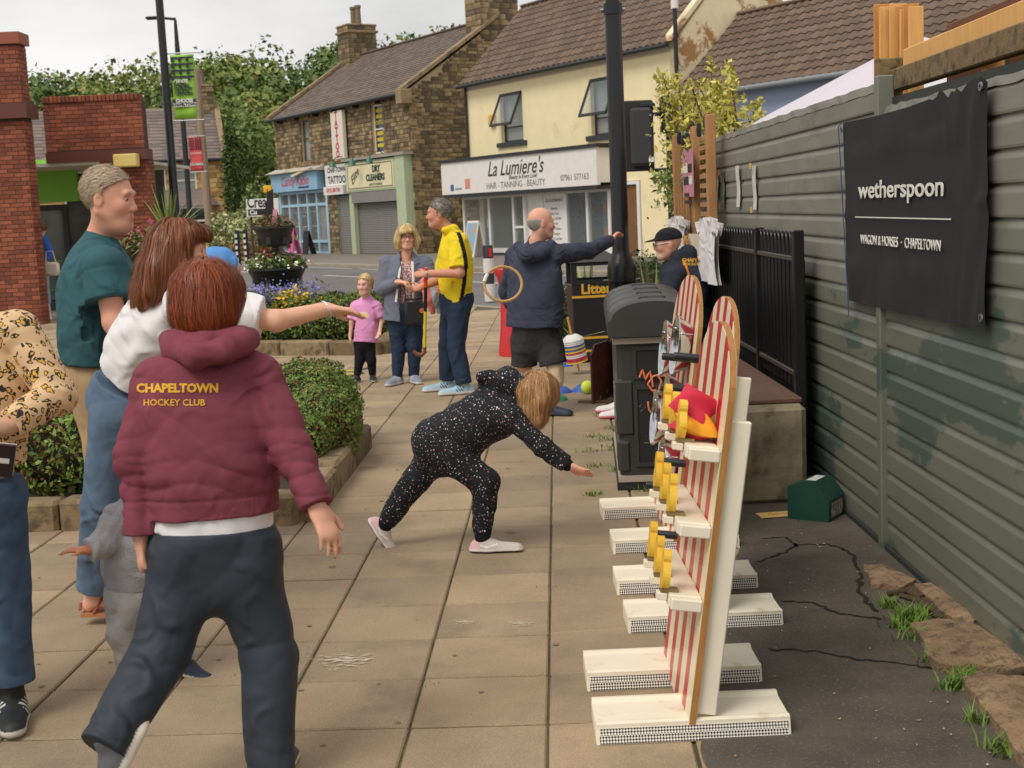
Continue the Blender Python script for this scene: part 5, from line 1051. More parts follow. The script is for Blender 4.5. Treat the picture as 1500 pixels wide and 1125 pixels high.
def fit_text(body, pa, pb, parent, hgt, m, bold=0, base=FX - .045, dx=-.0135, **k):
    a, b_ = PXP(pa[0], pa[1], base), PXP(pb[0], pb[1], base); o = text(body, hgt, m, parent, (dx, (a[1] + b_[1]) / 2, (a[2] + b_[2]) / 2), (math.pi / 2, 0, -math.pi / 2), bold=bold, ext=.0015, **k)
    bpy.context.view_layer.update(); o.scale = (abs(a[1] - b_[1]) / max(o.dimensions.x, .01), 1, 1); o.rotation_euler = (math.pi / 2, -math.atan2(b_[2] - a[2], a[1] - b_[1]), -math.pi / 2) if False else o.rotation_euler; return o
fit_text('wetherspoon', (1262, 279), (1388, 274), BN, .112, printw, .0012)
fit_text('WAGON & HORSES  \u00b7  CHAPELTOWN', (1265, 353), (1383, 358), BN, .062, printw, .0)
a, b_ = PXP(1257, 320, FX - .045), PXP(1398, 318, FX - .045); MB().box(-.0145, -.0125, b_[1], a[1], (a[2] + b_[2]) / 2 - .0025, (a[2] + b_[2]) / 2 + .0025).build('print_rule', printw, BN)
# timber frame, planks and canopy above the fence
oldw = mat('weathered_timber', (124, 104, 72), .9, vary=.25, scale=5, bump=.4, bscale=40, stretch=(4, .6, 4), dirt=((70, 60, 42), 4, .5, .68)); pine = mat('new_pine', (222, 168, 96), .6, vary=.1, scale=5, stretch=(6, 6, .5), bump=.1); pine_d = mat('pine_edge', (196, 134, 66), .6, vary=.1, scale=5); brn = mat('brown_board', (110, 68, 40), .8, vary=.2, scale=5, stretch=(3, .5, 3))
tf = empty('timber_frame', (0, 0, 0), 0, 'weathered timber lean-to frame rising behind the fence top', 'frame')
a, b_ = PXP(1302, 122, 1.86), PXP(1510, 52, 1.86)
def beam(p, q_, w, h, m, name, parent):
    p, q_ = np.array(p), np.array(q_); d = q_ - p; L_ = np.linalg.norm(d); o = MB().bbox(0, L_, -w / 2, w / 2, -h / 2, h / 2, .006).build(name, m, parent, None, tuple(p)); d = Vector(d).normalized(); o.rotation_euler = d.to_track_quat('X', 'Z').to_euler(); return o
beam(a, b_, .06, .10, oldw, 'top_beam', tf)
beam((1.88, a[1] + .1, 1.2), (1.88, a[1] + .1, a[2] + .02), .1, .1, oldw, 'post', tf); beam((1.84, 6.4, 1.9), (1.84, 6.4, 2.3), .06, .12, oldw, 'post', tf)
c_ = PXP(1455, 130, 1.92); beam((1.92, c_[1], 1.6), (1.92, c_[1], b_[2] + .0), .05, .08, pine, 'stud', tf)
for i in range(5): MB().bbox(1.98, 2.0, 2.4, 6.0, 1.75 + i * .13, 1.875 + i * .13, .004).build('brown_plank', brn, tf)
a2, b2 = PXP(1330, 92, 2.0), PXP(1520, 20, 2.0); beam(a2, b2, .05, .13, pine, 'new_beam', tf)
pk = empty('plank_bundle', (2.05, PXP(1318, 90, 2.05)[1], 0), 0, 'upright bundle of new pine planks behind the fence', 'planks'); y0_ = pk.location.y
for i in range(8):
    ya = PXP(1297 + i * 6, 60, 2.05)[1] - y0_; zt = PXP(1300 + i * 6, 4 + (i % 3) * 4, 2.05)[2]; MB().bbox(-.045 + random.uniform(-.02, .02), .045, ya - .012, ya + .011, .0, zt, .003).build('plank', pine if i % 2 else pine_d, pk)
g0 = AT(1345, 52, 10.5); gz = empty('gazebo_canopy', (g0[0], 10.5, 0), 0, 'pale lilac gazebo roof peeping over the fence', 'canopy'); pe = g0[2]
MB().add([(0, 0, pe), (-1.5, -1.5, pe - .75), (1.5, -1.5, pe - .75), (1.5, 1.5, pe - .75), (-1.5, 1.5, pe - .75), (-1.5, -1.5, pe - .95), (1.5, -1.5, pe - .95), (1.5, 1.5, pe - .95), (-1.5, 1.5, pe - .95)], [(0, 1, 2), (0, 2, 3), (0, 3, 4), (0, 4, 1), (1, 5, 6, 2), (2, 6, 7, 3), (3, 7, 8, 4), (4, 8, 5, 1)]).build('canopy_cloth', mat('gazebo_cloth', (206, 198, 206), .8), gz)
for sx in (-1.4, 1.4):
    for sy in (-1.4, 1.4): MB().tube([(sx, sy, 0), (sx, sy, pe - .8)], .02, 6).build('leg', galv, gz)
# trellis with pink poster
tr = empty('trellis', (1.62, 0, 0), 0, 'wooden slatted trellis screen with posts at fence end', 'trellis'); tw_ = mat('trellis_wood', (170, 124, 80), .8, vary=.15, scale=4, stretch=(3, 3, .6))
for px, zt in ((993, 197), (1021, 184), (1043, 166)):
    p = PXP(px, 300, 1.62); MB().bbox(-.035, .035, p[1] - .05, p[1] + .05, 0, PXP(px, zt, 1.62)[2], .006).build('post', tw_, tr)
ya, yb2 = PXP(1028, 300, 1.62)[1], PXP(1040, 300, 1.62)[1]
for i in range(15): MB().box(-.012, .012, yb2, ya, 1.1 + i * .075, 1.135 + i * .075).build('slat', tw_, tr)
ya, yb2 = PXP(990, 300, 1.62)[1], PXP(1021, 300, 1.62)[1]
for i in range(8): MB().box(-.01, .01, yb2 + (ya - yb2) * (i + .3) / 8, yb2 + (ya - yb2) * (i + .6) / 8, 1.3, 1.75).build('slat', tw_, tr)
ps = empty('poster', (1.57, 0, 0), 0, 'pink poster fixed to the wooden trellis', 'poster'); a, b_ = PXP(1000, 222, 1.57), PXP(1017, 288, 1.57)
MB().box(-.006, 0, b_[1], a[1], b_[2], a[2]).build('poster_sheet', mat('poster_pink', (196, 132, 150), .7), ps)
yc_ = (a[1] + b_[1]) / 2; yw_ = abs(a[1] - b_[1])
for i, (f0_, f1_, zz_, hh_, m_) in enumerate(((-.4, .0, .12, .07, printw), (.05, .4, .12, .07, blk), (-.4, .1, .22, .07, blk), (.12, .4, .22, .07, printw), (-.35, .1, .36, .03, blk), (-.35, .3, .42, .03, blk))): MB().box(-.0085, -.0065, yc_ - yw_ * f1_, yc_ - yw_ * f0_, a[2] - zz_ - hh_, a[2] - zz_).build('printed_block', m_, ps)
for k, (px, py, Y, r, n, lab) in enumerate(((1000, 170, 13.4, .45, 2200, 'golden variegated shrub spilling over the trellis'), (1075, 190, 11.5, .6, 3600, 'yellow-leaved elaeagnus shrub behind the fence top'), (975, 240, 14.2, .42, 1500, 'light green feathery shrub beside the traffic signal'))):
    p = AT(px, py, Y); rg_ = np.random.default_rng(40 + k); t = empty('shrub', (p[0] + .25, Y, 0), 0, lab, 'shrub'); V_, F_, C_ = [], [], []; off = 0; b = MB()
    for s_ in range(9):
        a = rg_.uniform(-1, 1); top = np.array([a * r * 1.1, rg_.uniform(-.3, .3), p[2] + rg_.uniform(-.15, .55 if k < 2 else .2)]); b.tube([(a * .2, 0, .3), (a * r * .6, 0, p[2] - .4), top], [.02, .012, .004], 5)
        m = n // 9; tt = rg_.uniform(0, 1, (m, 1)); P = np.array([a * r * .6, 0, p[2] - .5]) * (1 - tt) + top * tt + rg_.normal(0, 1, (m, 3)) * (.12 * (1.2 - tt)); V, F = leaves(P, rg_.normal(0, 1, P.shape), .055, .8, .45, rg_); V_.append(V); F_.append(F + off); off += len(V); C_.append(colvar(m, (150, 150, 60), (222, 208, 110), rg_) if k < 2 else colvar(m, (110, 136, 64), (160, 172, 96), rg_))
    b.build('stems', bark, t); link('foliage', fast_mesh('foliage', np.concatenate(V_), np.concatenate(F_), LEAF, np.concatenate(C_)), None, t)
sl = empty('string_lights', (1.6, 0, 0), 0, 'black festoon lamp holders strung along the trellis top', 'lights')
for i, (px, py) in enumerate(((995, 202), (1001, 207), (1007, 204), (1024, 190), (1034, 178))):
    p = PXP(px, py, 1.6); MB().lathe([(.0, .06), (.018, .05), (.024, 0), (.02, -.05), (.0, -.06)], 10, (0, p[1], p[2])).build('lamp_holder', blackm, sl, 50)
# ---- railing
RX = 1.62; rl = empty('railing', (RX, 0, 0), 0, 'black bow-topped metal railing in front of the fence', 'railing'); y0_, y1_ = 7.42, 12.7
for yp in (7.42, 8.55, 10.3, 12.6): MB().bbox(-.03, .03, yp - .03, yp + .03, .3, 1.49, .006).build('post', blackm, rl)
for z_ in (1.33, .68): MB().bbox(-.02, .02, y0_, y1_, z_ - .014, z_ + .014, .004).build('rail', mat('rail_worn', (80, 74, 66), .5, metal=.3), rl)
bar = MB(); bar.tube([(0, -.035, .6), (0, -.035, 1.41)] + [(0, .035 * math.cos(a), 1.43 + .045 * math.sin(a)) for a in np.linspace(math.pi, 0, 7)] + [(0, .035, 1.41), (0, .035, .6)], .0095, 6); bm_ = bar.mesh('hoop_bar'); shade(bm_, 60); bm_.materials.append(blackm)
n_ = int((y1_ - y0_ - .1) / .108)
for i in range(n_): link('hoop_bar', bm_, None, rl, (0, y0_ + .1 + i * .108, 0))
for i in range(38): MB().box(.03, .045, y0_ + .03 + i * .138, y0_ + .160 + i * .138, .35, 1.32).build('infill_board', mat('infill_black', (26, 26, 27), .6, vary=.2, scale=6), rl)
# ---- seat wall with slatted top
wl = empty('seat_wall', (1.22, 7.17, 0), 0, 'low stained concrete seat wall with brown slatted top', 'wall'); cw = mat('stained_render', (150, 138, 112), .92, rgb2=(106, 96, 74), scale=3.2, vary=.2, bump=.6, bscale=26, dirt=((82, 74, 56), 3.6, .52, .62))
b = MB(); b.bbox(0, .38, 0, 5.4, 0, .55, .03); b.build('wall_block', cw, wl)
dk = mat('brown_decking', (104, 76, 62), .7, vary=.15, scale=6)
me = MB().bbox(-.03, .37, 0, .066, .552, .58, .006).mesh('decking_slat'); me.materials.append(dk)
for i in range(70): link('decking_slat', me, None, wl, (0, .06 + i * .076, 0))
# ---- hanging clothes
clw = mat('cloth_white', (226, 222, 222), .85, vary=.04, scale=6); totem = mat('tote_cream', (214, 202, 180), .85, vary=.05, scale=6)
def hang(name, label, cat, X, pxa, pxb, pyt, pyb, m, sleeves, seed):
    a, b_ = PXP(pxa, pyt, X), PXP(pxb, pyb, X); t = empty(name, (X, (a[1] + b_[1]) / 2, 0), 0, label, cat); w = abs(a[1] - b_[1]) / 2; zt, zb_ = a[2], b_[2]; rg_ = random.Random(seed); nu, nv = 14, 16
    for side in (0, 1):
        V = []; F = []
        for j in range(nv + 1):
            v = j / nv; ww = w * ((1.0 if v > .3 else 1.35 - .35 * v / .3) if sleeves else 1)
            for i in range(nu + 1):
                u = i / nu * 2 - 1; V.append((-.03 * side - .01 - .02 * math.sin(u * 5 + seed + v * 2) * (.3 + v) - .012 * math.sin(u * 11 + v * 4), -u * ww, zt + (zb_ - zt) * v - .05 * abs(u) * (v < .2) * sleeves))
        for j in range(nv):
            for i in range(nu): F.append((j * (nu + 1) + i, j * (nu + 1) + i + 1, (j + 1) * (nu + 1) + i + 1, (j + 1) * (nu + 1) + i))
        link('front_cloth' if side else 'back_cloth', fast_mesh('cloth', np.array(V), np.array(F), m), None, t)
    return t
tb = hang('tote_bag', 'cream canvas tote bag with print hung on the railing', 'bag', 1.58, 1003, 1034, 340, 428, totem, 0, 1)
text('ONE', .1, mat('print_ochre', (190, 140, 60), .7), tb, (-.075, .0, AT(1020, 355, 10.6)[2]), (math.pi / 2, 0, -math.pi / 2), bold=.004, sx=1.3); text('ION CA', .07, mat('print_plum', (150, 90, 90), .7), tb, (-.075, .0, AT(1020, 388, 10.6)[2]), (math.pi / 2, 0, -math.pi / 2), sx=1.3)
hang('white_shirt', 'white T-shirt hanging over the railing beside tote bag', 'T-shirt', 1.54, 1030, 1058, 316, 418, clw, 1, 3); hang('white_shirt', 'small white T-shirt hanging near trellis end of railing', 'T-shirt', 1.54, 988, 1008, 314, 378, clw, 1, 5)
# ---- green box and cardboard sign on the asphalt
gp_ = G(1190, 765); gp_ = G(1214, 768); gb = empty('green_case', (gp_[0], gp_[1], .008), math.radians(-12), 'dark green plastic sloped-top box by the fence', 'box'); gm = mat('case_green', (28, 70, 58), .35, vary=.08, scale=4)
MB().prism([(0, 0), (.26, 0), (.26, .2), (.17, .235), (.08, .235), (0, .13)], 0, .26, 'x').build('shell', gm, gb)
gb.rotation_euler = (0, 0, math.radians(55)); gb.scale = (.86, .86, .86); MB().lathe([(.0, 0), (.036, 0)], 18, (.262, .18, .1), 'x').build('round_port', mat('port_black', (14, 14, 14), .6), gb)
MB().quad((.05, .1, .238), (.21, .1, .238), (.21, .16, .238), (.05, .16, .238)).build('white_label', paper, gb); MB().quad((.04, -.002, .02), (.22, -.002, .02), (.22, -.002, .11), (.04, -.002, .11)).build('side_label', mat('label_mix', (200, 196, 180), .6, rgb2=(90, 80, 70), scale=30), gb)
cd = empty('card_sign', tuple(G(1142, 757)), math.radians(6), 'yellow handwritten card lying on the asphalt', 'card'); MB().bbox(-.115, .115, -.055, .055, .012, .016, .001).build('card_sheet', mat('card_yellow', (214, 178, 110), .8), cd); MB().tube([(-.06 + .012 * k, .012 * math.sin(k * 2.1), .0172) for k in range(11)], .0022, 5).build('pen_scribble', mat('pen_orange', (196, 110, 50), .7), cd)
# ================================================================ GAME BOARDS
creamp = mat('board_cream', (236, 226, 204), .5, vary=.05, scale=5, dirt=((206, 186, 150), 7, .58, .75)); plye = mat('plywood_edge', (170, 118, 60), .7, vary=.2, scale=30, stretch=(1, 1, .2))
def stripe_mat():
    m = bpy.data.materials.new('board_stripes'); m.use_nodes = True; nt = m.node_tree; N = nt.nodes; K = nt.links.new; b = N['Principled BSDF']; b.inputs['Roughness'].default_value = .32; t = N.new('ShaderNodeTexCoord'); sp = N.new('ShaderNodeSeparateXYZ'); K(t.outputs['Object'], sp.inputs[0])
    md = N.new('ShaderNodeMath'); md.operation = 'MODULO'; md.inputs[1].default_value = .165; K(sp.outputs['Y'], md.inputs[0]); gt_ = N.new('ShaderNodeMath'); gt_.operation = 'GREATER_THAN'; gt_.inputs[1].default_value = .09; K(md.outputs[0], gt_.inputs[0])
    nz = N.new('ShaderNodeTexNoise'); nz.inputs['Scale'].default_value = 9; nz.inputs['Detail'].default_value = 6; K(t.outputs['Object'], nz.inputs['Vector']); mr = N.new('ShaderNodeMapRange'); mr.inputs[1].default_value = .66; mr.inputs[2].default_value = .72; K(nz.outputs[0], mr.inputs[0])
    x1 = N.new('ShaderNodeMix'); x1.data_type = 'RGBA'; x1.inputs[6].default_value = s2l((190, 36, 50)) + (1,); x1.inputs[7].default_value = s2l((206, 150, 120)) + (1,); K(mr.outputs[0], x1.inputs[0])
    x2 = N.new('ShaderNodeMix'); x2.data_type = 'RGBA'; x2.inputs[6].default_value = s2l((232, 218, 184)) + (1,); K(gt_.outputs[0], x2.inputs[0]); K(x1.outputs[2], x2.inputs[7]); K(x2.outputs[2], b.inputs['Base Color']); return m
stripem = stripe_mat(); checkm = bpy.data.materials.new('check_tape'); checkm.use_nodes = True
def _chk():
    nt = checkm.node_tree; N = nt.nodes; K = nt.links.new; t = N.new('ShaderNodeTexCoord'); mp_ = N.new('ShaderNodeMapping'); mp_.inputs['Rotation'].default_value = (0, math.radians(45), 0); c = N.new('ShaderNodeTexChecker'); c.inputs['Scale'].default_value = 150; c.inputs['Color1'].default_value = s2l((236, 230, 216)) + (1,); c.inputs['Color2'].default_value = s2l((22, 22, 24)) + (1,); K(t.outputs['Object'], mp_.inputs[0]); mp_.inputs['Location'].default_value = (0, .003, 0); K(mp_.outputs[0], c.inputs['Vector']); K(c.outputs['Color'], N['Principled BSDF'].inputs['Base Color']); N['Principled BSDF'].inputs['Roughness'].default_value = .45
_chk()
pegm = mat('peg_black', (28, 28, 30), .45); duckm = mat('duck_yellow', (236, 190, 60), .4, vary=.05, scale=8); chrome = mat('polished_tin', (206, 208, 210), .16, metal=1.0, vary=.06, scale=14); hingem = mat('hinge_brass', (150, 130, 90), .4, metal=.6)
def game_board(label, x0, y0, w, foot_gap, shoulder, arch, seed):
    t = empty('game_board', (x0, y0, 0), 0, label, 'game board', None)
    for k in (0, 1):
        f_ = empty('foot'); f_.parent = t; f_.location = (0, k * foot_gap, 0)
        MB().prism([(0, 0), (.012, .052), (.012, .062), (.03, .066), (.05, .06), (.2, .06), (.222, .07), (.245, .066), (.25, .0)], -.285, .325, 'x').build('channel', creamp, f_)
        MB().prism([(-.0025, .003), (.0085, .049), (.0105, .049), (.0, .003)], -.275, .318, 'x').build('check_tape', checkm, f_)
        for xx in (-.286, .325): MB().prism([(0.01, .0), (.02, .05), (.23, .055), (.24, .0)], xx, xx + .001, 'x').build('end_cap', creamp, f_)
    pn = empty('panel'); pn.parent = t; pn.location = (0, .01, .0); pn.rotation_euler = (0, math.radians(8.2), 0)
    prof = [(0, .03), (w, .03), (w, shoulder)] + [(w / 2 + w / 2 * math.cos(a), shoulder + arch * math.sin(a)) for a in np.linspace(0, math.pi, 17)[1:-1]] + [(0, shoulder)]
    MB().prism(prof, .0, .02, 'x').build('plywood', plye, pn); ins = [(w / 2 + (y - w / 2) * .992, z if z < .1 else z - .002) for y, z in prof]; MB().prism(ins, -.0025, -.0003, 'x').build('striped_face', stripem, pn); MB().prism(ins, .0203, .022, 'x').build('cream_back', creamp, pn)
    MB().bbox(.022, .085, .02, .05, .08, shoulder - .06, .004).build('back_stiffener', creamp, pn); MB().bbox(.022, .085, w - .06, w - .03, .08, shoulder - .06, .004).build('back_stiffener', creamp, pn)
    return t, pn
def duck(parent, x, y, z):
    b = MB(); pts_ = []
    for a in np.linspace(-1.2, 3.0, 12): pts_.append((.045 * math.cos(a), .045 + .042 * math.sin(a)))
    for a in np.linspace(-.6, 3.9, 10): pts_.append((.022 + .026 * math.cos(a) - .02, .108 + .026 * math.sin(a)))
    pts_ = [(.04 * math.cos(a), .045 + .045 * math.sin(a)) for a in np.linspace(-1.3, .75, 8)] + [(.018 + .03 * math.cos(a), .112 + .028 * math.sin(a)) for a in np.linspace(-.7, 3.6, 11)] + [(.04 * math.cos(a), .045 + .045 * math.sin(a)) for a in np.linspace(2.4, 4.45, 8)]
    d_ = empty('duck_target'); d_.parent = parent; d_.location = (x, y, z)
    pts_ = [(y * .86, z * .86) for y, z in pts_]; b.prism(pts_, -.012, .012, 'x'); b.build('duck_shape', duckm, d_); MB().bbox(-.012, .045, -.014, .014, -.012, .004, .002).build('hinge', hingem, d_); MB().bbox(-.022, .01, -.02, .02, -.035, -.013, .002).build('stop_block', creamp, d_)
nb, pn = game_board('nearest striped board with three shelves of yellow hinged ducks', .50, 3.99, .66, .47, 1.08, .22, 1)
for zs, dd in ((.93, (.1, .28, .48)), (.69, (.12, .3, .5)), (.455, (.07, .25, .45))):
    s_ = empty('shelf'); s_.parent = pn; MB().bbox(-.105, -.003, .03, .63, zs - .042, zs, .004).build('shelf_board', creamp, s_); MB().bbox(-.1, -.003, .0, .03, zs - .042, zs - .004, .004).build('shelf_end', creamp, s_)
    for y_ in dd: duck(pn, -.118, y_, zs + .008)
mbd, pn = game_board('middle striped board with black ring-toss pegs', .70, 5.07, .7, .52, 1.07, .23, 2)
for y_, z_ in ((.1, 1.06), (.38, .9), (.2, .62), (.5, .46), (.12, .34), (.45, 1.02)): MB().lathe([(.0, -.215), (.014, -.215), (.016, -.21), (.016, -.003), (.0, -.003)], 14, (0, y_, z_), 'x').build('peg', pegm, pn, 40)
fbd, pn = game_board('farthest striped board hung with polished tin pans', .74, 6.28, .92, .71, 1.04, .28, 3)
for y_, z_, r_ in ((.2, .98, .15), (.62, .92, .15), (.3, .68, .15), (.66, .55, .15), (.2, .38, .14)):
    d_ = empty('tin_pan'); d_.parent = pn; MB().lathe([(.0, -.02), (r_ * .7, -.022), (r_ * .82, -.045), (r_ * .96, -.075), (r_, -.078), (r_, -.072), (r_ * .86, -.04), (r_ * .72, -.012), (0, -.012)], 30, (0, y_, z_), 'x').build('pan', chrome, d_, 40)
    for a in (.6, 2.6): MB().tube([(-.06 + .014 * math.cos(q_), y_ + r_ * .9 * math.cos(a) + .014 * math.sin(q_), z_ + r_ * .9 * math.sin(a)) for q_ in np.linspace(0, 6.283, 13)], .0035, 6).tube([(-.01, y_ + r_ * .9 * math.cos(a), z_ + r_ * .9 * math.sin(a)), (-.05, y_ + r_ * .9 * math.cos(a), z_ + r_ * .9 * math.sin(a))], .004, 6).build('eye_bolt', chrome, d_, 60)
# bean bags on the near board's top shelf
def beanbag(label, loc, rot, m, s=.068):
    V = []; F = []; n = 18
    for sgn in (1, -1):
        for j in range(n + 1):
            for i in range(n + 1):
                u, v = i / n * 2 - 1, j / n * 2 - 1; e = max(0, (1 - abs(u) ** 2.6)) ** .5 * max(0, (1 - abs(v) ** 2.6)) ** .5; pin = 1 - .1 * (1 - abs(u * v))
                V.append((u * s * pin, v * s * pin, sgn * .025 * e * (1 + .15 * math.sin(u * 4 + v * 3)) + .006 * math.sin(3 * u + 2 * v)))
        k = (n + 1) ** 2 if sgn < 0 else 0
        for j in range(n):
            for i in range(n):
                q_ = (k + j * (n + 1) + i, k + j * (n + 1) + i + 1, k + (j + 1) * (n + 1) + i + 1, k + (j + 1) * (n + 1) + i); F.append(q_ if sgn > 0 else q_[::-1])
    o = link('bean_bag', fast_mesh('bean_bag', np.array(V), np.array(F), m), None, None, loc, rot); tag(o, label, 'bean bag', 'bean bags on the duck board shelf'); return o
crim = mat('bag_crimson', (200, 40, 66), .8, vary=.06, scale=20, bump=.15, bscale=300); ambr = mat('bag_amber', (230, 160, 30), .8, vary=.06, scale=20, bump=.15, bscale=300)
shelfx = .50 + math.sin(math.radians(8.2)) * .93
beanbag('crimson bean bag at the bottom of the shelf pile', (shelfx - .06, 4.17, .96), (.15, .1, .3), crim); beanbag('amber bean bag lying in the middle of the pile', (shelfx - .062, 4.14, .99), (.5, .35, .3), ambr); beanbag('crimson bean bag on top, one corner pointing up', (shelfx - .055, 4.17, 1.035), (.75, -.45, .9), crim); beanbag('amber bean bag tucked behind crimson ones against board', (shelfx - .03, 4.3, 1.0), (.9, .2, .4), ambr)
# flying ring
rp_ = AT(737, 416, 6.0); fr = empty('rope_ring', tuple(rp_), 0, 'tan quoit ring with white tape flying through the air', 'ring'); fr.rotation_euler = (math.radians(72), math.radians(-10), math.radians(14))
ropem = mat('rope_tan', (190, 150, 96), .8, vary=.15, scale=60, bump=.3, bscale=200); b = MB()
b.tube([(.086 * math.cos(a), .080 * math.sin(a), 0) for a in np.linspace(0, 6.283, 49)], .0068, 10, False); b.build('ring_tube', ropem, fr, 60)
MB().tube([(.086 * math.cos(a), .080 * math.sin(a), 0) for a in np.linspace(2.3, 2.75, 7)], .0088, 10).build('white_tape', upvc, fr, 60)
# sports markers near the bins
dc = empty('marker_cone_stack', tuple(G(846, 548)), 0, 'leaning stack of coloured marker discs on a wooden stick', 'cones'); dc.location.z = .13; dc.rotation_euler = (math.radians(6), math.radians(-10), 0)
dcol = [mat('disc_' + n, c, .5) for n, c in (('yellow', (226, 186, 40)), ('red', (200, 40, 56)), ('white', (224, 220, 214)), ('blue', (50, 90, 170)))]
seq = [0, 1, 1, 2, 2, 1, 0, 3, 0, 3, 2, 2, 2]
for i, k in enumerate(seq): MB().lathe([(.112, 0), (.108, .012), (.06, .05), (.03, .062), (.03, .058), (.058, .044), (.104, .004)], 24, (0, 0, i * .0185)).build('disc', dcol[k], dc, 40)
MB().tube([(0, 0, -.1), (0, 0, .46)], .011, 8).build('stick', pine, dc, 60)
for lab, px, py, k in (('blue marker disc lying beside the disc stack', 826, 536, 3), ('blue marker disc next to the yellow ball', 853, 573, 3), ('green marker disc behind girl hair', 815, 586, 4), ('blue marker disc by the bald man\'s shoe', 822, 575, 3)):
    m_ = dcol[k] if k < 4 else mat('disc_green', (70, 150, 110), .5); o = MB().lathe([(.105, .0), (.1, .012), (.055, .05), (.03, .058), (.03, .052), (.053, .044), (.098, .004)], 24).build('marker_disc', m_, None, 40, tuple(G(px, py))); tag(o, lab, 'marker', 'loose marker discs')
p = G(861, 577); o = MB().lathe([(.0345 * math.sin(a), -.0345 * math.cos(a)) for a in np.linspace(0.001, math.pi - .001, 15)], 22).build('yellow_ball', mat('ball_lime', (222, 240, 90), .8, vary=.05, scale=20, bump=.2, bscale=300), None, 179, (p[0], p[1], .0345)); o.scale = (1.75,) * 3; o.location.z = .0604; tag(o, 'bright yellow-green ball on the flags beside leaning panel', 'ball')
pn_ = empty('target_panel', tuple(G(868, 592)), math.radians(66), 'scuffed red and black upright target panel by bins', 'panel'); MB().prism([(-.0, 0), (.55, 0), (.55, .42), (.42, .5), (.1, .5), (0, .42)], -.008, .008, 'y').build('board', mat('panel_red', (120, 52, 44), .5, rgb2=(70, 50, 48), scale=5, dirt=((190, 180, 176), 9, .62, .68)), pn_)
MB().box(.05, .1, -.15, .15, 0, .02).build('foot', oldw, pn_); MB().box(.45, .5, -.15, .15, 0, .02).build('foot', oldw, pn_)
# agility ladder on the flags
ld = empty('agility_ladder', tuple(G(492, 548)), math.radians(-4), 'black webbing agility ladder with yellow rungs', 'ladder'); lm = mat('rung_yellow', (222, 200, 40), .5)
for i, y_ in enumerate((-.45, -.12, .2)): MB().bbox(-.25, .25, y_ - .02, y_ + .02, .004, .012, .002).build('rung', lm, ld)
for s_ in (-1, 1): MB().tube([(s_ * .25 + .05 * math.sin(k * 1.7 + s_), -.6 + k * .14, .008) for k in range(9)], .018, 6, True, .25).build('webbing_strap', pegm, ld)
# ================================================================ PEOPLE: smooth implicit bodies meshed with surface nets
from mathutils.bvhtree import BVHTree
def nrm(v): v = np.asarray(v, float); return v / (np.linalg.norm(v) + 1e-12)
class Shape:
    def __init__(s): s.p = []; s.disp = None; s.cuts = []; s.lo = np.full(3, 1e9); s.hi = np.full(3, -1e9)
    def _ext(s, c, r): c = np.asarray(c, float); s.lo = np.minimum(s.lo, c - r); s.hi = np.maximum(s.hi, c + r)
    def cone(s, a, b, ra, rb, k=.02, flat=1.0, up=None, sub=False):
        a, b = np.asarray(a, float), np.asarray(b, float); ba = b - a; L2 = ba @ ba + 1e-12; u = None
        if up is not None and flat != 1.0:
            u = np.asarray(up, float); u = u - ba * (u @ ba) / L2; u = nrm(u)
        def f(P):
            pa = P - a; h = np.clip(pa @ ba / L2, 0, 1); q = pa - h[:, None] * ba
            if u is not None: q = q + (q @ u)[:, None] * u * (1 / flat - 1)
            d = np.sqrt((q * q).sum(1)) - (ra + (rb - ra) * h)
            return d * (min(1, flat) ** .5 if u is not None else 1)
        if not sub: s._ext(a, ra * max(1, flat)); s._ext(b, rb * max(1, flat))
        s.p.append((f, k, sub)); return s
    def ell(s, c, r, R=None, k=.02, sub=False):
        c = np.asarray(c, float); r = np.asarray(r, float); R = np.eye(3) if R is None else np.asarray(R, float)     # rows: axes
        def f(P):
            q = (P - c) @ R.T; k0 = np.sqrt(((q / r) ** 2).sum(1)); k1 = np.sqrt(((q / (r * r)) ** 2).sum(1)) + 1e-9; return k0 * (k0 - 1) / k1
        if not sub: s._ext(c, r.max())
        s.p.append((f, k, sub)); return s
    def chain(s, pts, rs, k=.02, **kw):
        for i in range(len(pts) - 1): s.cone(pts[i], pts[i + 1], rs[i], rs[i + 1], k, **kw)
        return s
    def cut(s, f): s.cuts.append(f); return s             # keep where f(P) < 0
    def __call__(s, P):
        d = None
        for f, k, sub in s.p:
            e = f(P)
            if d is None: d = e
            elif sub: h = np.clip(.5 - .5 * (d + e) / k, 0, 1); d = d * (1 - h) - e * h + k * h * (1 - h)
            else: h = np.clip(.5 + .5 * (e - d) / k, 0, 1); d = e * (1 - h) + d * h - k * h * (1 - h)
        if s.disp is not None: d = d + s.disp(P)
        for c in s.cuts: d = np.maximum(d, c(P))
        return d
    def blocks(s, cen, P, R):
        """like __call__, for blocks of 512 points with centres cen: a primitive is only evaluated where it can matter"""
        n = len(cen); m = len(P) // n; d = None; dc = None; P3 = P.reshape(n, m, 3)
        for f, k, sub in s.p:
            ec = f(cen)
            if dc is None: dc = ec; d = f(P).reshape(n, m); continue
            need = (ec < k + 2.2 * R) if sub else (ec - dc < k + 3.6 * R); w = np.where(need)[0]
            if len(w):
                e = f(P3[w].reshape(-1, 3)).reshape(len(w), m); x = d[w]
                if sub: h = np.clip(.5 - .5 * (x + e) / k, 0, 1); d[w] = x * (1 - h) - e * h + k * h * (1 - h)
                else: h = np.clip(.5 + .5 * (e - x) / k, 0, 1); d[w] = e * (1 - h) + x * h - k * h * (1 - h)
            if not sub: dc = np.minimum(dc, ec)
        d = d.reshape(-1)
        if s.disp is not None: d = d + s.disp(P)
        for c in s.cuts: d = np.maximum(d, c(P))
        return d
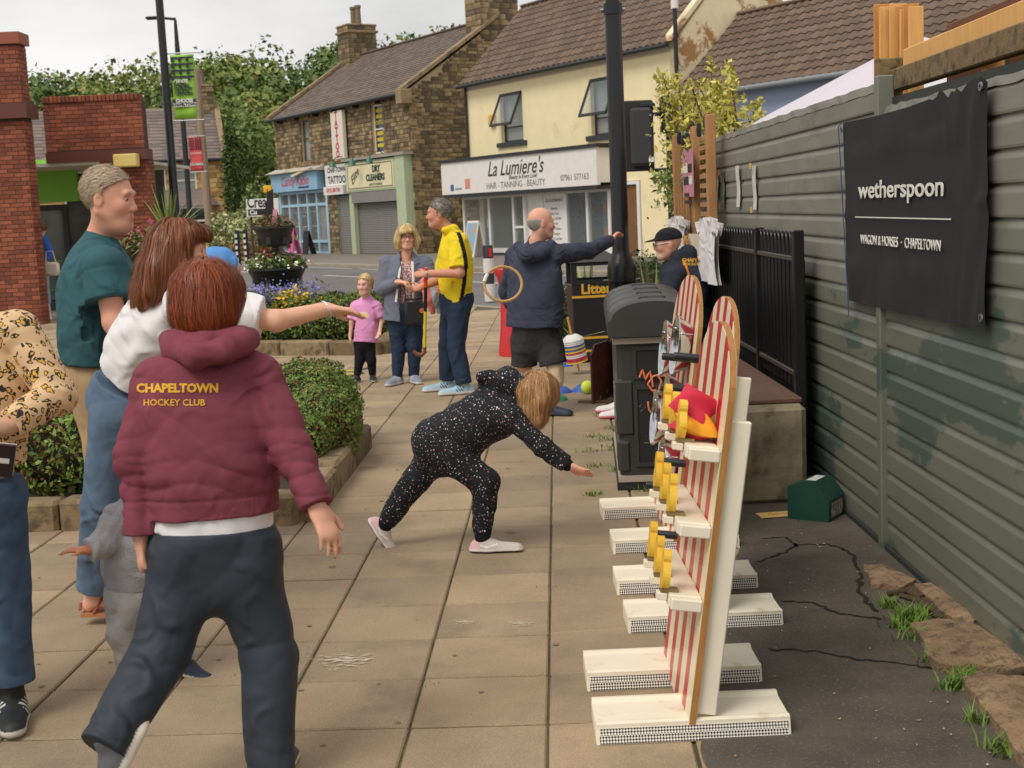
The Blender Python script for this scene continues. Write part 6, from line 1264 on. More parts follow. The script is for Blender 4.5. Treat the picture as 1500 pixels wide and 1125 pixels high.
def net(fn, vox, pad=.03):
    """surface nets on a block-sparse grid -> V, quads"""
    lo = fn.lo - pad; n = np.ceil((fn.hi + pad - lo) / vox / 8).astype(int) * 8; nb = n // 8
    I = np.stack(np.meshgrid(*[np.arange(k) for k in nb], indexing='ij'), -1).reshape(-1, 3)
    cen = lo + (I * 8 + 3.5) * vox; dc = np.concatenate([fn(c) for c in np.array_split(cen, max(1, len(cen) // 60000))]).astype(np.float32)
    D = np.repeat(np.repeat(np.repeat(dc.reshape(nb), 8, 0), 8, 1), 8, 2)
    act = I[np.abs(dc) < 8 * vox * .87 * 1.5 + .02]
    o8 = np.stack(np.meshgrid(*[np.arange(8)] * 3, indexing='ij'), -1).reshape(-1, 3)
    for ch in np.array_split(act, max(1, len(act) // 250)):
        g = (ch[:, None, :] * 8 + o8[None]).reshape(-1, 3); D[g[:, 0], g[:, 1], g[:, 2]] = fn.blocks(lo + (ch * 8 + 3.5) * vox, lo + g * vox, 8 * vox * .87)
    S = D < 0; m = [k - 1 for k in n]
    c8 = [S[i:i + m[0], j:j + m[1], k:k + m[2]] for i in (0, 1) for j in (0, 1) for k in (0, 1)]
    cnt = sum(c.astype(np.int8) for c in c8); C = np.argwhere((cnt > 0) & (cnt < 8))
    idx = np.full(m, -1, np.int32); idx[C[:, 0], C[:, 1], C[:, 2]] = np.arange(len(C))
    acc = np.zeros((len(C), 3)); w = np.zeros(len(C)); cor = [np.array(t) for t in ((0,0,0),(0,0,1),(0,1,0),(0,1,1),(1,0,0),(1,0,1),(1,1,0),(1,1,1))]
    val = [D[C[:, 0] + t[0], C[:, 1] + t[1], C[:, 2] + t[2]] for t in cor]
    for a in range(8):
        for b in range(a + 1, 8):
            if np.abs(cor[a] - cor[b]).sum() != 1: continue
            va, vb = val[a], val[b]; x = (va < 0) != (vb < 0); t = np.where(x, va / (va - vb + (va == vb) * 1e-9), 0)
            acc += np.where(x[:, None], cor[a] + t[:, None] * (cor[b] - cor[a]), 0); w += x
    V = lo + (C + acc / w[:, None]) * vox; F = []
    for ax in range(3):
        o1, o2 = [(1, 2), (2, 0), (0, 1)][ax]; sl = [slice(None)] * 3; sl2 = [slice(None)] * 3; sl[ax] = slice(0, -1); sl2[ax] = slice(1, None)
        E_ = np.argwhere(S[tuple(sl)] != S[tuple(sl2)]); E_ = E_[(E_[:, o1] > 0) & (E_[:, o2] > 0)]; E_ = E_[(E_[:, o1] < m[o1]) & (E_[:, o2] < m[o2])]
        u = np.zeros(3, int); u[o1] = 1; v = np.zeros(3, int); v[o2] = 1; g = lambda q: idx[q[:, 0], q[:, 1], q[:, 2]]
        quad = np.stack([g(E_ - u - v), g(E_ - v), g(E_), g(E_ - u)], 1); inside = S[tuple(sl)][E_[:, 0], E_[:, 1], E_[:, 2]] if False else S[E_[:, 0], E_[:, 1], E_[:, 2]]
        quad[~inside] = quad[~inside][:, ::-1]; F.append(quad)
    F = np.concatenate(F); F = F[(F >= 0).all(1)]; return V, F
def fold_noise(P, amp, fr, seed, sq=(1, 1, 1)):
    r = np.random.default_rng(seed); q = P * np.asarray(sq) * fr; o = 0
    for i in range(3):
        k1, k2, k3 = r.normal(0, 1, 3), r.normal(0, 1, 3), r.normal(0, .6, 3); o = o + np.sin(q @ k1 * (1 + .6 * i) + 1.8 * np.sin(q @ k2 * .7 + r.uniform(0, 6)) + r.uniform(0, 6)) / (1 + .5 * i)
    k = r.normal(0, 1, (4, 3)) * [1, 1, .7]; c = 0
    for i in range(2):
        u = q @ k[i] * (1.1 + .9 * i) + 2.2 * np.sin(q @ k[i + 2] * .55 + r.uniform(0, 6)); c = c + (1 - np.abs(np.sin(u)) ** .55 * 1.0) / (1 + .6 * i)
    return amp * (.45 * o + .95 * c - .5)
cloth_mats = {}
def crease(m, scale=8.0, strength=.8, dist=.03):
    """adds small cloth creases as relief on top of the material's own bump"""
    if 'creased' in m: return m
    nt = m.node_tree; N = nt.nodes; K = nt.links.new; b = N['Principled BSDF']; t = N.new('ShaderNodeTexCoord'); old = b.inputs['Normal'].links[0].from_socket if b.inputs['Normal'].links else None
    z = N.new('ShaderNodeTexNoise'); z.noise_type = 'RIDGED_MULTIFRACTAL'; z.inputs['Scale'].default_value = scale; z.inputs['Detail'].default_value = 3; z.inputs['Roughness'].default_value = .45; z.inputs['Distortion'].default_value = 1.1; K(t.outputs['Object'], z.inputs['Vector'])
    p = N.new('ShaderNodeBump'); p.inputs['Strength'].default_value = strength; p.inputs['Distance'].default_value = dist; K(z.outputs[0], p.inputs['Height'])
    if old: K(old, p.inputs['Normal'])
    K(p.outputs[0], b.inputs['Normal']); m['creased'] = 1; return m
def clothm(name, rgb, rough=.85, bump=.12, bscale=260, vary=.07, **k): return crease(mat('cloth_' + name, rgb, rough, vary=vary, scale=7, bump=bump, bscale=bscale, spec=.25, **k))
skin_m = mat('skin', (214, 164, 136), .5, attr=True, spec=.35, vary=.05, scale=14, bump=.06, bscale=300)
hair_m = mat('hair', (120, 70, 40), .45, attr=True, spec=.45, vary=.12, scale=30)
shoe_m = mat('shoe', (120, 120, 120), .6, attr=True, spec=.4, bump=.05, bscale=200)
attr_cloth = crease(mat('cloth_attr', (120, 120, 120), .85, attr=True, spec=.25, vary=.06, scale=8, bump=.12, bscale=260))
eye_w = mat('eye_white', (176, 160, 150), .3); eye_i = mat('eye_iris', (60, 66, 70), .15)
def put(name, fn, vox, m, parent, colfn=None, pad=.03):
    V, F = net(fn, vox, pad); col = None
    if colfn is not None: col = colfn(V)
    me = fast_mesh(name, V - np.array(parent.location if parent else (0, 0, 0)) if parent else V, F, m, col); return link(name, me, None, parent)
def flatcol(rgb): c = np.array(s2l(rgb)); return lambda P: np.tile(c, (len(P), 1))
class Human:
    def __init__(s, label, J, bf, hf, hu=(0, 0, 1), size=1.0, head=None, skin=(222, 170, 142), vox=.0065, group=None, feet=None):
        s.J = {k: (AT(*v) if len(v) == 3 else np.asarray(v)) for k, v in J.items()} if not isinstance(next(iter(J.values())), np.ndarray) else J
        s.bf = nrm((bf[0], bf[1], 0)); s.hf = nrm(hf); hu = np.asarray(hu, float); s.hl = nrm(np.cross(hu, s.hf)); s.hu = nrm(np.cross(s.hf, s.hl)); s.z = size; s.hs = head or size ** .5; s.vox = vox; s.skin = np.array(s2l(skin)); s.spots = []; s.label = label; s.S = Shape(); s.bl = nrm(np.cross([0, 0, 1], s.bf)); s.group = group
        s.kids = []; s.root = None
    def hp(s, f, l, u): return s.J['head'] + (s.hf * f + s.hl * l + s.hu * u) * s.hs
    def build_head(s, ears=True, nose=1.0, jaw=1.0, fem=False):
        S, h, hp = s.S, s.hs, s.hp; R = np.stack([s.hf, s.hl, s.hu])
        S.ell(hp(-.012, 0, .028), np.array([.098, .076, .092]) * h, R, .02); S.ell(hp(.022, 0, -.04), np.array([.070, .060 * jaw, .082]) * h, R, .035)
        S.cone(hp(.070, -.016, -.097), hp(.070, .016, -.097), .022 * h, .022 * h, .03); 
        for sd in (-1, 1):
            S.cone(hp(-.01, sd * .056 * jaw, -.05), hp(.05, sd * .026, -.1), .016 * h, .014 * h, .03); S.ell(hp(.062, sd * .036, -.025), np.array([.026, .024, .026]) * h, R, .025)
        S.cone(hp(.084, -.035, .026), hp(.084, .035, .026), .011 * h, .011 * h, .018)
        for sd in (-1, 1): S.ell(hp(.096, sd * .031, .004), np.array([.014, .018, .013]) * h, R, .012, True)
        S.cone(hp(.084, 0, .012), hp(.095 + .005 * nose, 0, -.027), .0085 * h, .012 * h, .014); S.ell(hp(.097 + .004 * nose, 0, -.030), np.array([.012, .013, .010]) * h, R, .01)
        for sd in (-1, 1): S.ell(hp(.098, sd * .012, -.036), np.array([.011, .008, .008]) * h, R, .006)
        S.cone(hp(.090, -.018, -.062), hp(.090, .018, -.062), .0065 * h, .0065 * h, .008); S.cone(hp(.088, -.015, -.073), hp(.088, .015, -.073), .0075 * h, .0075 * h, .008); S.cone(hp(.102, -.02, -.0675), hp(.102, .02, -.0675), .0025 * h, .0025 * h, .004, sub=True)
        if ears:
            for sd in (-1, 1):
                S.ell(hp(-.012, sd * .077, -.008), np.array([.019, .009, .031]) * h, R, .008); S.ell(hp(-.006, sd * .087, -.004), np.array([.009, .006, .017]) * h, R, .006, True)
        for sd in (-1, 1):
            s.spots.append((hp(.098, sd * .031, .03), (.012, .022, .005), (110, 84, 62) if not fem else (130, 94, 66), .6, R))
        s.spots.append((hp(.096, 0, -.068), (.02, .022, .011), (190, 100, 96), .65, R)); s.spots.append((hp(.07, .045, -.03), (.03, .025, .025), (222, 140, 120), .35, R)); s.spots.append((hp(.07, -.045, -.03), (.03, .025, .025), (222, 140, 120), .35, R)); s.spots.append((hp(.118, 0, -.03), (.016, .016, .014), (220, 140, 122), .35, R))
        J = s.J; S.cone(J['neck'], hp(-.012, 0, -.075), .056 * s.z, .052 * h, .03); return s
    def eyes(s):
        for sd in (-1, 1):
            c = s.hp(.0775, sd * .031, .002); b = MB(); r = .0105 * s.hs
            prof = [(r * math.sin(a), -r * math.cos(a)) for a in np.linspace(.001, math.pi - .001, 13)]
            b.cur = 0; q = MB(); q.lathe(prof, 14); Q = Vector(s.hf).to_track_quat('Z', 'Y').to_matrix().to_4x4(); q.v = [tuple(Q @ Vector(v)) for v in q.v]
            me = q.mesh('eye'); shade(me, 179); me.materials.append(eye_w); me.materials.append(eye_i)
            for p in me.polygons:
                if Vector(p.center).normalized().dot(Vector(s.hf)) > .62: p.material_index = 1
            s.kids.append(('eye', me, c))
    def body(s, arms=True, legs=True, torso=.85, leg_r=(.07, .052, .036), arm_r=(.044, .037, .027)):
        S, J, z = s.S, s.J, s.z
        S.cone(J['pel'], J['chest'], .11 * z * torso, .13 * z * torso, .05, .7, s.bf); S.cone(J['chest'], J['neck'], .1 * z * torso, .05 * z, .05)
        for sd in 'LR':
            if arms and 's' + sd in J:
                S.cone(J['chest'], J['s' + sd], .06 * z, .045 * z, .04); S.chain([J['s' + sd], J['e' + sd], J['w' + sd]], [r * z for r in arm_r], .02)
            if legs and 'h' + sd in J:
                S.cone(J['pel'], J['h' + sd], .09 * z * torso, .07 * z, .04); S.chain([J['h' + sd], J['k' + sd], J['a' + sd]], [r * z for r in leg_r], .025)
                mid = J['k' + sd] * .65 + J['a' + sd] * .35; S.ell(mid - s.bf * .012 * z, np.array([.046, .046, .085]) * z * (leg_r[1] / .052), None, .03)
        return s
    def hand(s, sd, d, n, side, curl=(.3, .3, .3), hs=None, spread=.0, thumb=(.6, .75, .25)):
        w = s.J['w' + sd]; h = hs or s.z; d = nrm(d); n = np.asarray(n, float); n = nrm(n - d * (n @ d)); t = np.cross(d, n) * side; S = s.S
        S.cone(w - d * .02 * h, w + d * .03 * h, .026 * h, .029 * h, .015, .75, n); S.cone(w + d * .03 * h, w + d * .082 * h, .034 * h, .037 * h, .015, .42, n)
        for i, (o, L_, r) in enumerate(((.028, .072, .0088), (.010, .080, .0092), (-.009, .075, .0088), (-.027, .058, .0078))):
            a = 0; p = w + d * (.083 - .004 * abs(i - 1)) * h + t * o * h; dd = d + t * (o * 5 * spread)
            for j, fr_ in enumerate((.45, .32, .25)):
                a += curl[j]; v = nrm(dd * math.cos(a) + n * math.sin(a)); q = p + v * L_ * fr_ * h; S.cone(p, q, r * h * (1 - .08 * j), r * h * (.94 - .08 * j), .004 if j == 0 else .003); p = q
        p = w + d * .028 * h + t * .026 * h; v = nrm(d * thumb[0] + t * thumb[1] + n * thumb[2]); q = p + v * .036 * h; S.cone(p, q, .0135 * h, .011 * h, .012); v = nrm(d * (thumb[0] + .5) + t * thumb[1] * .6 + n * thumb[2]); S.cone(q, q + v * .032 * h, .0105 * h, .0085 * h, .004); return s
    def colour(s, P):
        c = np.tile(s.skin, (len(P), 1))
        for p, r, rgb, a, R in s.spots:
            q = ((P - p) @ R.T) / (np.asarray(r) * s.hs); w = np.clip(1.35 - np.sqrt((q * q).sum(1)), 0, 1)[:, None] * a; c = c * (1 - w) + np.array(s2l(rgb)) * w
        return c
    def finish(s, name='person', colfn=None):
        V, F = net(s.S, s.vox * (1.1 if s.vox < .007 else 1.2)); o0 = np.array([s.J['pel'][0], s.J['pel'][1], 0.0]); me = fast_mesh(name, V - o0, F, skin_m, (colfn or s.colour)(V)); s.root = link(name, me, None, None, tuple(o0)); tag(s.root, s.label, 'person', s.group); s.o0 = o0
        for n, me, c in s.kids: link(n, me, None, s.root, tuple(c - o0))
        return s
    def add(s, name, fn, m, vox=None, colfn=None):
        V, F = net(fn, (vox or s.vox * 1.15) * (1.12 if s.vox > .007 else 1.06)); o = link(name, fast_mesh(name, V - s.o0, F, m, colfn(V) if colfn else None), None, s.root); return o
    # ---- garments
    def top(s, name, m, w=(.19, .185, .175, .19), flat=.68, sleeve=1.0, ar=(.072, .062, .046), hem=None, folds=.006, fr=11, seed=1, cuff=True, colfn=None, extra=None, vox=None, hemdrop=.0, collar=.0, band=0.0, neck_r=.07, nohem=False, waistf=.5):
        J, z = s.J, s.z; S = Shape(); hemp = J['pel'] if hem is None else hem; mid = hemp * .45 + J['chest'] * .55
        S.cone(hemp, mid, w[3] * z, w[2] * z, .06, flat, s.bf); S.cone(mid, J['chest'], w[2] * z, w[1] * z, .06, flat, s.bf)
        upc = J['chest'] * .45 + (J['sL'] + J['sR']) * .275; S.cone(J['chest'], upc, w[1] * z, w[0] * z * .86, .05, flat * .9, s.bf); S.cone(upc, J['neck'], w[0] * z * .62, neck_r * z, .06, .8, s.bf)
        for sd in 'LR':
            a, b, c = J['s' + sd], J['e' + sd], J['w' + sd]; S.cone(upc, a, .07 * z, ar[0] * z * .98, .045)
            if sleeve > .5:
                t = (sleeve - .5) * 2; end = b + (c - b) * t; S.cone(a, b, ar[0] * z, ar[1] * z, .018); S.cone(b, end, ar[1] * z, ar[2] * z, .012)
                if cuff: S.cone(end - nrm(c - b) * .02 * z, end - nrm(c - b) * .012 * z, ar[2] * 1.12 * z, ar[2] * 1.12 * z, .012)
            else:
                end = a + (b - a) * sleeve * 2; S.cone(a, end, ar[0] * z, ar[1] * z * 1.08, .018)
        if band: S.cone(hemp + np.array([0, 0, .0]), hemp + nrm(J['chest'] - hemp) * .05 * z, w[3] * z * band, w[3] * z * band, .015, flat, s.bf)
        if extra: extra(S)
        ax = nrm(J['chest'] - hemp)
        def hemcut(P): 
            return np.where(((P - hemp) * ax).sum(1) < .35 * z, -((P - hemp) @ ax) - hemdrop + .004 * np.sin(P @ np.array([23, 19, 0])), -1.0) if True else 0
        near = [J['w' + sd] for sd in 'LR']
        def hc(P):
            v = -((P - hemp) @ ax) - hemdrop + .004 * np.sin(P @ np.array([23., 19., 0])); r2 = (P - hemp) - ((P - hemp) @ ax)[:, None] * ax; inside = (r2 * r2).sum(1) < (w[3] * 1.12 * z) ** 2
            if sleeve > .5:
                for sd in 'LR':
                    e_, w_ = J['e' + sd], J['w' + sd]; q_ = P - e_; h_ = np.clip(q_ @ (w_ - e_) / ((w_ - e_) @ (w_ - e_)), 0, 1); q_ = q_ - h_[:, None] * (w_ - e_); inside &= (q_ * q_).sum(1) > (ar[1] * z * 1.12) ** 2
            return np.where(inside, v, -1.0)
        if not nohem: S.cuts.append(hc)
        for sd in 'LR':
            a, b, c = J['s' + sd], J['e' + sd], J['w' + sd]; (p0, dr) = ((b + (c - b) * (sleeve - .5) * 2, nrm(c - b)) if sleeve > .5 else (a + (b - a) * sleeve * 2, nrm(b - a)))
            def sc_(P, p0=p0, dr=dr): v = (P - p0) @ dr; r2 = (P - p0) - v[:, None] * dr; return np.where((r2 * r2).sum(1) < (.13 * z) ** 2, v, -1.0)
            S.cuts.append(sc_)
        if folds:
            el = [J['eL'], J['eR']]
            def disp(P):
                d = fold_noise(P, folds, fr, seed); t = (P - hemp) @ ax; d = d + (.0045 * np.exp(-((t - .058 * z) / .006) ** 2) if band else 0) + folds * waistf * np.exp(-((t - .13 * z) / (.085 * z)) ** 2) * (.75 - np.abs(np.sin(t * 42 / z + 1.5 * np.sin(P @ np.array([7., 5., 2.]) + seed) + .7 * np.sin(P @ np.array([17., -9., 4.])))) ** .5)
                for sd in 'LR':
                    a_ = J['s' + sd]; v_ = nrm(J['e' + sd] - a_); q_ = P - a_; tt = q_ @ v_; r2 = (q_ * q_).sum(1) - tt * tt; d = d + .0035 * np.exp(-((tt - .012) / .006) ** 2) * (r2 < (.125 * z) ** 2)
                for e in el: r = np.sqrt(((P - e) ** 2).sum(1)); d = d + folds * .9 * np.exp(-(r / .12) ** 2) * (.7 - np.abs(np.sin(((P - e) @ nrm(J['wR'] - J['sR'])) * 48 + 1.6 * np.sin(P @ np.array([13., 5., 11.])))) ** .5)
                return d
            S.disp = disp
        s.topS = S; return s.add(name, S, m, vox, colfn)
    def bottom(s, name, m, w=.18, flat=.75, lr=(.105, .08, .065), end=1.0, folds=.006, fr=12, seed=2, colfn=None, vox=None, waist=.06, k=.03):
        J, z = s.J, s.z; S = Shape(); up = nrm(J['chest'] - J['pel']); top = J['pel'] + up * waist * z; S.cone(top, J['pel'], w * .95 * z, w * z, .04, flat, s.bf); low = (J['hL'] + J['hR']) / 2; S.cone(J['pel'], low, w * z, w * .9 * z, .04, flat, s.bf)
        for sd in 'LR':
            h, kn, a = J['h' + sd], J['k' + sd], J['a' + sd]; S.cone(h, kn, lr[0] * z, lr[1] * z, k)
            if end > .5: S.cone(kn, kn + (a - kn) * (end - .5) * 2, lr[1] * z, lr[2] * z, .02)
        if end <= .5:
            for sd in 'LR':
                h, kn = J['h' + sd], J['k' + sd]; p0 = h + (kn - h) * end * 2; dr = nrm(kn - h)
                S.cuts.append(lambda P, p0=p0, dr=dr: np.where((((P - p0) - ((P - p0) @ dr)[:, None] * dr) ** 2).sum(1) < (.12 * z) ** 2, (P - p0) @ dr, -1.0))
        else:
            for sd in 'LR':
                kn, a = J['k' + sd], J['a' + sd]; p0 = kn + (a - kn) * (end - .5) * 2; dr = nrm(a - kn); S.cuts.append(lambda P, p0=p0, dr=dr: np.where((((P - p0) - ((P - p0) @ dr)[:, None] * dr) ** 2).sum(1) < (.12 * z) ** 2, (P - p0) @ dr - .005, -1.0))
        S.cuts.append(lambda P: np.where((((P - top) - ((P - top) @ up)[:, None] * up) ** 2).sum(1) < (w * 1.2 * z) ** 2, (P - top) @ up, -1.0))
        if folds:
            def disp(P):
                d = fold_noise(P, folds, fr, seed, (1, 1, .8))
                for sd in 'LR':
                    for q, sg in ((J['k' + sd], .09), (J['a' + sd], .1), (J['h' + sd], .1)):
                        r = np.sqrt(((P - q) ** 2).sum(1)); d = d + folds * 1.0 * np.exp(-(r / sg / z) ** 2) * (.7 - np.abs(np.sin(((P - q) @ nrm(J['a' + sd] - J['h' + sd])) * 42 / z + 1.6 * np.sin(P @ np.array([15., 9., 5.]) + seed))) ** .5)
                return d
            S.disp = disp
        return s.add(name, S, m, vox, colfn)
    def shoe(s, sd, d, up_, sole, sole_h=.024, L_=.27, stripe=None, z0=0.0, pitch=0.0, name='shoe', vox=None, accent=None, swoosh=None):
        a = s.J['a' + sd]; z = s.z; d = nrm((d[0], d[1], 0)); dn = np.array([0, 0, -1.0]); 
        if pitch: d2 = nrm(d * math.cos(pitch) + dn * math.sin(pitch)); dn = nrm(dn * math.cos(pitch) - d * math.sin(pitch)); d = d2
        base = a + dn * .085 * z
        if not pitch: base = np.array([a[0], a[1], z0 + .004])
        heel = base - d * .05 * z; toe = base + d * (L_ - .09) * z; S = Shape(); u = -dn; lat = np.cross(d, u)
        S.cone(heel + u * .035 * z, base + d * .05 * z + u * .038 * z, .04 * z, .043 * z, .03, .9, lat); S.cone(base + d * .05 * z + u * .036 * z, toe + u * .026 * z, .047 * z, .037 * z, .03, .72, u); S.cone(base + u * .04 * z, a + u * .0 * z, .042 * z, .042 * z, .03); S.cone(heel + u * .012 * z, base + d * .04 * z + u * .012 * z, .043 * z, .042 * z, .02, .5, u); S.cone(base + d * .04 * z + u * .012 * z, toe + u * .012 * z, .046 * z, .039 * z, .02, .5, u)
        S.cuts.append(lambda P: -((P - base) @ u) + .0); S.cuts.append(lambda P: (P - a) @ u - .03 * z)
        cu, cs = np.array(s2l(up_)), np.array(s2l(sole)); ca = np.array(s2l(accent or up_))
        def colf(P):
            h = (P - base) @ u; t = (P - base) @ d; c = np.where((h < sole_h * z)[:, None], cs, cu)
            if stripe is not None:
                m = (h > sole_h * z + .004) & (h < .075 * z) & ((((t - h * .6) / z) % .024) < .010) & (t > .01 * z) & (t < .085 * z) & (np.abs((P - base) @ lat) > .022 * z); c = np.where(m[:, None], np.array(s2l(stripe)), c)
            m = (t < -.02 * z) & (h > sole_h * z); c = np.where(m[:, None], ca, c)
            if swoosh is not None:
                hh = (.040 + .55 * np.maximum(0, .03 - t / z) ** 1.2 * .9 + .22 * np.maximum(0, t / z - .03)) * z; m = (np.abs(h - hh) < (.004 + .05 * np.clip(.06 - np.abs(t / z - .035), 0, .06)) * z) & (t > -.015 * z) & (t < .1 * z); c = np.where(m[:, None], np.array(s2l(swoosh)), c); c = np.where((h < .007 * z)[:, None], np.array(s2l((40, 38, 40))), c)
            return c
        return s.add(name, S, shoe_m, vox or s.vox * .72, colf)
def facebox(H, f0, lw, zt):
    def c(P): q = (P - H.J['head']) / H.hs; return -np.maximum(np.maximum(f0 - q @ H.hf, np.abs(q @ H.hl) - lw), q @ H.hu - zt) * H.hs
    return c
def ribbons(fn, roots, flow, nseg, step, lift, width, c1, c2, rng, wob=.25, taper=.35, mixdark=0.0):
    """hair locks: start at roots, run along flow on the surface of fn"""
    P = roots.copy(); n = len(P); pts = []; sides = []; e = .004; ph = rng.uniform(0, 6.28, n); lf = .25 + 1.5 * rng.uniform(0, 1, n) ** 3
    for k in range(nseg):
        d0 = fn(P); g = np.stack([fn(P + np.eye(3)[i] * e) - d0 for i in range(3)], 1) / e; g /= np.linalg.norm(g, axis=1)[:, None] + 1e-6
        f = flow(P) + wob * np.stack([np.sin(ph + k * .5), np.cos(ph * 1.7 + k * .4), .3 * np.sin(ph * 2.3 + k * .6)], 1) * .5
        t = f - g * (f * g).sum(1)[:, None]; t /= np.linalg.norm(t, axis=1)[:, None] + 1e-6; P = P - g * (d0 - lift * lf)[:, None]; pts.append(P.copy()); sides.append(np.cross(t, g)); P = P + t * step
    w = width * rng.uniform(.5, 1.3, n); V = []; 
    for k in range(nseg):
        ww = (w * (1 - (1 - taper) * (k / (nseg - 1)) ** 2))[:, None]; V.append(np.stack([pts[k] - sides[k] * ww, pts[k] + sides[k] * ww], 1))
    V = np.stack(V, 1).reshape(-1, 3); base = (np.arange(n) * nseg * 2)[:, None]; k = np.arange(nseg - 1)[None] * 2; F = np.stack([base + k, base + k + 1, base + k + 3, base + k + 2], -1).reshape(-1, 4)
    t = rng.uniform(0, 1, n)[:, None]; c = np.array(s2l(c1)) * (1 - t) + np.array(s2l(c2)) * t; c = np.repeat(c, nseg * 2, 0); return V, F, c
def hair(H, S, c1, c2, nlocks, nseg, step, flow, root_sel, seed=1, width=.0045, lift=.004, vox=None, wob=.25, base=None, name='hair'):
    rng = np.random.default_rng(seed); V, F = net(S, vox or H.vox); b1 = np.array(s2l(c1)); b2 = np.array(s2l(c2)); tt = (.5 + .5 * np.sin(V @ np.array([90., 70., 9.]) + 2 * np.sin(V @ np.array([31., -44., 5.]))))[:, None]; C0 = (b1 * (1 - tt) + b2 * tt) * (1.0 if base is None else base)
    ok = np.where(root_sel(V))[0]; VV, FF, CC = [V], [F], [C0]
    if nlocks and len(ok):
        r = V[rng.choice(ok, nlocks)]; v, f, c = ribbons(S, r, flow, nseg, step, lift, width, c1, c2, rng, wob); VV.append(v); FF.append(f + len(V)); CC.append(c)
    V = np.concatenate(VV); F = np.concatenate(FF); link(name, fast_mesh(name, V - H.o0, F, hair_m, np.concatenate(CC)), None, H.root)
def print_on(H, garment, body, size, px, py, Y, m, bold=.0, width_px=None, rotz=0.0, name='printed_lettering'):
    """flat lettering laid on a garment: each point dropped on to the cloth along the line of sight"""
    dg = bpy.context.evaluated_depsgraph_get(); bv = BVHTree.FromPolygons([tuple(np.array(v.co) + H.o0) for v in garment.data.vertices], [tuple(p.vertices) for p in garment.data.polygons])
    o = text(body, size, m, None, (0, 0, 0), (0, 0, 0), bold=bold, ext=0.0, name=name); me = o.data
    bm = bmesh.new(); bm.from_mesh(me); bmesh.ops.triangulate(bm, faces=bm.faces); bmesh.ops.subdivide_edges(bm, edges=bm.edges, cuts=1); bm.to_mesh(me); bm.free()
    xs = [v.co.x for v in me.vertices]; sc = (width_px / (max(xs) - min(xs))) if width_px else FPX / Y
    for v in me.vertices:
        x, y = v.co.x * sc, v.co.y * sc; x, y = x * math.cos(rotz) - y * math.sin(rotz), x * math.sin(rotz) + y * math.cos(rotz)
        d = Vector(ray(px + x, py - y)); hit = bv.ray_cast(Vector(cC), d.normalized()); p = hit[0] if hit[0] else Vector(AT(px + x, py - y, Y)); v.co = p - d.normalized() * .003 - Vector(H.o0)
    o.parent = H.root; return o
# ================================================================ THE PEOPLE
import time as _t; _t0 = _t.time()
down = np.array([0, 0, -1.0])
def headflow(H, fall=1.0):
    crown = H.hp(-.03, 0, .11)
    def f(P): v = P - crown; v = v / (np.linalg.norm(v, axis=1)[:, None] + 1e-6); return v * .5 + down * fall
    return f
# ---- woman in the maroon hoodie, walking away
H = Human('woman with short ginger hair in maroon hoodie seen from behind', dict(pel=(314, 800, 3.9), chest=(302, 600, 3.92), neck=(304, 508, 3.95), head=(306, 440, 3.98), sL=(230, 554, 3.93), eL=(200, 676, 3.88), wL=(206, 782, 3.86), sR=(382, 554, 3.93), eR=(428, 660, 3.86), wR=(464, 742, 3.78), hL=(272, 818, 3.88), kL=(238, 952, 3.80), aL=(158, 1082, 3.60), hR=(358, 818, 3.9), kR=(394, 962, 3.88), aR=(396, 1122, 3.80)), (-.1, 1), (.25, 1, -.05), size=.98, head=.98, skin=(214, 158, 132), vox=.006)
H.build_head(); H.body(); H.hand('L', AT(210, 850, 3.83) - H.J['wL'], (.9, .3, 0), -1, (.35, .4, .3), .98); H.hand('R', AT(490, 800, 3.72) - H.J['wR'], (-.6, .6, -.2), 1, (.2, .3, .25), .98, .5); H.finish()
maroon = clothm('maroon', (126, 62, 75), bump=.1)
def hood(S, H=H):
    P = [AT(248, 496, 3.99), AT(256, 510, 3.88), AT(286, 522, 3.80), AT(328, 514, 3.80), AT(356, 503, 3.87), AT(368, 494, 3.99)]
    S.chain(P, [.028, .034, .040, .038, .034, .028], .02); S.chain([AT(262, 496, 3.9), AT(300, 504, 3.86), AT(350, 494, 3.9)], [.034, .036, .034], .02)
g = H.top('hoodie', maroon, (.185, .19, .192, .196), .72, 1.0, (.068, .062, .046), hem=AT(313, 752, 3.9), folds=.0095, fr=9, seed=4, vox=.0055, band=1.0, waistf=.8)
S = Shape(); hood(S); S.cone(AT(304, 470, 3.96), AT(304, 520, 3.95), .062, .05, .03, sub=True); S.disp = lambda P: fold_noise(P, .005, 16, 9); H.add('hood', S, maroon, .0055)
hb_ = AT(313, 752, 3.9); hax = nrm(H.J['chest'] - hb_); S = Shape(); S.cone(hb_ + hax * .004, hb_ + hax * .05, .1935, .1935, .01, .72, H.bf); S.cuts += [lambda P: -((P - hb_) @ hax) - .001, lambda P: (P - hb_) @ hax - .054]; S.disp = lambda P: .0016 * np.sin(np.arctan2((P - hb_) @ H.bl, ((P - hb_) @ H.bf) / .72) * 110); H.add('rib_hem', S, maroon, .0046)
for sd in 'LR':
    w_ = H.J['w' + sd]; d_ = nrm(w_ - H.J['e' + sd]); u_ = nrm(np.cross(d_, [0, 1., 0])); v_ = np.cross(d_, u_); S = Shape(); S.cone(w_ - d_ * .07, w_ - d_ * .006, .0485, .040, .01); S.cuts += [lambda P, w_=w_, d_=d_: (P - w_) @ d_ - .0, lambda P, w_=w_, d_=d_: -((P - w_) @ d_) - .075]; S.disp = lambda P, w_=w_, u_=u_, v_=v_: .0014 * np.sin(np.arctan2((P - w_) @ u_, (P - w_) @ v_) * 34); H.add('rib_cuff', S, maroon, .0042)
gold_p = mat('print_gold', (222, 168, 40), .7)
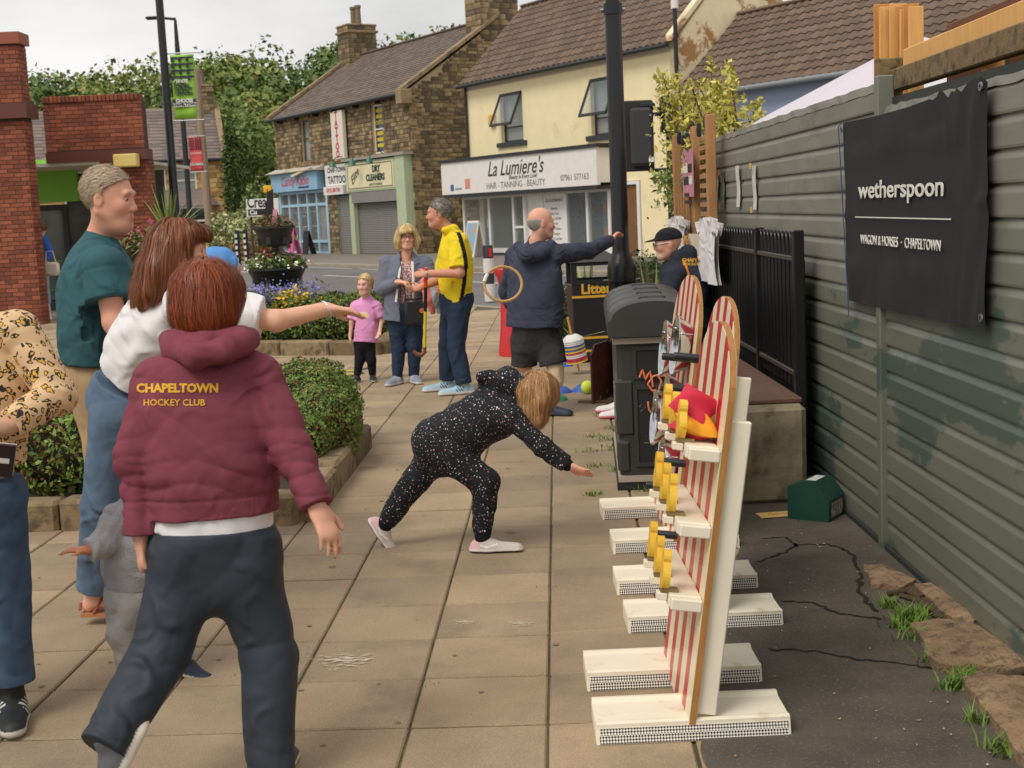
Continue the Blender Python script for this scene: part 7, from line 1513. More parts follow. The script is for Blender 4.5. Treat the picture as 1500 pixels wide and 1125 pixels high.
print_on(H, g, 'CHAPELTOWN', .05, 260, 569, 3.8, gold_p, .0022, 120, .0); print_on(H, g, 'HOCKEY CLUB', .042, 255, 590, 3.8, gold_p, .0006, 90, .0)
S = Shape(); S.cone(AT(313, 798, 3.9), AT(313, 740, 3.9), .184, .178, .03, .73, H.bf); S.cuts.append(lambda P: -(P[:, 2] - AT(313, 778, 3.9)[2]) - .09 * (P[:, 0] - H.o0[0]) + .004 * np.sin(P[:, 0] * 40)); S.disp = lambda P: fold_noise(P, .004, 14, 3); H.add('undershirt', S, clothm('white', (232, 228, 226)))
H.bottom('trousers', clothm('slate', (52, 58, 66), .6, .06), .186, .76, (.108, .088, .07), 1.04, folds=.0095, fr=9, seed=6, vox=.006)
H.shoe('L', (-.5, -.2), (96, 96, 100), (206, 196, 180), pitch=1.0, sole_h=.03); H.shoe('R', (.1, 1), (70, 72, 76), (200, 192, 178))
S = Shape(); S.ell(H.hp(-.012, 0, .022), np.array([.112, .104, .104]) * .98, np.stack([H.hf, H.hl, H.hu]), .02); S.ell(H.hp(-.045, 0, -.045), np.array([.078, .094, .075]) * .98, np.stack([H.hf, H.hl, H.hu]), .04); S.cuts.append(lambda P: np.where((P - H.J['head']) @ H.hf > .055, 1, -1) * .02 + ((P - H.J['head']) @ H.hf - .055)); S.disp = lambda P: fold_noise(P, .0022, 22, 3); S.cuts.append(lambda P: H.hp(0, 0, -.105)[2] - P[:, 2] + .008 * np.sin(P[:, 0] * 60))
hair(H, S, (104, 46, 24), (170, 84, 44), 8000, 7, .018, headflow(H, 1.0), lambda V: V[:, 2] > H.hp(0, 0, -.07)[2], 1, .0010, .008, .005, .6)
b = MB(); b.tube([H.J['wL'] - H.o0 + np.array([.03 * math.cos(a), .03 * math.sin(a), .025]) for a in np.linspace(0, 6.283, 20)], .009, 8, False, .9); b.build('fitness_band', mat('band_teal', (34, 58, 58), .5), H.root, 60)
# ---- leopard-print sweatshirt at the left edge
def leopard():
    m = bpy.data.materials.new('cloth_leopard'); m.use_nodes = True; nt = m.node_tree; N = nt.nodes; K = nt.links.new; b = N['Principled BSDF']; b.inputs['Roughness'].default_value = .85; t = N.new('ShaderNodeTexCoord'); nz = N.new('ShaderNodeTexNoise'); nz.inputs['Scale'].default_value = 26; K(t.outputs['Object'], nz.inputs['Vector'])
    ad = N.new('ShaderNodeMix'); ad.data_type = 'RGBA'; ad.blend_type = 'LINEAR_LIGHT'; ad.inputs[0].default_value = .035; K(t.outputs['Object'], ad.inputs[6]); K(nz.outputs['Color'], ad.inputs[7]); v = N.new('ShaderNodeTexVoronoi'); v.inputs['Scale'].default_value = 34; v.inputs['Randomness'].default_value = .9; K(ad.outputs[2], v.inputs['Vector'])
    r = N.new('ShaderNodeValToRGB'); e = r.color_ramp; e.interpolation = 'CONSTANT'; e.elements[0].position = 0; e.elements[0].color = s2l((222, 172, 70)) + (1,); e.elements[1].position = .26; e.elements[1].color = s2l((48, 42, 38)) + (1,); q = e.elements.new(.43); q.color = s2l((222, 186, 142)) + (1,); nz2 = N.new('ShaderNodeTexNoise'); nz2.inputs['Scale'].default_value = 40; K(t.outputs['Object'], nz2.inputs['Vector']); mr = N.new('ShaderNodeMath'); mr.operation = 'MULTIPLY_ADD'; mr.inputs[1].default_value = .42; mr.inputs[2].default_value = -.21; K(nz2.outputs[0], mr.inputs[0]); a2 = N.new('ShaderNodeMath'); a2.operation = 'ADD'; K(v.outputs['Distance'], a2.inputs[0]); K(mr.outputs[0], a2.inputs[1]); K(a2.outputs[0], r.inputs[0]); K(r.outputs[0], b.inputs['Base Color']); return m
denim = clothm('denim', (92, 112, 134), .85, .15, 400, .2); denim2 = clothm('denim_dark', (68, 88, 112), .85, .15, 400, .26)
H = Human('person in leopard print sweatshirt and jeans holding booklet', dict(pel=(-45, 720, 4.48), chest=(-42, 540, 4.48), neck=(-56, 452, 4.5), head=(-66, 380, 4.46), sL=(26, 486, 4.46), eL=(84, 578, 4.42), wL=(8, 626, 4.22), sR=(-112, 490, 4.5), eR=(-150, 590, 4.4), wR=(-90, 640, 4.25), hL=(-6, 730, 4.46), kL=(4, 862, 4.48), aL=(16, 998, 4.46), hR=(-84, 730, 4.5), kR=(-92, 862, 4.5), aR=(-100, 1000, 4.6)), (-.35, -1), (-.4, -1, 0), size=1.0, skin=(206, 160, 130), vox=.0065)
H.build_head(); H.body(); H.hand('L', (-.9, -.3, .0), (-.2, -.8, -.5), -1, (.5, .6, .5)); H.hand('R', (.8, -.4, 0), (0, -.6, -.5), 1, (.5, .6, .5)); H.finish()
H.top('sweatshirt', leopard(), (.18, .188, .19, .195), .7, .97, (.072, .066, .045), hem=AT(-42, 672, 4.48), folds=.008, fr=9, seed=8, vox=.007, band=.98)
H.bottom('jeans', denim2, .185, .75, (.105, .088, .078), folds=.006, seed=9, vox=.007); H.shoe('L', (.35, -1), (36, 38, 40), (196, 192, 182), stripe=(206, 210, 200), accent=(170, 180, 170)); H.shoe('R', (-.3, -1), (36, 38, 40), (196, 192, 182))
S = Shape(); S.ell(H.hp(-.02, 0, .02), (.115, .1, .11), np.stack([H.hf, H.hl, H.hu]), .02); S.cuts.append(lambda P: (P - H.J['head']) @ H.hf - .06); hair(H, S, (70, 48, 34), (110, 76, 50), 300, 9, .016, headflow(H), lambda V: V[:, 2] > H.hp(0, 0, 0)[2], 2)
c0 = AT(4, 672, 4.12); bk = empty('booklet', tuple(c0), 0, 'dark booklet with white lettering held at the hip', 'booklet'); bk.rotation_euler = (math.radians(14), math.radians(12), math.radians(20)); MB().bbox(-.05, .035, -.006, .006, -.06, .05, .002).build('cover', mat('booklet_dark', (52, 34, 36), .4), bk); MB().bbox(-.048, .037, .007, .011, -.058, .05, .001).build('pages', paper, bk); MB().box(-.03, .02, -.0075, -.0062, -.012, .004).build('white_print', upvc, bk)
# ---- tall man in teal T-shirt
H = Human('tall man with short fair hair in teal T-shirt', dict(pel=(152, 552, 5.95), chest=(146, 432, 5.95), neck=(146, 356, 5.97), head=(160, 291, 5.93), sL=(140, 388, 6.14), eL=(160, 480, 6.2), wL=(190, 555, 6.15), sR=(153, 394, 5.73), eR=(168, 472, 5.68), wR=(202, 545, 5.66), hL=(165, 590, 6.02), kL=(178, 735, 6.0), aL=(184, 880, 6.02), hR=(150, 590, 5.88), kR=(172, 735, 5.9), aR=(176, 884, 5.92)), (1, .15), (1, -.12, -.12), size=1.12, head=1.13, skin=(218, 158, 132), vox=.006)
H.build_head(jaw=1.12, nose=1.2); H.eyes(); H.body(arm_r=(.05, .044, .031)); H.hand('L', (.5, .1, -.8), (1, 0, .4), -1); H.hand('R', (.5, .1, -.8), (1, 0, .4), 1)
Rh = np.stack([H.hf, H.hl, H.hu]); H.spots.append((H.hp(.05, 0, -.09), (.07, .075, .045), (176, 132, 104), .55, Rh)); H.S.ell(H.hp(.035, 0, -.105), np.array([.05, .05, .032]) * 1.13, Rh, .03); H.finish()
teal = clothm('teal', (54, 92, 98)); H.top('tshirt', teal, (.2, .2, .19, .185), .82, .29, (.088, .084, .06), hem=AT(150, 530, 5.95), folds=.010, fr=9, seed=11, vox=.007, cuff=False)
H.bottom('shorts', clothm('khaki', (176, 146, 110)), .17, .85, (.105, .1, .08), .48, folds=.006, vox=.009); H.shoe('L', (1, 0), (90, 80, 70), (190, 180, 170), vox=.009); H.shoe('R', (1, 0), (90, 80, 70), (190, 180, 170), vox=.009)
S = Shape(); S.ell(H.hp(-.016, 0, .034), np.array([.100, .080, .095]) * 1.13, Rh, .02); S.cuts.append(lambda P: np.minimum(np.maximum((P - H.J['head']) @ H.hf - .072, H.hp(0, 0, .055)[2] - P[:, 2]), np.maximum(((P - H.J['head']) @ H.hf - .02), (H.hp(0, 0, -.01)[2] - P[:, 2]))) if False else np.maximum(H.hp(0, 0, -.045)[2] - P[:, 2] + .5 * np.maximum(0, (P - H.J['head']) @ H.hf + .03), ((P - H.J['head']) @ H.hf - .004) - np.clip((P[:, 2] - H.hp(0, 0, .035)[2]) * 1.8, 0, .085))); 
hair(H, S, (158, 134, 108), (206, 186, 158), 4200, 4, .009, lambda P: np.tile(H.hf * .7 + H.hu * .35, (len(P), 1)), lambda V: V[:, 2] > H.hp(0, 0, -.03)[2], 3, .0012, .006, .006, .7)
# ---- woman in white T-shirt throwing
H = Human('woman with long auburn hair in white T-shirt stretching out arm', dict(pel=(186, 585, 5.5), chest=(232, 474, 5.46), neck=(258, 424, 5.44), head=(266, 366, 5.42), sL=(236, 440, 5.62), eL=(250, 520, 5.66), wL=(290, 560, 5.6), sR=(268, 448, 5.30), eR=(405, 470, 5.30), wR=(478, 453, 5.42), hL=(206, 610, 5.6), kL=(248, 745, 5.62), aL=(302, 880, 5.7), hR=(172, 612, 5.42), kR=(152, 742, 5.44), aR=(138, 866, 5.54)), (.95, .3), (.93, .12, -.14), size=.98, head=.98, skin=(226, 172, 142), vox=.006)
H.build_head(fem=True); H.eyes(); H.body(arm_r=(.05, .043, .03)); H.hand('L', (.6, 0, -.7), (0, 0, -1), -1); H.hand('R', AT(532, 458, 5.44) - H.J['wR'], (.12, -.25, -1), 1, (.14, .16, .12), 1.0, .1, (.8, .25, .5))
H.spots.append((AT(529, 456, 5.42), (.02, .02, .015), (196, 30, 48), 1.0, np.eye(3)))
for sd, dr in (('R', (1, .1, 0)), ('L', (1, .1, 0))):
    a = H.J['a' + sd]; H.S.cone(a + down * .05, a + np.array([.1, .01, -.062]), .034, .03, .03, .7, (0, 0, 1)); H.S.cone(a + np.array([.1, .01, -.065]), a + np.array([.15, .015, -.072]), .032, .022, .02, .5, (0, 0, 1)); H.S.cone(a + np.array([-.025, 0, -.06]), a, .03, .032, .02)
H.finish()
wt = clothm('white', (232, 228, 226)); H.top('tshirt', wt, (.175, .185, .178, .178), .8, .42, (.085, .082, .06), hem=AT(190, 552, 5.5), folds=.010, fr=11, seed=14, vox=.0065, cuff=False)
H.bottom('jeans', denim, .168, .92, (.112, .092, .082), .97, folds=.006, seed=15, vox=.0075)
for sd in 'RL':
    a = H.J['a' + sd] - H.o0; sm = mat('sandal_tan', (140, 70, 44), .6); sl_ = empty('sandal'); sl_.parent = H.root; MB().prism([(-.055, -.04), (.0, -.045), (.1, -.05), (.17, -.035), (.175, .02), (.1, .045), (0, .04), (-.055, .035)], -.102, -.086, 'z').build('sole', mat('sandal_sole', (176, 120, 76), .7), sl_, None, tuple(a))
    MB().tube([a + np.array([-.055, .03, -.07]), a + np.array([-.062, 0, -.05]), a + np.array([-.055, -.035, -.07])], .008, 6, True, .4).tube([a + np.array([.0, -.045, -.085]), a + np.array([.045, -.02, -.02]), a + np.array([.06, .02, -.03]), a + np.array([.05, .05, -.085])], .01, 6, True, .4).tube([a + np.array([.12, -.045, -.09]), a + np.array([.115, 0, -.045]), a + np.array([.12, .045, -.09])], .012, 6, True, .4).build('straps', sm, sl_, 60)
b = MB(); w_ = H.J['wR'] - H.o0; ax = nrm(H.J['wR'] - H.J['eR']); u1 = nrm(np.cross(ax, [0, 0, 1])); u2 = np.cross(ax, u1); b.tube([w_ + u1 * .034 * math.cos(a) + u2 * .034 * math.sin(a) + ax * .008 * math.sin(a) for a in np.linspace(0, 6.283, 24)], .004, 6, False); b.build('bangle', mat('bangle_pale', (216, 220, 226), .25, metal=.5), H.root, 60)
Rh = np.stack([H.hf, H.hl, H.hu]); S = Shape(); S.ell(H.hp(-.014, 0, .026), np.array([.110, .090, .100]), Rh, .02)
S.chain([H.hp(-.05, -.05, 0), H.hp(-.07, -.078, -.09), H.hp(-.10, -.085, -.18), H.hp(-.13, -.08, -.24)], [.06, .05, .042, .022], .04); S.chain([H.hp(-.05, .05, 0), H.hp(-.07, .07, -.1), H.hp(-.09, .08, -.2)], [.06, .05, .03], .04); S.chain([H.hp(-.08, 0, 0), H.hp(-.105, 0, -.1), H.hp(-.13, -.01, -.2), H.hp(-.15, -.02, -.25)], [.06, .062, .055, .028], .04); S.chain([H.hp(.0, -.068, .03), H.hp(.02, -.082, -.06), H.hp(.0, -.088, -.14)], [.03, .022, .014], .03)
S.chain([H.hp(.055, -.06, .078), H.hp(.080, -.03, .072), H.hp(.082, .03, .072), H.hp(.055, .06, .078)], [.022, .02, .02, .022], .02)
S.cuts.append(facebox(H, .044, .25, .056))
S.disp = lambda P: .002 * np.sin(np.arctan2((P - H.J['head']) @ H.hl, (P - H.J['head']) @ H.hf) * 17 + 2 * np.sin(P[:, 2] * 22)) + fold_noise(P, .003, 24, 3)
hair(H, S, (96, 52, 30), (166, 100, 60), 5000, 11, .028, headflow(H, 1.3), lambda V: V[:, 2] > H.hp(0, 0, .02)[2], 4, .0011, .009, .0055)
# ---- toddler in grey
H = Human('toddler in grey fleece suit beside the maroon hoodie woman', dict(pel=(198, 868, 4.75), chest=(196, 785, 4.75), neck=(201, 738, 4.76), head=(209, 692, 4.78), sL=(222, 758, 4.85), eL=(240, 800, 4.85), wL=(245, 835, 4.8), sR=(172, 760, 4.66), eR=(148, 797, 4.6), wR=(128, 806, 4.56), hL=(216, 885, 4.8), kL=(244, 930, 4.82), aL=(272, 968, 4.83), hR=(188, 885, 4.7), kR=(186, 930, 4.7), aR=(192, 978, 4.72)), (.9, .5), (.8, .6, 0), size=.56, head=.80, skin=(196, 126, 92), vox=.006)
H.build_head(); H.body(); H.hand('R', (-.9, -.2, .1), (0, 0, -1), 1, (.2, .2, .2), .6); H.hand('L', (.3, 0, -.9), (0, -1, 0), -1, (.3, .3, .3), .6); H.finish()
gf = clothm('grey_fleece', (164, 162, 166), .95, .5, 160, .16); H.top('fleece_top', gf, (.2, .22, .225, .215), .82, .97, (.088, .082, .066), hem=AT(198, 856, 4.75), folds=.006, fr=16, seed=20, vox=.006); H.bottom('fleece_trousers', clothm('grey_jogger', (154, 150, 147), .95, .3, 160, .14), .21, .85, (.135, .115, .085), folds=.008, fr=18, seed=21, vox=.006)
H.shoe('L', (.9, -.3), (36, 46, 66), (206, 196, 190), pitch=.25, L_=.26); H.shoe('R', (.7, .6), (36, 46, 66), (206, 196, 190), L_=.26)
S = Shape(); S.ell(H.hp(-.014, 0, .03), np.array([.102, .084, .096]) * .8, np.stack([H.hf, H.hl, H.hu]), .02); S.cuts.append(lambda P: (P - H.J['head']) @ H.hf - .035 * .8 - np.clip((P[:, 2] - H.hp(0, 0, .04)[2]) * 1.3, 0, .05)); S.cuts.append(lambda P: H.hp(0, 0, -.045)[2] - P[:, 2]); hair(H, S, (40, 30, 24), (70, 50, 38), 300, 4, .012, headflow(H), lambda V: V[:, 2] > H.hp(0, 0, 0)[2], 5)
# ---- girl in starry onesie, bending to throw
def starry():
    m = bpy.data.materials.new('cloth_stars'); m.use_nodes = True; nt = m.node_tree; N = nt.nodes; K = nt.links.new; b = N['Principled BSDF']; b.inputs['Roughness'].default_value = .9; t = N.new('ShaderNodeTexCoord'); prev = None
    base = s2l((24, 25, 30)) + (1,)
    for sc_, rad, col, thr in ((70, .12, (214, 208, 210), .35), (34, .085, (222, 140, 170), .45), (24, .07, (230, 226, 226), .5), (110, .13, (150, 146, 156), .55)):
        v = N.new('ShaderNodeTexVoronoi'); v.inputs['Scale'].default_value = sc_; K(t.outputs['Object'], v.inputs['Vector']); lt = N.new('ShaderNodeMath'); lt.operation = 'LESS_THAN'; lt.inputs[1].default_value = rad * 1.6; K(v.outputs['Distance'], lt.inputs[0]); sp = N.new('ShaderNodeSeparateColor'); K(v.outputs['Color'], sp.inputs[0]); gt = N.new('ShaderNodeMath'); gt.operation = 'GREATER_THAN'; gt.inputs[1].default_value = thr; K(sp.outputs[0], gt.inputs[0]); mu = N.new('ShaderNodeMath'); mu.operation = 'MULTIPLY'; K(lt.outputs[0], mu.inputs[0]); K(gt.outputs[0], mu.inputs[1]); x = N.new('ShaderNodeMix'); x.data_type = 'RGBA'; x.inputs[6].default_value = base; x.inputs[7].default_value = s2l(col) + (1,); K(mu.outputs[0], x.inputs[0])
        if prev: K(prev, x.inputs[6])
        prev = x.outputs[2]
    K(prev, b.inputs['Base Color']); return m
H = Human('fair-haired girl in black starry onesie bending to throw', dict(pel=(648, 648, 6.52), chest=(720, 606, 6.47), neck=(758, 578, 6.45), head=(787, 580, 6.44), sL=(744, 606, 6.62), eL=(705, 632, 6.66), wL=(690, 622, 6.66), sR=(752, 612, 6.33), eR=(792, 654, 6.28), wR=(834, 683, 6.28), hL=(642, 664, 6.6), kL=(606, 708, 6.62), aL=(564, 768, 6.64), hR=(664, 668, 6.45), kR=(712, 706, 6.42), aR=(707, 784, 6.44)), (1, .0), (.62, -.2, -.76), (.7, 0, .7), size=.74, head=.86, skin=(222, 164, 134), vox=.006)
H.build_head(); H.body(); H.hand('R', AT(862, 694, 6.26) - H.J['wR'], (.1, .6, .7), -1, (.1, .12, .1), .78, 1.0, (.5, .9, .1)); H.hand('L', (.6, 0, -.6), (0, -1, 0), -1, (.3, .3, .3), .7); H.finish()
stars = starry(); up_t = nrm(H.J['chest'] - H.J['pel'])
def ghood(S): S.chain([AT(716, 560, 6.5), AT(742, 556, 6.45), AT(760, 566, 6.42)], [.05, .062, .05], .04); S.chain([AT(706, 552, 6.46), AT(718, 546, 6.46)], [.028, .02], .03)
def gone(S):
    ghood(S); z = H.z; S.cone(H.J['pel'], (H.J['hL'] + H.J['hR']) / 2, .175 * z, .155 * z, .05)
    for sd in 'LR': h_, k_, a_ = H.J['h' + sd], H.J['k' + sd], H.J['a' + sd]; S.cone(h_, k_, .122 * z, .088 * z, .05); S.cone(k_, k_ + (a_ - k_) * .86, .088 * z, .07 * z, .03)
H.top('onesie', stars, (.165, .172, .17, .178), .95, .95, (.074, .066, .05), hem=H.J['pel'] - up_t * .02, folds=.009, fr=12, seed=31, extra=gone, vox=.0058, cuff=False, nohem=True)
rib = clothm('rib_black', (24, 24, 28)); S = Shape(); d_ = nrm(H.J['wR'] - H.J['eR']); S.cone(H.J['wR'] - d_ * .05, H.J['wR'] - d_ * .012, .036, .031, .01); H.add('cuff', S, rib)
for sd in 'LR':
    d_ = nrm(H.J['a' + sd] - H.J['k' + sd]); S = Shape(); S.cone(H.J['a' + sd] - d_ * .045, H.J['a' + sd] + d_ * .01, .046, .04, .01); H.add('cuff', S, rib)
H.shoe('R', (1, -.1), (204, 196, 188), (238, 230, 226), L_=.315, accent=(228, 190, 190), swoosh=(240, 238, 234)); H.shoe('L', (.6, -.1), (204, 196, 188), (238, 230, 226), pitch=1.0, L_=.3, accent=(228, 190, 190), swoosh=(240, 238, 234))
Rh = np.stack([H.hf, H.hl, H.hu]); S = Shape(); S.ell(H.hp(-.012, 0, .026), np.array([.106, .088, .100]) * .86, Rh, .02)
top_ = H.hp(-.03, 0, .06)
for sx, a0 in ((0, 0), (1, 0), (2, 0)): S.chain([H.hp(-.02, (-.05, .0, .05)[sx], .06), H.hp(.03, (-.085, -.05, .075)[sx], .01), H.hp(.03, (-.09, -.06, .08)[sx], -.02) + down * .09, H.hp(.02, (-.08, -.05, .07)[sx], -.02) + down * (.15, .16, .14)[sx]], [.05, .036, .026, .010], .03)
S.chain([H.hp(-.07, -.03, .05), H.hp(-.05, -.085, -.02), H.hp(-.03, -.09, -.03) + down * .07, H.hp(-.0, -.09, -.03) + down * .12], [.04, .04, .032, .014], .03); S.cuts.append(facebox(H, .05, .05, .03)); S.disp = lambda P: .002 * np.sin(P @ np.array([95., 60., 8.]) + 2 * np.sin(P[:, 2] * 25)) + fold_noise(P, .003, 24, 5)
def gflow(P): v = P - top_; v = v / (np.linalg.norm(v, axis=1)[:, None] + 1e-6); return v * .35 + down * 1.2
hair(H, S, (150, 104, 64), (214, 170, 116), 4600, 8, .024, gflow, lambda V: V[:, 2] > H.J['head'][2] - .0, 7, .0012, .009, .0055)
# ---- bald man leaning on the lamp column
H = Human('bald man in navy hoodie and dark shorts leaning on lamp column', dict(pel=(784, 478, 10.8), chest=(784, 402, 10.8), neck=(786, 354, 10.8), head=(793, 327, 10.78), sL=(755, 376, 10.95), eL=(742, 425, 11.05), wL=(758, 468, 11.1), sR=(815, 372, 10.72), eR=(862, 368, 10.95), wR=(895, 352, 11.3), hL=(768, 498, 10.85), kL=(768, 548, 10.9), aL=(766, 598, 10.98), hR=(803, 498, 10.76), kR=(814, 548, 10.72), aR=(803, 600, 10.72)), (.55, .8), (.95, .3, -.05), size=1.02, head=1.04, skin=(222, 164, 138), vox=.0075)
H.build_head(nose=1.2); H.eyes(); H.body(leg_r=(.075, .06, .042)); H.hand('R', AT(909, 336, 11.42) - H.J['wR'], (.8, .4, -.1), 1, (.35, .5, .45), 1.02); H.hand('L', (.3, .2, -.9), (1, 0, 0), -1)
Rh = np.stack([H.hf, H.hl, H.hu]); H.spots.append((H.hp(-.06, 0, -.01), (.05, .09, .045), (190, 150, 128), .5, Rh)); H.finish()
nv = clothm('navy_hoodie', (62, 66, 82)); H.top('hoodie', nv, (.2, .215, .225, .235), .78, .98, (.08, .068, .048), hem=AT(784, 478, 10.8), folds=.009, fr=9, seed=41, vox=.008, extra=lambda S: S.chain([AT(760, 362, 10.72), AT(772, 374, 10.62), AT(792, 372, 10.62), AT(806, 358, 10.7)], [.045, .06, .055, .04], .04), band=1.02)
S = Shape(); S.ell(H.hp(-.018, 0, .018), np.array([.0985, .0775, .09]) * 1.04, Rh, .02); S.cuts.append(lambda P: (P - H.J['head']) @ H.hu - .03); S.cuts.append(lambda P: -((P - H.J['head']) @ H.hu) - .06); S.cuts.append(lambda P: (P - H.J['head']) @ H.hf - .0); hair(H, S, (150, 140, 130), (190, 180, 170), 500, 3, .008, lambda P: np.tile(-H.hu, (len(P), 1)), lambda V: V[:, 2] > -1, 12, .002, .003, .0075)
H.bottom('shorts', clothm('charcoal', (58, 57, 60)), .185, .8, (.112, .108, .1), .36, folds=.009, seed=42, vox=.009); H.shoe('R', (.8, -.5), (40, 50, 66), (60, 66, 74), vox=.008); H.shoe('L', (.9, .2), (40, 50, 66), (60, 66, 74), vox=.008)
S = Shape(); S.cone(H.J['kR'] + np.array([0, 0, .05]), H.J['kR'] - np.array([0, 0, .05]), .072, .066, .01); H.add('knee_support', S, clothm('bandage', (222, 200, 168)), .008)
# ---- man in yellow polo
H = Human('grey-haired man in yellow polo shirt holding an orange hockey stick', dict(pel=(668, 438, 12.4), chest=(667, 374, 12.4), neck=(660, 340, 12.4), head=(643, 313, 12.38), sL=(672, 356, 12.2), eL=(673, 400, 12.1), wL=(626, 401, 12.12), sR=(660, 358, 12.58), eR=(648, 408, 12.6), wR=(618, 420, 12.5), hL=(672, 452, 12.3), kL=(668, 508, 12.26), aL=(680, 562, 12.2), hR=(661, 452, 12.48), kR=(655, 505, 12.5), aR=(656, 556, 12.5)), (-1, -.1), (-1, .05, 0), size=1.04, head=1.08, skin=(206, 146, 118), vox=.0075)
H.build_head(nose=1.15); H.eyes(); H.body(arm_r=(.05, .045, .032)); H.hand('L', (-1, 0, .0), (0, .6, -.5), -1, (.7, .8, .6)); H.hand('R', (-.9, -.2, -.2), (0, -.5, .4), 1, (.6, .8, .6)); Rh = np.stack([H.hf, H.hl, H.hu]); H.spots.append((H.hp(.05, 0, -.085), (.065, .07, .045), (160, 140, 126), .5, Rh)); H.finish()
ye, bk_ = np.array(s2l((236, 208, 44))), np.array(s2l((28, 28, 30)))
def polo(P, H=H):
    r = (P - H.J['pel']); l = r @ H.bl; f = r @ H.bf; zz = P[:, 2]; t = (zz - H.J['pel'][2]); side = (l > .1) & (f < -.015 - .05 * np.sin(t * 5)) & (f > -.055 - .05 * np.sin(t * 5)) & (t < .62); return np.where(side[:, None], bk_, ye)
H.top('polo_shirt', attr_cloth, (.2, .2, .195, .19), .74, .42, (.085, .08, .06), hem=AT(668, 442, 12.4), folds=.008, fr=9, seed=51, vox=.008, cuff=False, colfn=polo, extra=lambda S: S.chain([AT(652, 338, 12.3), AT(664, 334, 12.34), AT(668, 338, 12.5)], [.03, .032, .03], .02))
H.bottom('jeans', clothm('navy_jeans', (40, 54, 74), .85, .15, 300, .12), .165, .9, (.1, .082, .07), folds=.008, seed=52, vox=.0085)
for sd in 'LR': H.shoe(sd, (-1, -.25), (160, 192, 210), (220, 218, 212), stripe=(36, 44, 56), vox=.007, L_=.29)
S = Shape(); S.ell(H.hp(-.016, 0, .034), np.array([.102, .084, .098]) * 1.08, Rh, .02); S.cuts.append(lambda P: np.maximum(H.hp(0, 0, -.055)[2] - P[:, 2], ((P - H.J['head']) @ H.hf - .008) - np.clip((P[:, 2] - H.hp(0, 0, .03)[2]) * 1.7, 0, .09))); S.disp = lambda P: fold_noise(P, .003, 40, 5); hair(H, S, (96, 88, 82), (150, 142, 134), 800, 4, .012, lambda P: np.tile(H.hf * .5 + H.hu * .4, (len(P), 1)), lambda V: V[:, 2] > H.hp(0, 0, -.03)[2], 6, .003, .006, .0075, .5)
MB().tube([H.J['wL'] - H.o0 + np.array([.0, .0, 0]) + np.array([0.004 * 0, .034 * math.cos(a), .034 * math.sin(a)]) for a in np.linspace(0, 6.283, 16)], .007, 6, False).build('wristwatch', galv, H.root, 60)
w1, w2 = AT(624, 392, 12.12), AT(622, 518, 12.3); hk = empty('hockey_stick', tuple(w2), 0, 'hockey stick with orange grip and yellow shaft held upright', 'hockey stick'); q = w1 - w2
MB().tube([q * 1.0, q * .78], .019, 10).build('orange_grip', mat('grip_orange', (226, 90, 40), .6), hk, 60); MB().tube([q * .78, q * .5], .017, 10).build('black_shaft', pegm, hk, 60); MB().tube([q * .5, q * .08], .015, 10).build('yellow_shaft', mat('stick_yellow', (230, 204, 40), .4), hk, 60); MB().tube([q * .08, q * .02, np.array([-.03, -.01, -.012]), np.array([-.075, -.01, .0]), np.array([-.1, -.01, .035])], [.016, .02, .022, .02, .014], 10).build('hooked_head', mat('stick_brown', (120, 74, 44), .5), hk, 60)
# ---- blonde woman in grey cardigan
H = Human('blonde woman with glasses in grey cardigan and floral blouse', dict(pel=(592, 452, 13.2), chest=(594, 404, 13.2), neck=(595, 374, 13.2), head=(596, 347, 13.16), sL=(622, 386, 13.2), eL=(634, 424, 13.15), wL=(612, 420, 12.95), sR=(567, 386, 13.2), eR=(560, 424, 13.15), wR=(584, 413, 12.95), hL=(606, 468, 13.2), kL=(607, 508, 13.18), aL=(606, 550, 13.2), hR=(580, 468, 13.2), kR=(584, 510, 13.18), aR=(582, 552, 13.15)), (.1, -1), (.12, -1, -.02), size=.96, head=1.0, skin=(226, 172, 146), vox=.0075)
H.build_head(fem=True); H.eyes(); H.body(); H.hand('L', (-.8, -.3, -.1), (0, 0, 1), -1, (.4, .5, .4)); H.hand('R', (.8, -.3, -.1), (0, 0, -1), 1, (.5, .6, .5)); H.finish()
def floral():
    m = mat('cloth_floral', (226, 196, 190), .85, rgb2=(150, 90, 90), scale=60, vary=.3, ramp=(.45, .55), dirt=((70, 84, 120), 55, .58, .62)); return m
fb = Shape(); fb.cone(AT(593, 462, 13.2), H.J['chest'], .165, .165, .05, .78, H.bf); fb.cone(H.J['chest'], H.J['neck'] - [0, 0, .04], .15, .07, .05, .75, H.bf); fb.ell(H.J['chest'] + H.bf * .06 - [0, 0, .02], (.13, .1, .1), None, .05); fb.cuts.append(lambda P: AT(593, 455, 13.2)[2] - P[:, 2]); fb.cuts.append(lambda P: P[:, 2] - H.J['neck'][2] + .02 + 0 * P[:, 0] - np.abs((P - H.J['neck']) @ H.bl) * 1.6 + .08 * ((P - H.J['neck']) @ H.bf > 0)); H.add('blouse', fb, floral(), .0085)
gcd = clothm('grey_cardigan', (112, 116, 132)); n_ = H.J['neck']
def opening(P): f = (P - n_) @ H.bf; l = np.abs((P - n_) @ H.bl - .0); return np.where(f > .0, .055 + .12 * np.clip((n_[2] - P[:, 2]) / .6, 0, 1) * .35 - l, -1.0)
o_ = H.top
def cardi():
    return H.top('cardigan', gcd, (.19, .2, .2, .215), .8, .95, (.08, .072, .052), hem=AT(592, 470, 13.2), folds=.007, seed=61, vox=.0085, extra=lambda S: S.cuts.append(opening))
cardi()
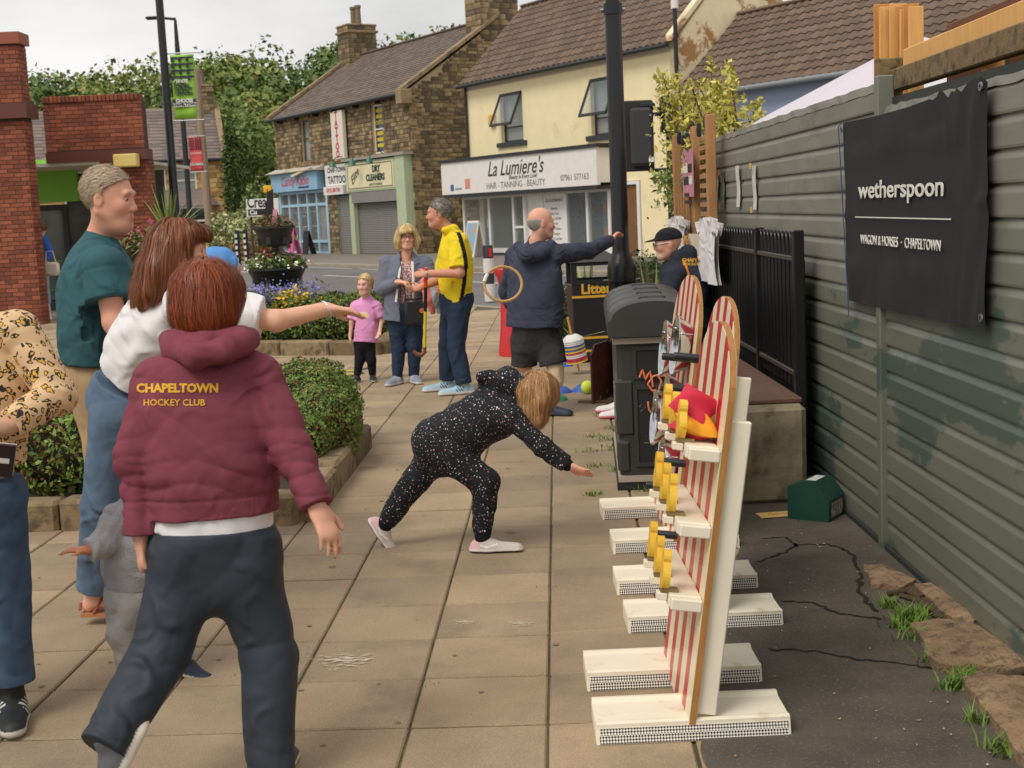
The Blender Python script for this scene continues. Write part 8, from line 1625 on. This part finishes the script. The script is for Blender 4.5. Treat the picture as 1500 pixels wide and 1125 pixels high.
for l_ in (-1, 1): MB().tube([n_ - H.o0 + H.bf * .10 + H.bl * l_ * .055 + [0, 0, -.06], H.J['chest'] - H.o0 + H.bf * .175 + H.bl * l_ * .07, AT(592, 440, 13.2) - H.o0 + H.bf * .175 + H.bl * l_ * .085], .012, 6, True, .5).build('white_zip_edge', upvc, H.root, 60)
H.bottom('jeans', clothm('navy_jeans', (40, 54, 74)), .18, .85, (.1, .078, .055), folds=.006, seed=62, vox=.0085)
for sd, dx in (('L', .35), ('R', -.5)): H.shoe(sd, (dx, -1), (136, 146, 162), (216, 214, 210), stripe=(220, 222, 224), vox=.007)
Rh = np.stack([H.hf, H.hl, H.hu]); S = Shape(); S.ell(H.hp(-.016, 0, .03), (.110, .094, .102), Rh, .02)
for l_ in (-1, 1): S.chain([H.hp(-.01, l_ * .07, .03), H.hp(.0, l_ * .092, -.05), H.hp(.01, l_ * .092, -.11)], [.038, .036, .022], .03)
S.chain([H.hp(-.06, 0, 0), H.hp(-.07, 0, -.12)], [.08, .06], .04); S.chain([H.hp(.07, -.055, .05), H.hp(.09, -.01, .05), H.hp(.085, .04, .06)], [.02, .02, .02], .02); S.cuts.append(facebox(H, .02, .066, .04)); S.disp = lambda P: .002 * np.sin(P @ np.array([120., 40., 8.]))
hair(H, S, (176, 140, 84), (232, 208, 150), 600, 12, .016, headflow(H), lambda V: V[:, 2] > H.hp(0, 0, .02)[2], 8, .004, .005, .0075)
gl = MB()
for l_ in (-1, 1): gl.tube([H.hp(.105 - .004 * abs(math.cos(a)), l_ * .033 + .026 * math.cos(a), .004 + .018 * math.sin(a)) - H.o0 for a in np.linspace(0, 6.283, 15)], .0024, 5, False); gl.tube([H.hp(.10, l_ * .058, .008) - H.o0, H.hp(.0, l_ * .082, .01) - H.o0], .002, 5)
gl.tube([H.hp(.106, -.008, .008) - H.o0, H.hp(.106, .008, .008) - H.o0], .002, 5); gl.build('glasses', pegm, H.root, 60)
hb = empty('handbag', tuple(AT(608, 455, 12.98)), 0, 'black leather crossbody handbag hanging from strap', 'handbag'); MB().bbox(-.1, .1, -.04, .04, -.14, .12, .03).build('bag_body', mat('leather_black', (30, 30, 32), .4), hb, 40); MB().tube([(-.08, 0, .1), AT(590, 408, 13.0) - AT(608, 455, 12.98), AT(586, 378, 13.05) - AT(608, 455, 12.98)], .011, 6, True, .4).build('strap', mat('leather_black', (30, 30, 32), .4), hb, 60); MB().lathe([(0, 0), (.025, 0), (.025, .008), (0, .008)], 14, (.07, -.044, .0), 'y').build('orange_badge', mat('badge_orange', (200, 110, 60), .4), hb)
jk = empty('folded_jacket', tuple(AT(634, 425, 12.7)), 0, 'folded coral and grey child jacket held over forearm', 'jacket')
for i, (m_, x0_) in enumerate(((clothm('coral', (226, 130, 128)), -.06), (clothm('pale_grey', (170, 180, 182)), .0), (clothm('coral', (226, 130, 128)), .06))):
    S = Shape(); S.chain([np.array([x0_, 0, .08]), np.array([x0_ + .02, -.02, -.08]), np.array([x0_ + .05, 0, -.2 - .04 * (i == 2)])], [.05, .045, .03], .03, flat=.5, up=(0, 1, 0)); S.disp = lambda P: fold_noise(P, .008, 22, 5); V, F = net(S, .009); link('cloth_fold', fast_mesh('cloth_fold', V, F, m_), None, jk)
# ---- small girl in pink
H = Human('small fair girl in pink rainbow T-shirt and black leggings', dict(pel=(534, 494, 13.5), chest=(536, 458, 13.5), neck=(537, 437, 13.5), head=(534, 417, 13.47), sL=(552, 449, 13.5), eL=(559, 470, 13.48), wL=(556, 486, 13.4), sR=(521, 449, 13.5), eR=(515, 472, 13.5), wR=(513, 493, 13.48), hL=(541, 503, 13.5), kL=(544, 528, 13.48), aL=(546, 549, 13.5), hR=(527, 503, 13.5), kR=(527, 528, 13.48), aR=(523, 549, 13.45)), (-.15, -1), (-.35, -1, -.05), size=.62, head=.86, skin=(228, 178, 152), vox=.0075)
H.build_head(fem=True); H.eyes(); H.body(); H.hand('L', (-.3, -.4, -.7), (0, 0, 1), -1, hs=.66); H.hand('R', (0, 0, -1), (1, 0, 0), 1, hs=.66); H.spots.append((H.hp(.09, .03, .0), (.03, .03, .02), (186, 110, 150), .6, np.stack([H.hf, H.hl, H.hu]))); H.finish()
pk_ = np.array(s2l((232, 158, 206))); cc = H.J['chest'] - [0, 0, .02]
def rainbow(P):
    l = (P - cc) @ H.bl; u = P[:, 2] - cc[2] + .02; f = (P - cc) @ H.bf; r = np.sqrt(l * l + u * u); c = np.tile(pk_, (len(P), 1)); fr_ = (f > 0) & (u > 0)
    for r0, r1, rgb in ((.02, .034, (238, 214, 120)), (.034, .046, (240, 226, 160)), (.046, .058, (236, 214, 214))): c[fr_ & (r > r0) & (r < r1)] = s2l(rgb)
    return c
H.top('tshirt', attr_cloth, (.2, .205, .215, .225), .72, .4, (.085, .085, .06), hem=AT(534, 500, 13.5), folds=.006, fr=14, seed=71, vox=.008, cuff=False, colfn=rainbow); H.bottom('leggings', rib, .17, .8, (.1, .078, .058), folds=.003, vox=.008)
for sd in 'LR': H.shoe(sd, (-.35 if sd == 'R' else .2, -1), (44, 44, 48), (216, 210, 204), vox=.007)
S = Shape(); S.ell(H.hp(-.016, 0, .03), np.array([.106, .088, .1]) * .86, np.stack([H.hf, H.hl, H.hu]), .02); S.chain([H.hp(-.06, 0, .10), H.hp(-.1, .03, .04), H.hp(-.1, .04, -.05)], [.026, .034, .016], .02); S.cuts.append(lambda P: np.where(P[:, 2] < H.hp(0, 0, .075)[2], ((P - H.J['head']) @ H.hf) - .02 - np.clip((P[:, 2] - H.hp(0, 0, .04)[2]) * 1.5, 0, .05), -1.0)); hair(H, S, (196, 160, 100), (232, 206, 150), 350, 7, .013, headflow(H), lambda V: V[:, 2] > H.hp(0, 0, .0)[2], 9, .004, .004, .0075)
# ---- man in cap sitting on the seat wall
H = Human('seated man in black cap and dark club jacket facing bald man', dict(pel=(1012, 478, 10.4), chest=(1004, 416, 10.4), neck=(994, 386, 10.4), head=(978, 357, 10.38), sL=(988, 404, 10.2), eL=(974, 452, 10.12), wL=(936, 482, 10.15), sR=(992, 402, 10.6), eR=(970, 450, 10.65), wR=(935, 480, 10.5), hL=(1000, 488, 10.3), kL=(934, 505, 10.3), aL=(918, 590, 10.4), hR=(1000, 488, 10.5), kR=(930, 508, 10.55), aR=(912, 588, 10.7)), (-1, 0), (-1, .0, -.08), size=1.02, head=1.0, skin=(206, 150, 124), vox=.0075)
H.build_head(nose=1.2); H.eyes(); H.body(); H.hand('L', (-.9, 0, -.3), (0, 0, -1), -1); H.hand('R', (-.9, 0, -.3), (0, 0, -1), 1); Rh = np.stack([H.hf, H.hl, H.hu]); H.spots.append((H.hp(.07, 0, -.085), (.05, .05, .04), (206, 196, 186), .85, Rh)); H.spots.append((H.hp(.1, 0, -.052), (.02, .035, .009), (196, 188, 180), .8, Rh)); H.finish()
dk_, mr_, og_ = np.array(s2l((44, 48, 58))), np.array(s2l((120, 30, 48))), np.array(s2l((226, 140, 40)))
def club(P):
    r = P - H.J['chest']; l = r @ H.bl; f = r @ H.bf; u = P[:, 2] - H.J['chest'][2]; c = np.tile(dk_, (len(P), 1)); side = l > .07; c[side & (u < .0) & (u > -.26) & (f < .05 - .1 * u) & (f > -.10)] = mr_; c[side & (u < -.08) & (u > -.17) & (f > -.02) & (f < .06)] = og_; c[side & (np.abs(f + .02 - .25 * u) < .008) & (u > -.05) & (u < .2)] = og_; return c
g = H.top('club_jacket', attr_cloth, (.2, .215, .215, .21), .78, .98, (.08, .07, .05), folds=.008, seed=81, vox=.0085, colfn=club, extra=lambda S: S.chain([AT(992, 376, 10.32), AT(1008, 372, 10.4), AT(1000, 376, 10.56)], [.05, .06, .05], .04), hemdrop=.02)
print_on(H, g, 'CHAPEL', .04, 1012, 381, 10.2, gold_p, .001, 26); print_on(H, g, 'HOCKEY', .03, 1012, 387, 10.2, gold_p, .0005, 22)
H.bottom('trousers', clothm('charcoal', (58, 57, 60)), .18, .85, (.1, .08, .065), folds=.006, vox=.009, waist=.03)
for sd in 'LR': H.shoe(sd, (-1, 0), (226, 220, 218), (214, 120, 130), vox=.008)
S = Shape(); S.ell(H.hp(-.012, 0, .044), np.array([.108, .087, .082]), Rh, .02); S.cuts.append(lambda P: -((P - H.J['head']) @ H.hu) + .030); S.cone(H.hp(.07, -.035, .042), H.hp(.155, -.028, .030), .024, .02, .015, .25, H.hu); S.cone(H.hp(.07, .035, .042), H.hp(.155, .028, .030), .024, .02, .015, .25, H.hu); S.cone(H.hp(.1, 0, .045), H.hp(.16, 0, .034), .03, .028, .02, .22, H.hu); H.add('cap', S, clothm('cap_black', (32, 33, 38)), .006)
gl = MB()
for l_ in (-1, 1): gl.tube([H.hp(.108, l_ * .033 + .026 * math.cos(a), .002 + .016 * math.sin(a)) - H.o0 for a in np.linspace(0, 6.283, 15)], .0024, 5, False); gl.tube([H.hp(.1, l_ * .06, .008) - H.o0, H.hp(-.01, l_ * .082, .01) - H.o0], .003, 5)
gl.build('glasses', galv, H.root, 60)
# ---- child in blue hood mostly hidden behind the women
H = Human('person in blue hooded top half hidden behind auburn-haired woman', dict(pel=(320, 590, 6.8), chest=(322, 480, 6.8), neck=(324, 425, 6.8), head=(326, 397, 6.8), sL=(345, 448, 6.9), eL=(352, 510, 6.9), wL=(350, 570, 6.85), sR=(292, 448, 6.7), eR=(288, 510, 6.7), wR=(290, 570, 6.7), hL=(330, 610, 6.85), kL=(332, 715, 6.85), aL=(334, 795, 6.85), hR=(306, 610, 6.75), kR=(306, 715, 6.75), aR=(306, 797, 6.75)), (.8, .6), (.9, .4, -.1), size=.9, head=.95, vox=.008)
H.build_head(); H.body(); H.hand('L', (0, 0, -1), (1, 0, 0), -1); H.hand('R', (0, 0, -1), (1, 0, 0), 1); H.finish(); bl_ = clothm('sky_blue', (92, 146, 206)); Rh = np.stack([H.hf, H.hl, H.hu])
def bh(S): S.ell(H.hp(-.025, 0, .01), (.118, .104, .12), Rh, .03); S.ell(H.hp(.09, 0, -.01), (.07, .06, .09), Rh, .02, True)
H.top('hooded_top', bl_, extra=bh, folds=.006, vox=.009); H.bottom('trousers', clothm('navy_jeans', (40, 54, 74)), vox=.01)
for sd in 'LR': H.shoe(sd, (1, .3), (80, 80, 84), (210, 206, 200), vox=.009)
# ---- shopper in blue beside the brick pier
H = Human('shopper in blue jacket with cream handbag by shop door', dict(pel=(60, 392, 25.0), chest=(60, 363, 25.0), neck=(60, 346, 25.0), head=(61, 333, 25.0), sL=(66, 352, 24.8), eL=(73, 368, 24.75), wL=(70, 382, 24.7), sR=(53, 352, 25.2), eR=(50, 368, 25.2), wR=(52, 382, 25.2), hL=(64, 399, 24.9), kL=(66, 420, 24.9), aL=(70, 444, 24.95), hR=(57, 399, 25.1), kR=(58, 420, 25.1), aR=(55, 445, 25.1)), (-.6, .8), (-.6, .8, 0), size=.98, vox=.011)
H.build_head(); H.body(); H.hand('L', (0, 0, -1), (1, 0, 0), -1); H.hand('R', (0, 0, -1), (1, 0, 0), 1); H.finish(); H.top('jacket', clothm('cobalt', (58, 104, 186)), folds=.006, vox=.012); H.bottom('jeans', clothm('pale_denim', (150, 170, 196)), vox=.012)
for sd in 'LR': H.shoe(sd, (-.6, .8), (220, 218, 214), (220, 218, 214), vox=.011)
S = Shape(); S.ell(H.hp(-.016, 0, .03), (.112, .095, .11), np.stack([H.hf, H.hl, H.hu]), .02); S.cuts.append(lambda P: (P - H.J['head']) @ H.hf - .04); hair(H, S, (90, 70, 54), (130, 100, 76), 100, 6, .02, headflow(H), lambda V: V[:, 2] > H.hp(0, 0, 0)[2], 10, .006, .004, .011)
hb = empty('handbag', tuple(AT(76, 392, 24.6)), 0, 'cream shoulder handbag carried by the shopper in blue', 'handbag'); MB().bbox(-.16, .14, -.05, .05, -.15, .1, .04).build('bag_body', mat('bag_cream', (216, 204, 184), .5), hb, 40); MB().tube([(-.1, 0, .1), (-.08, 0, .3), (.04, 0, .3), (.08, 0, .1)], .01, 6).build('strap', mat('bag_cream', (216, 204, 184), .5), hb, 60)
print('people', round(_t.time() - _t0, 1), 's')
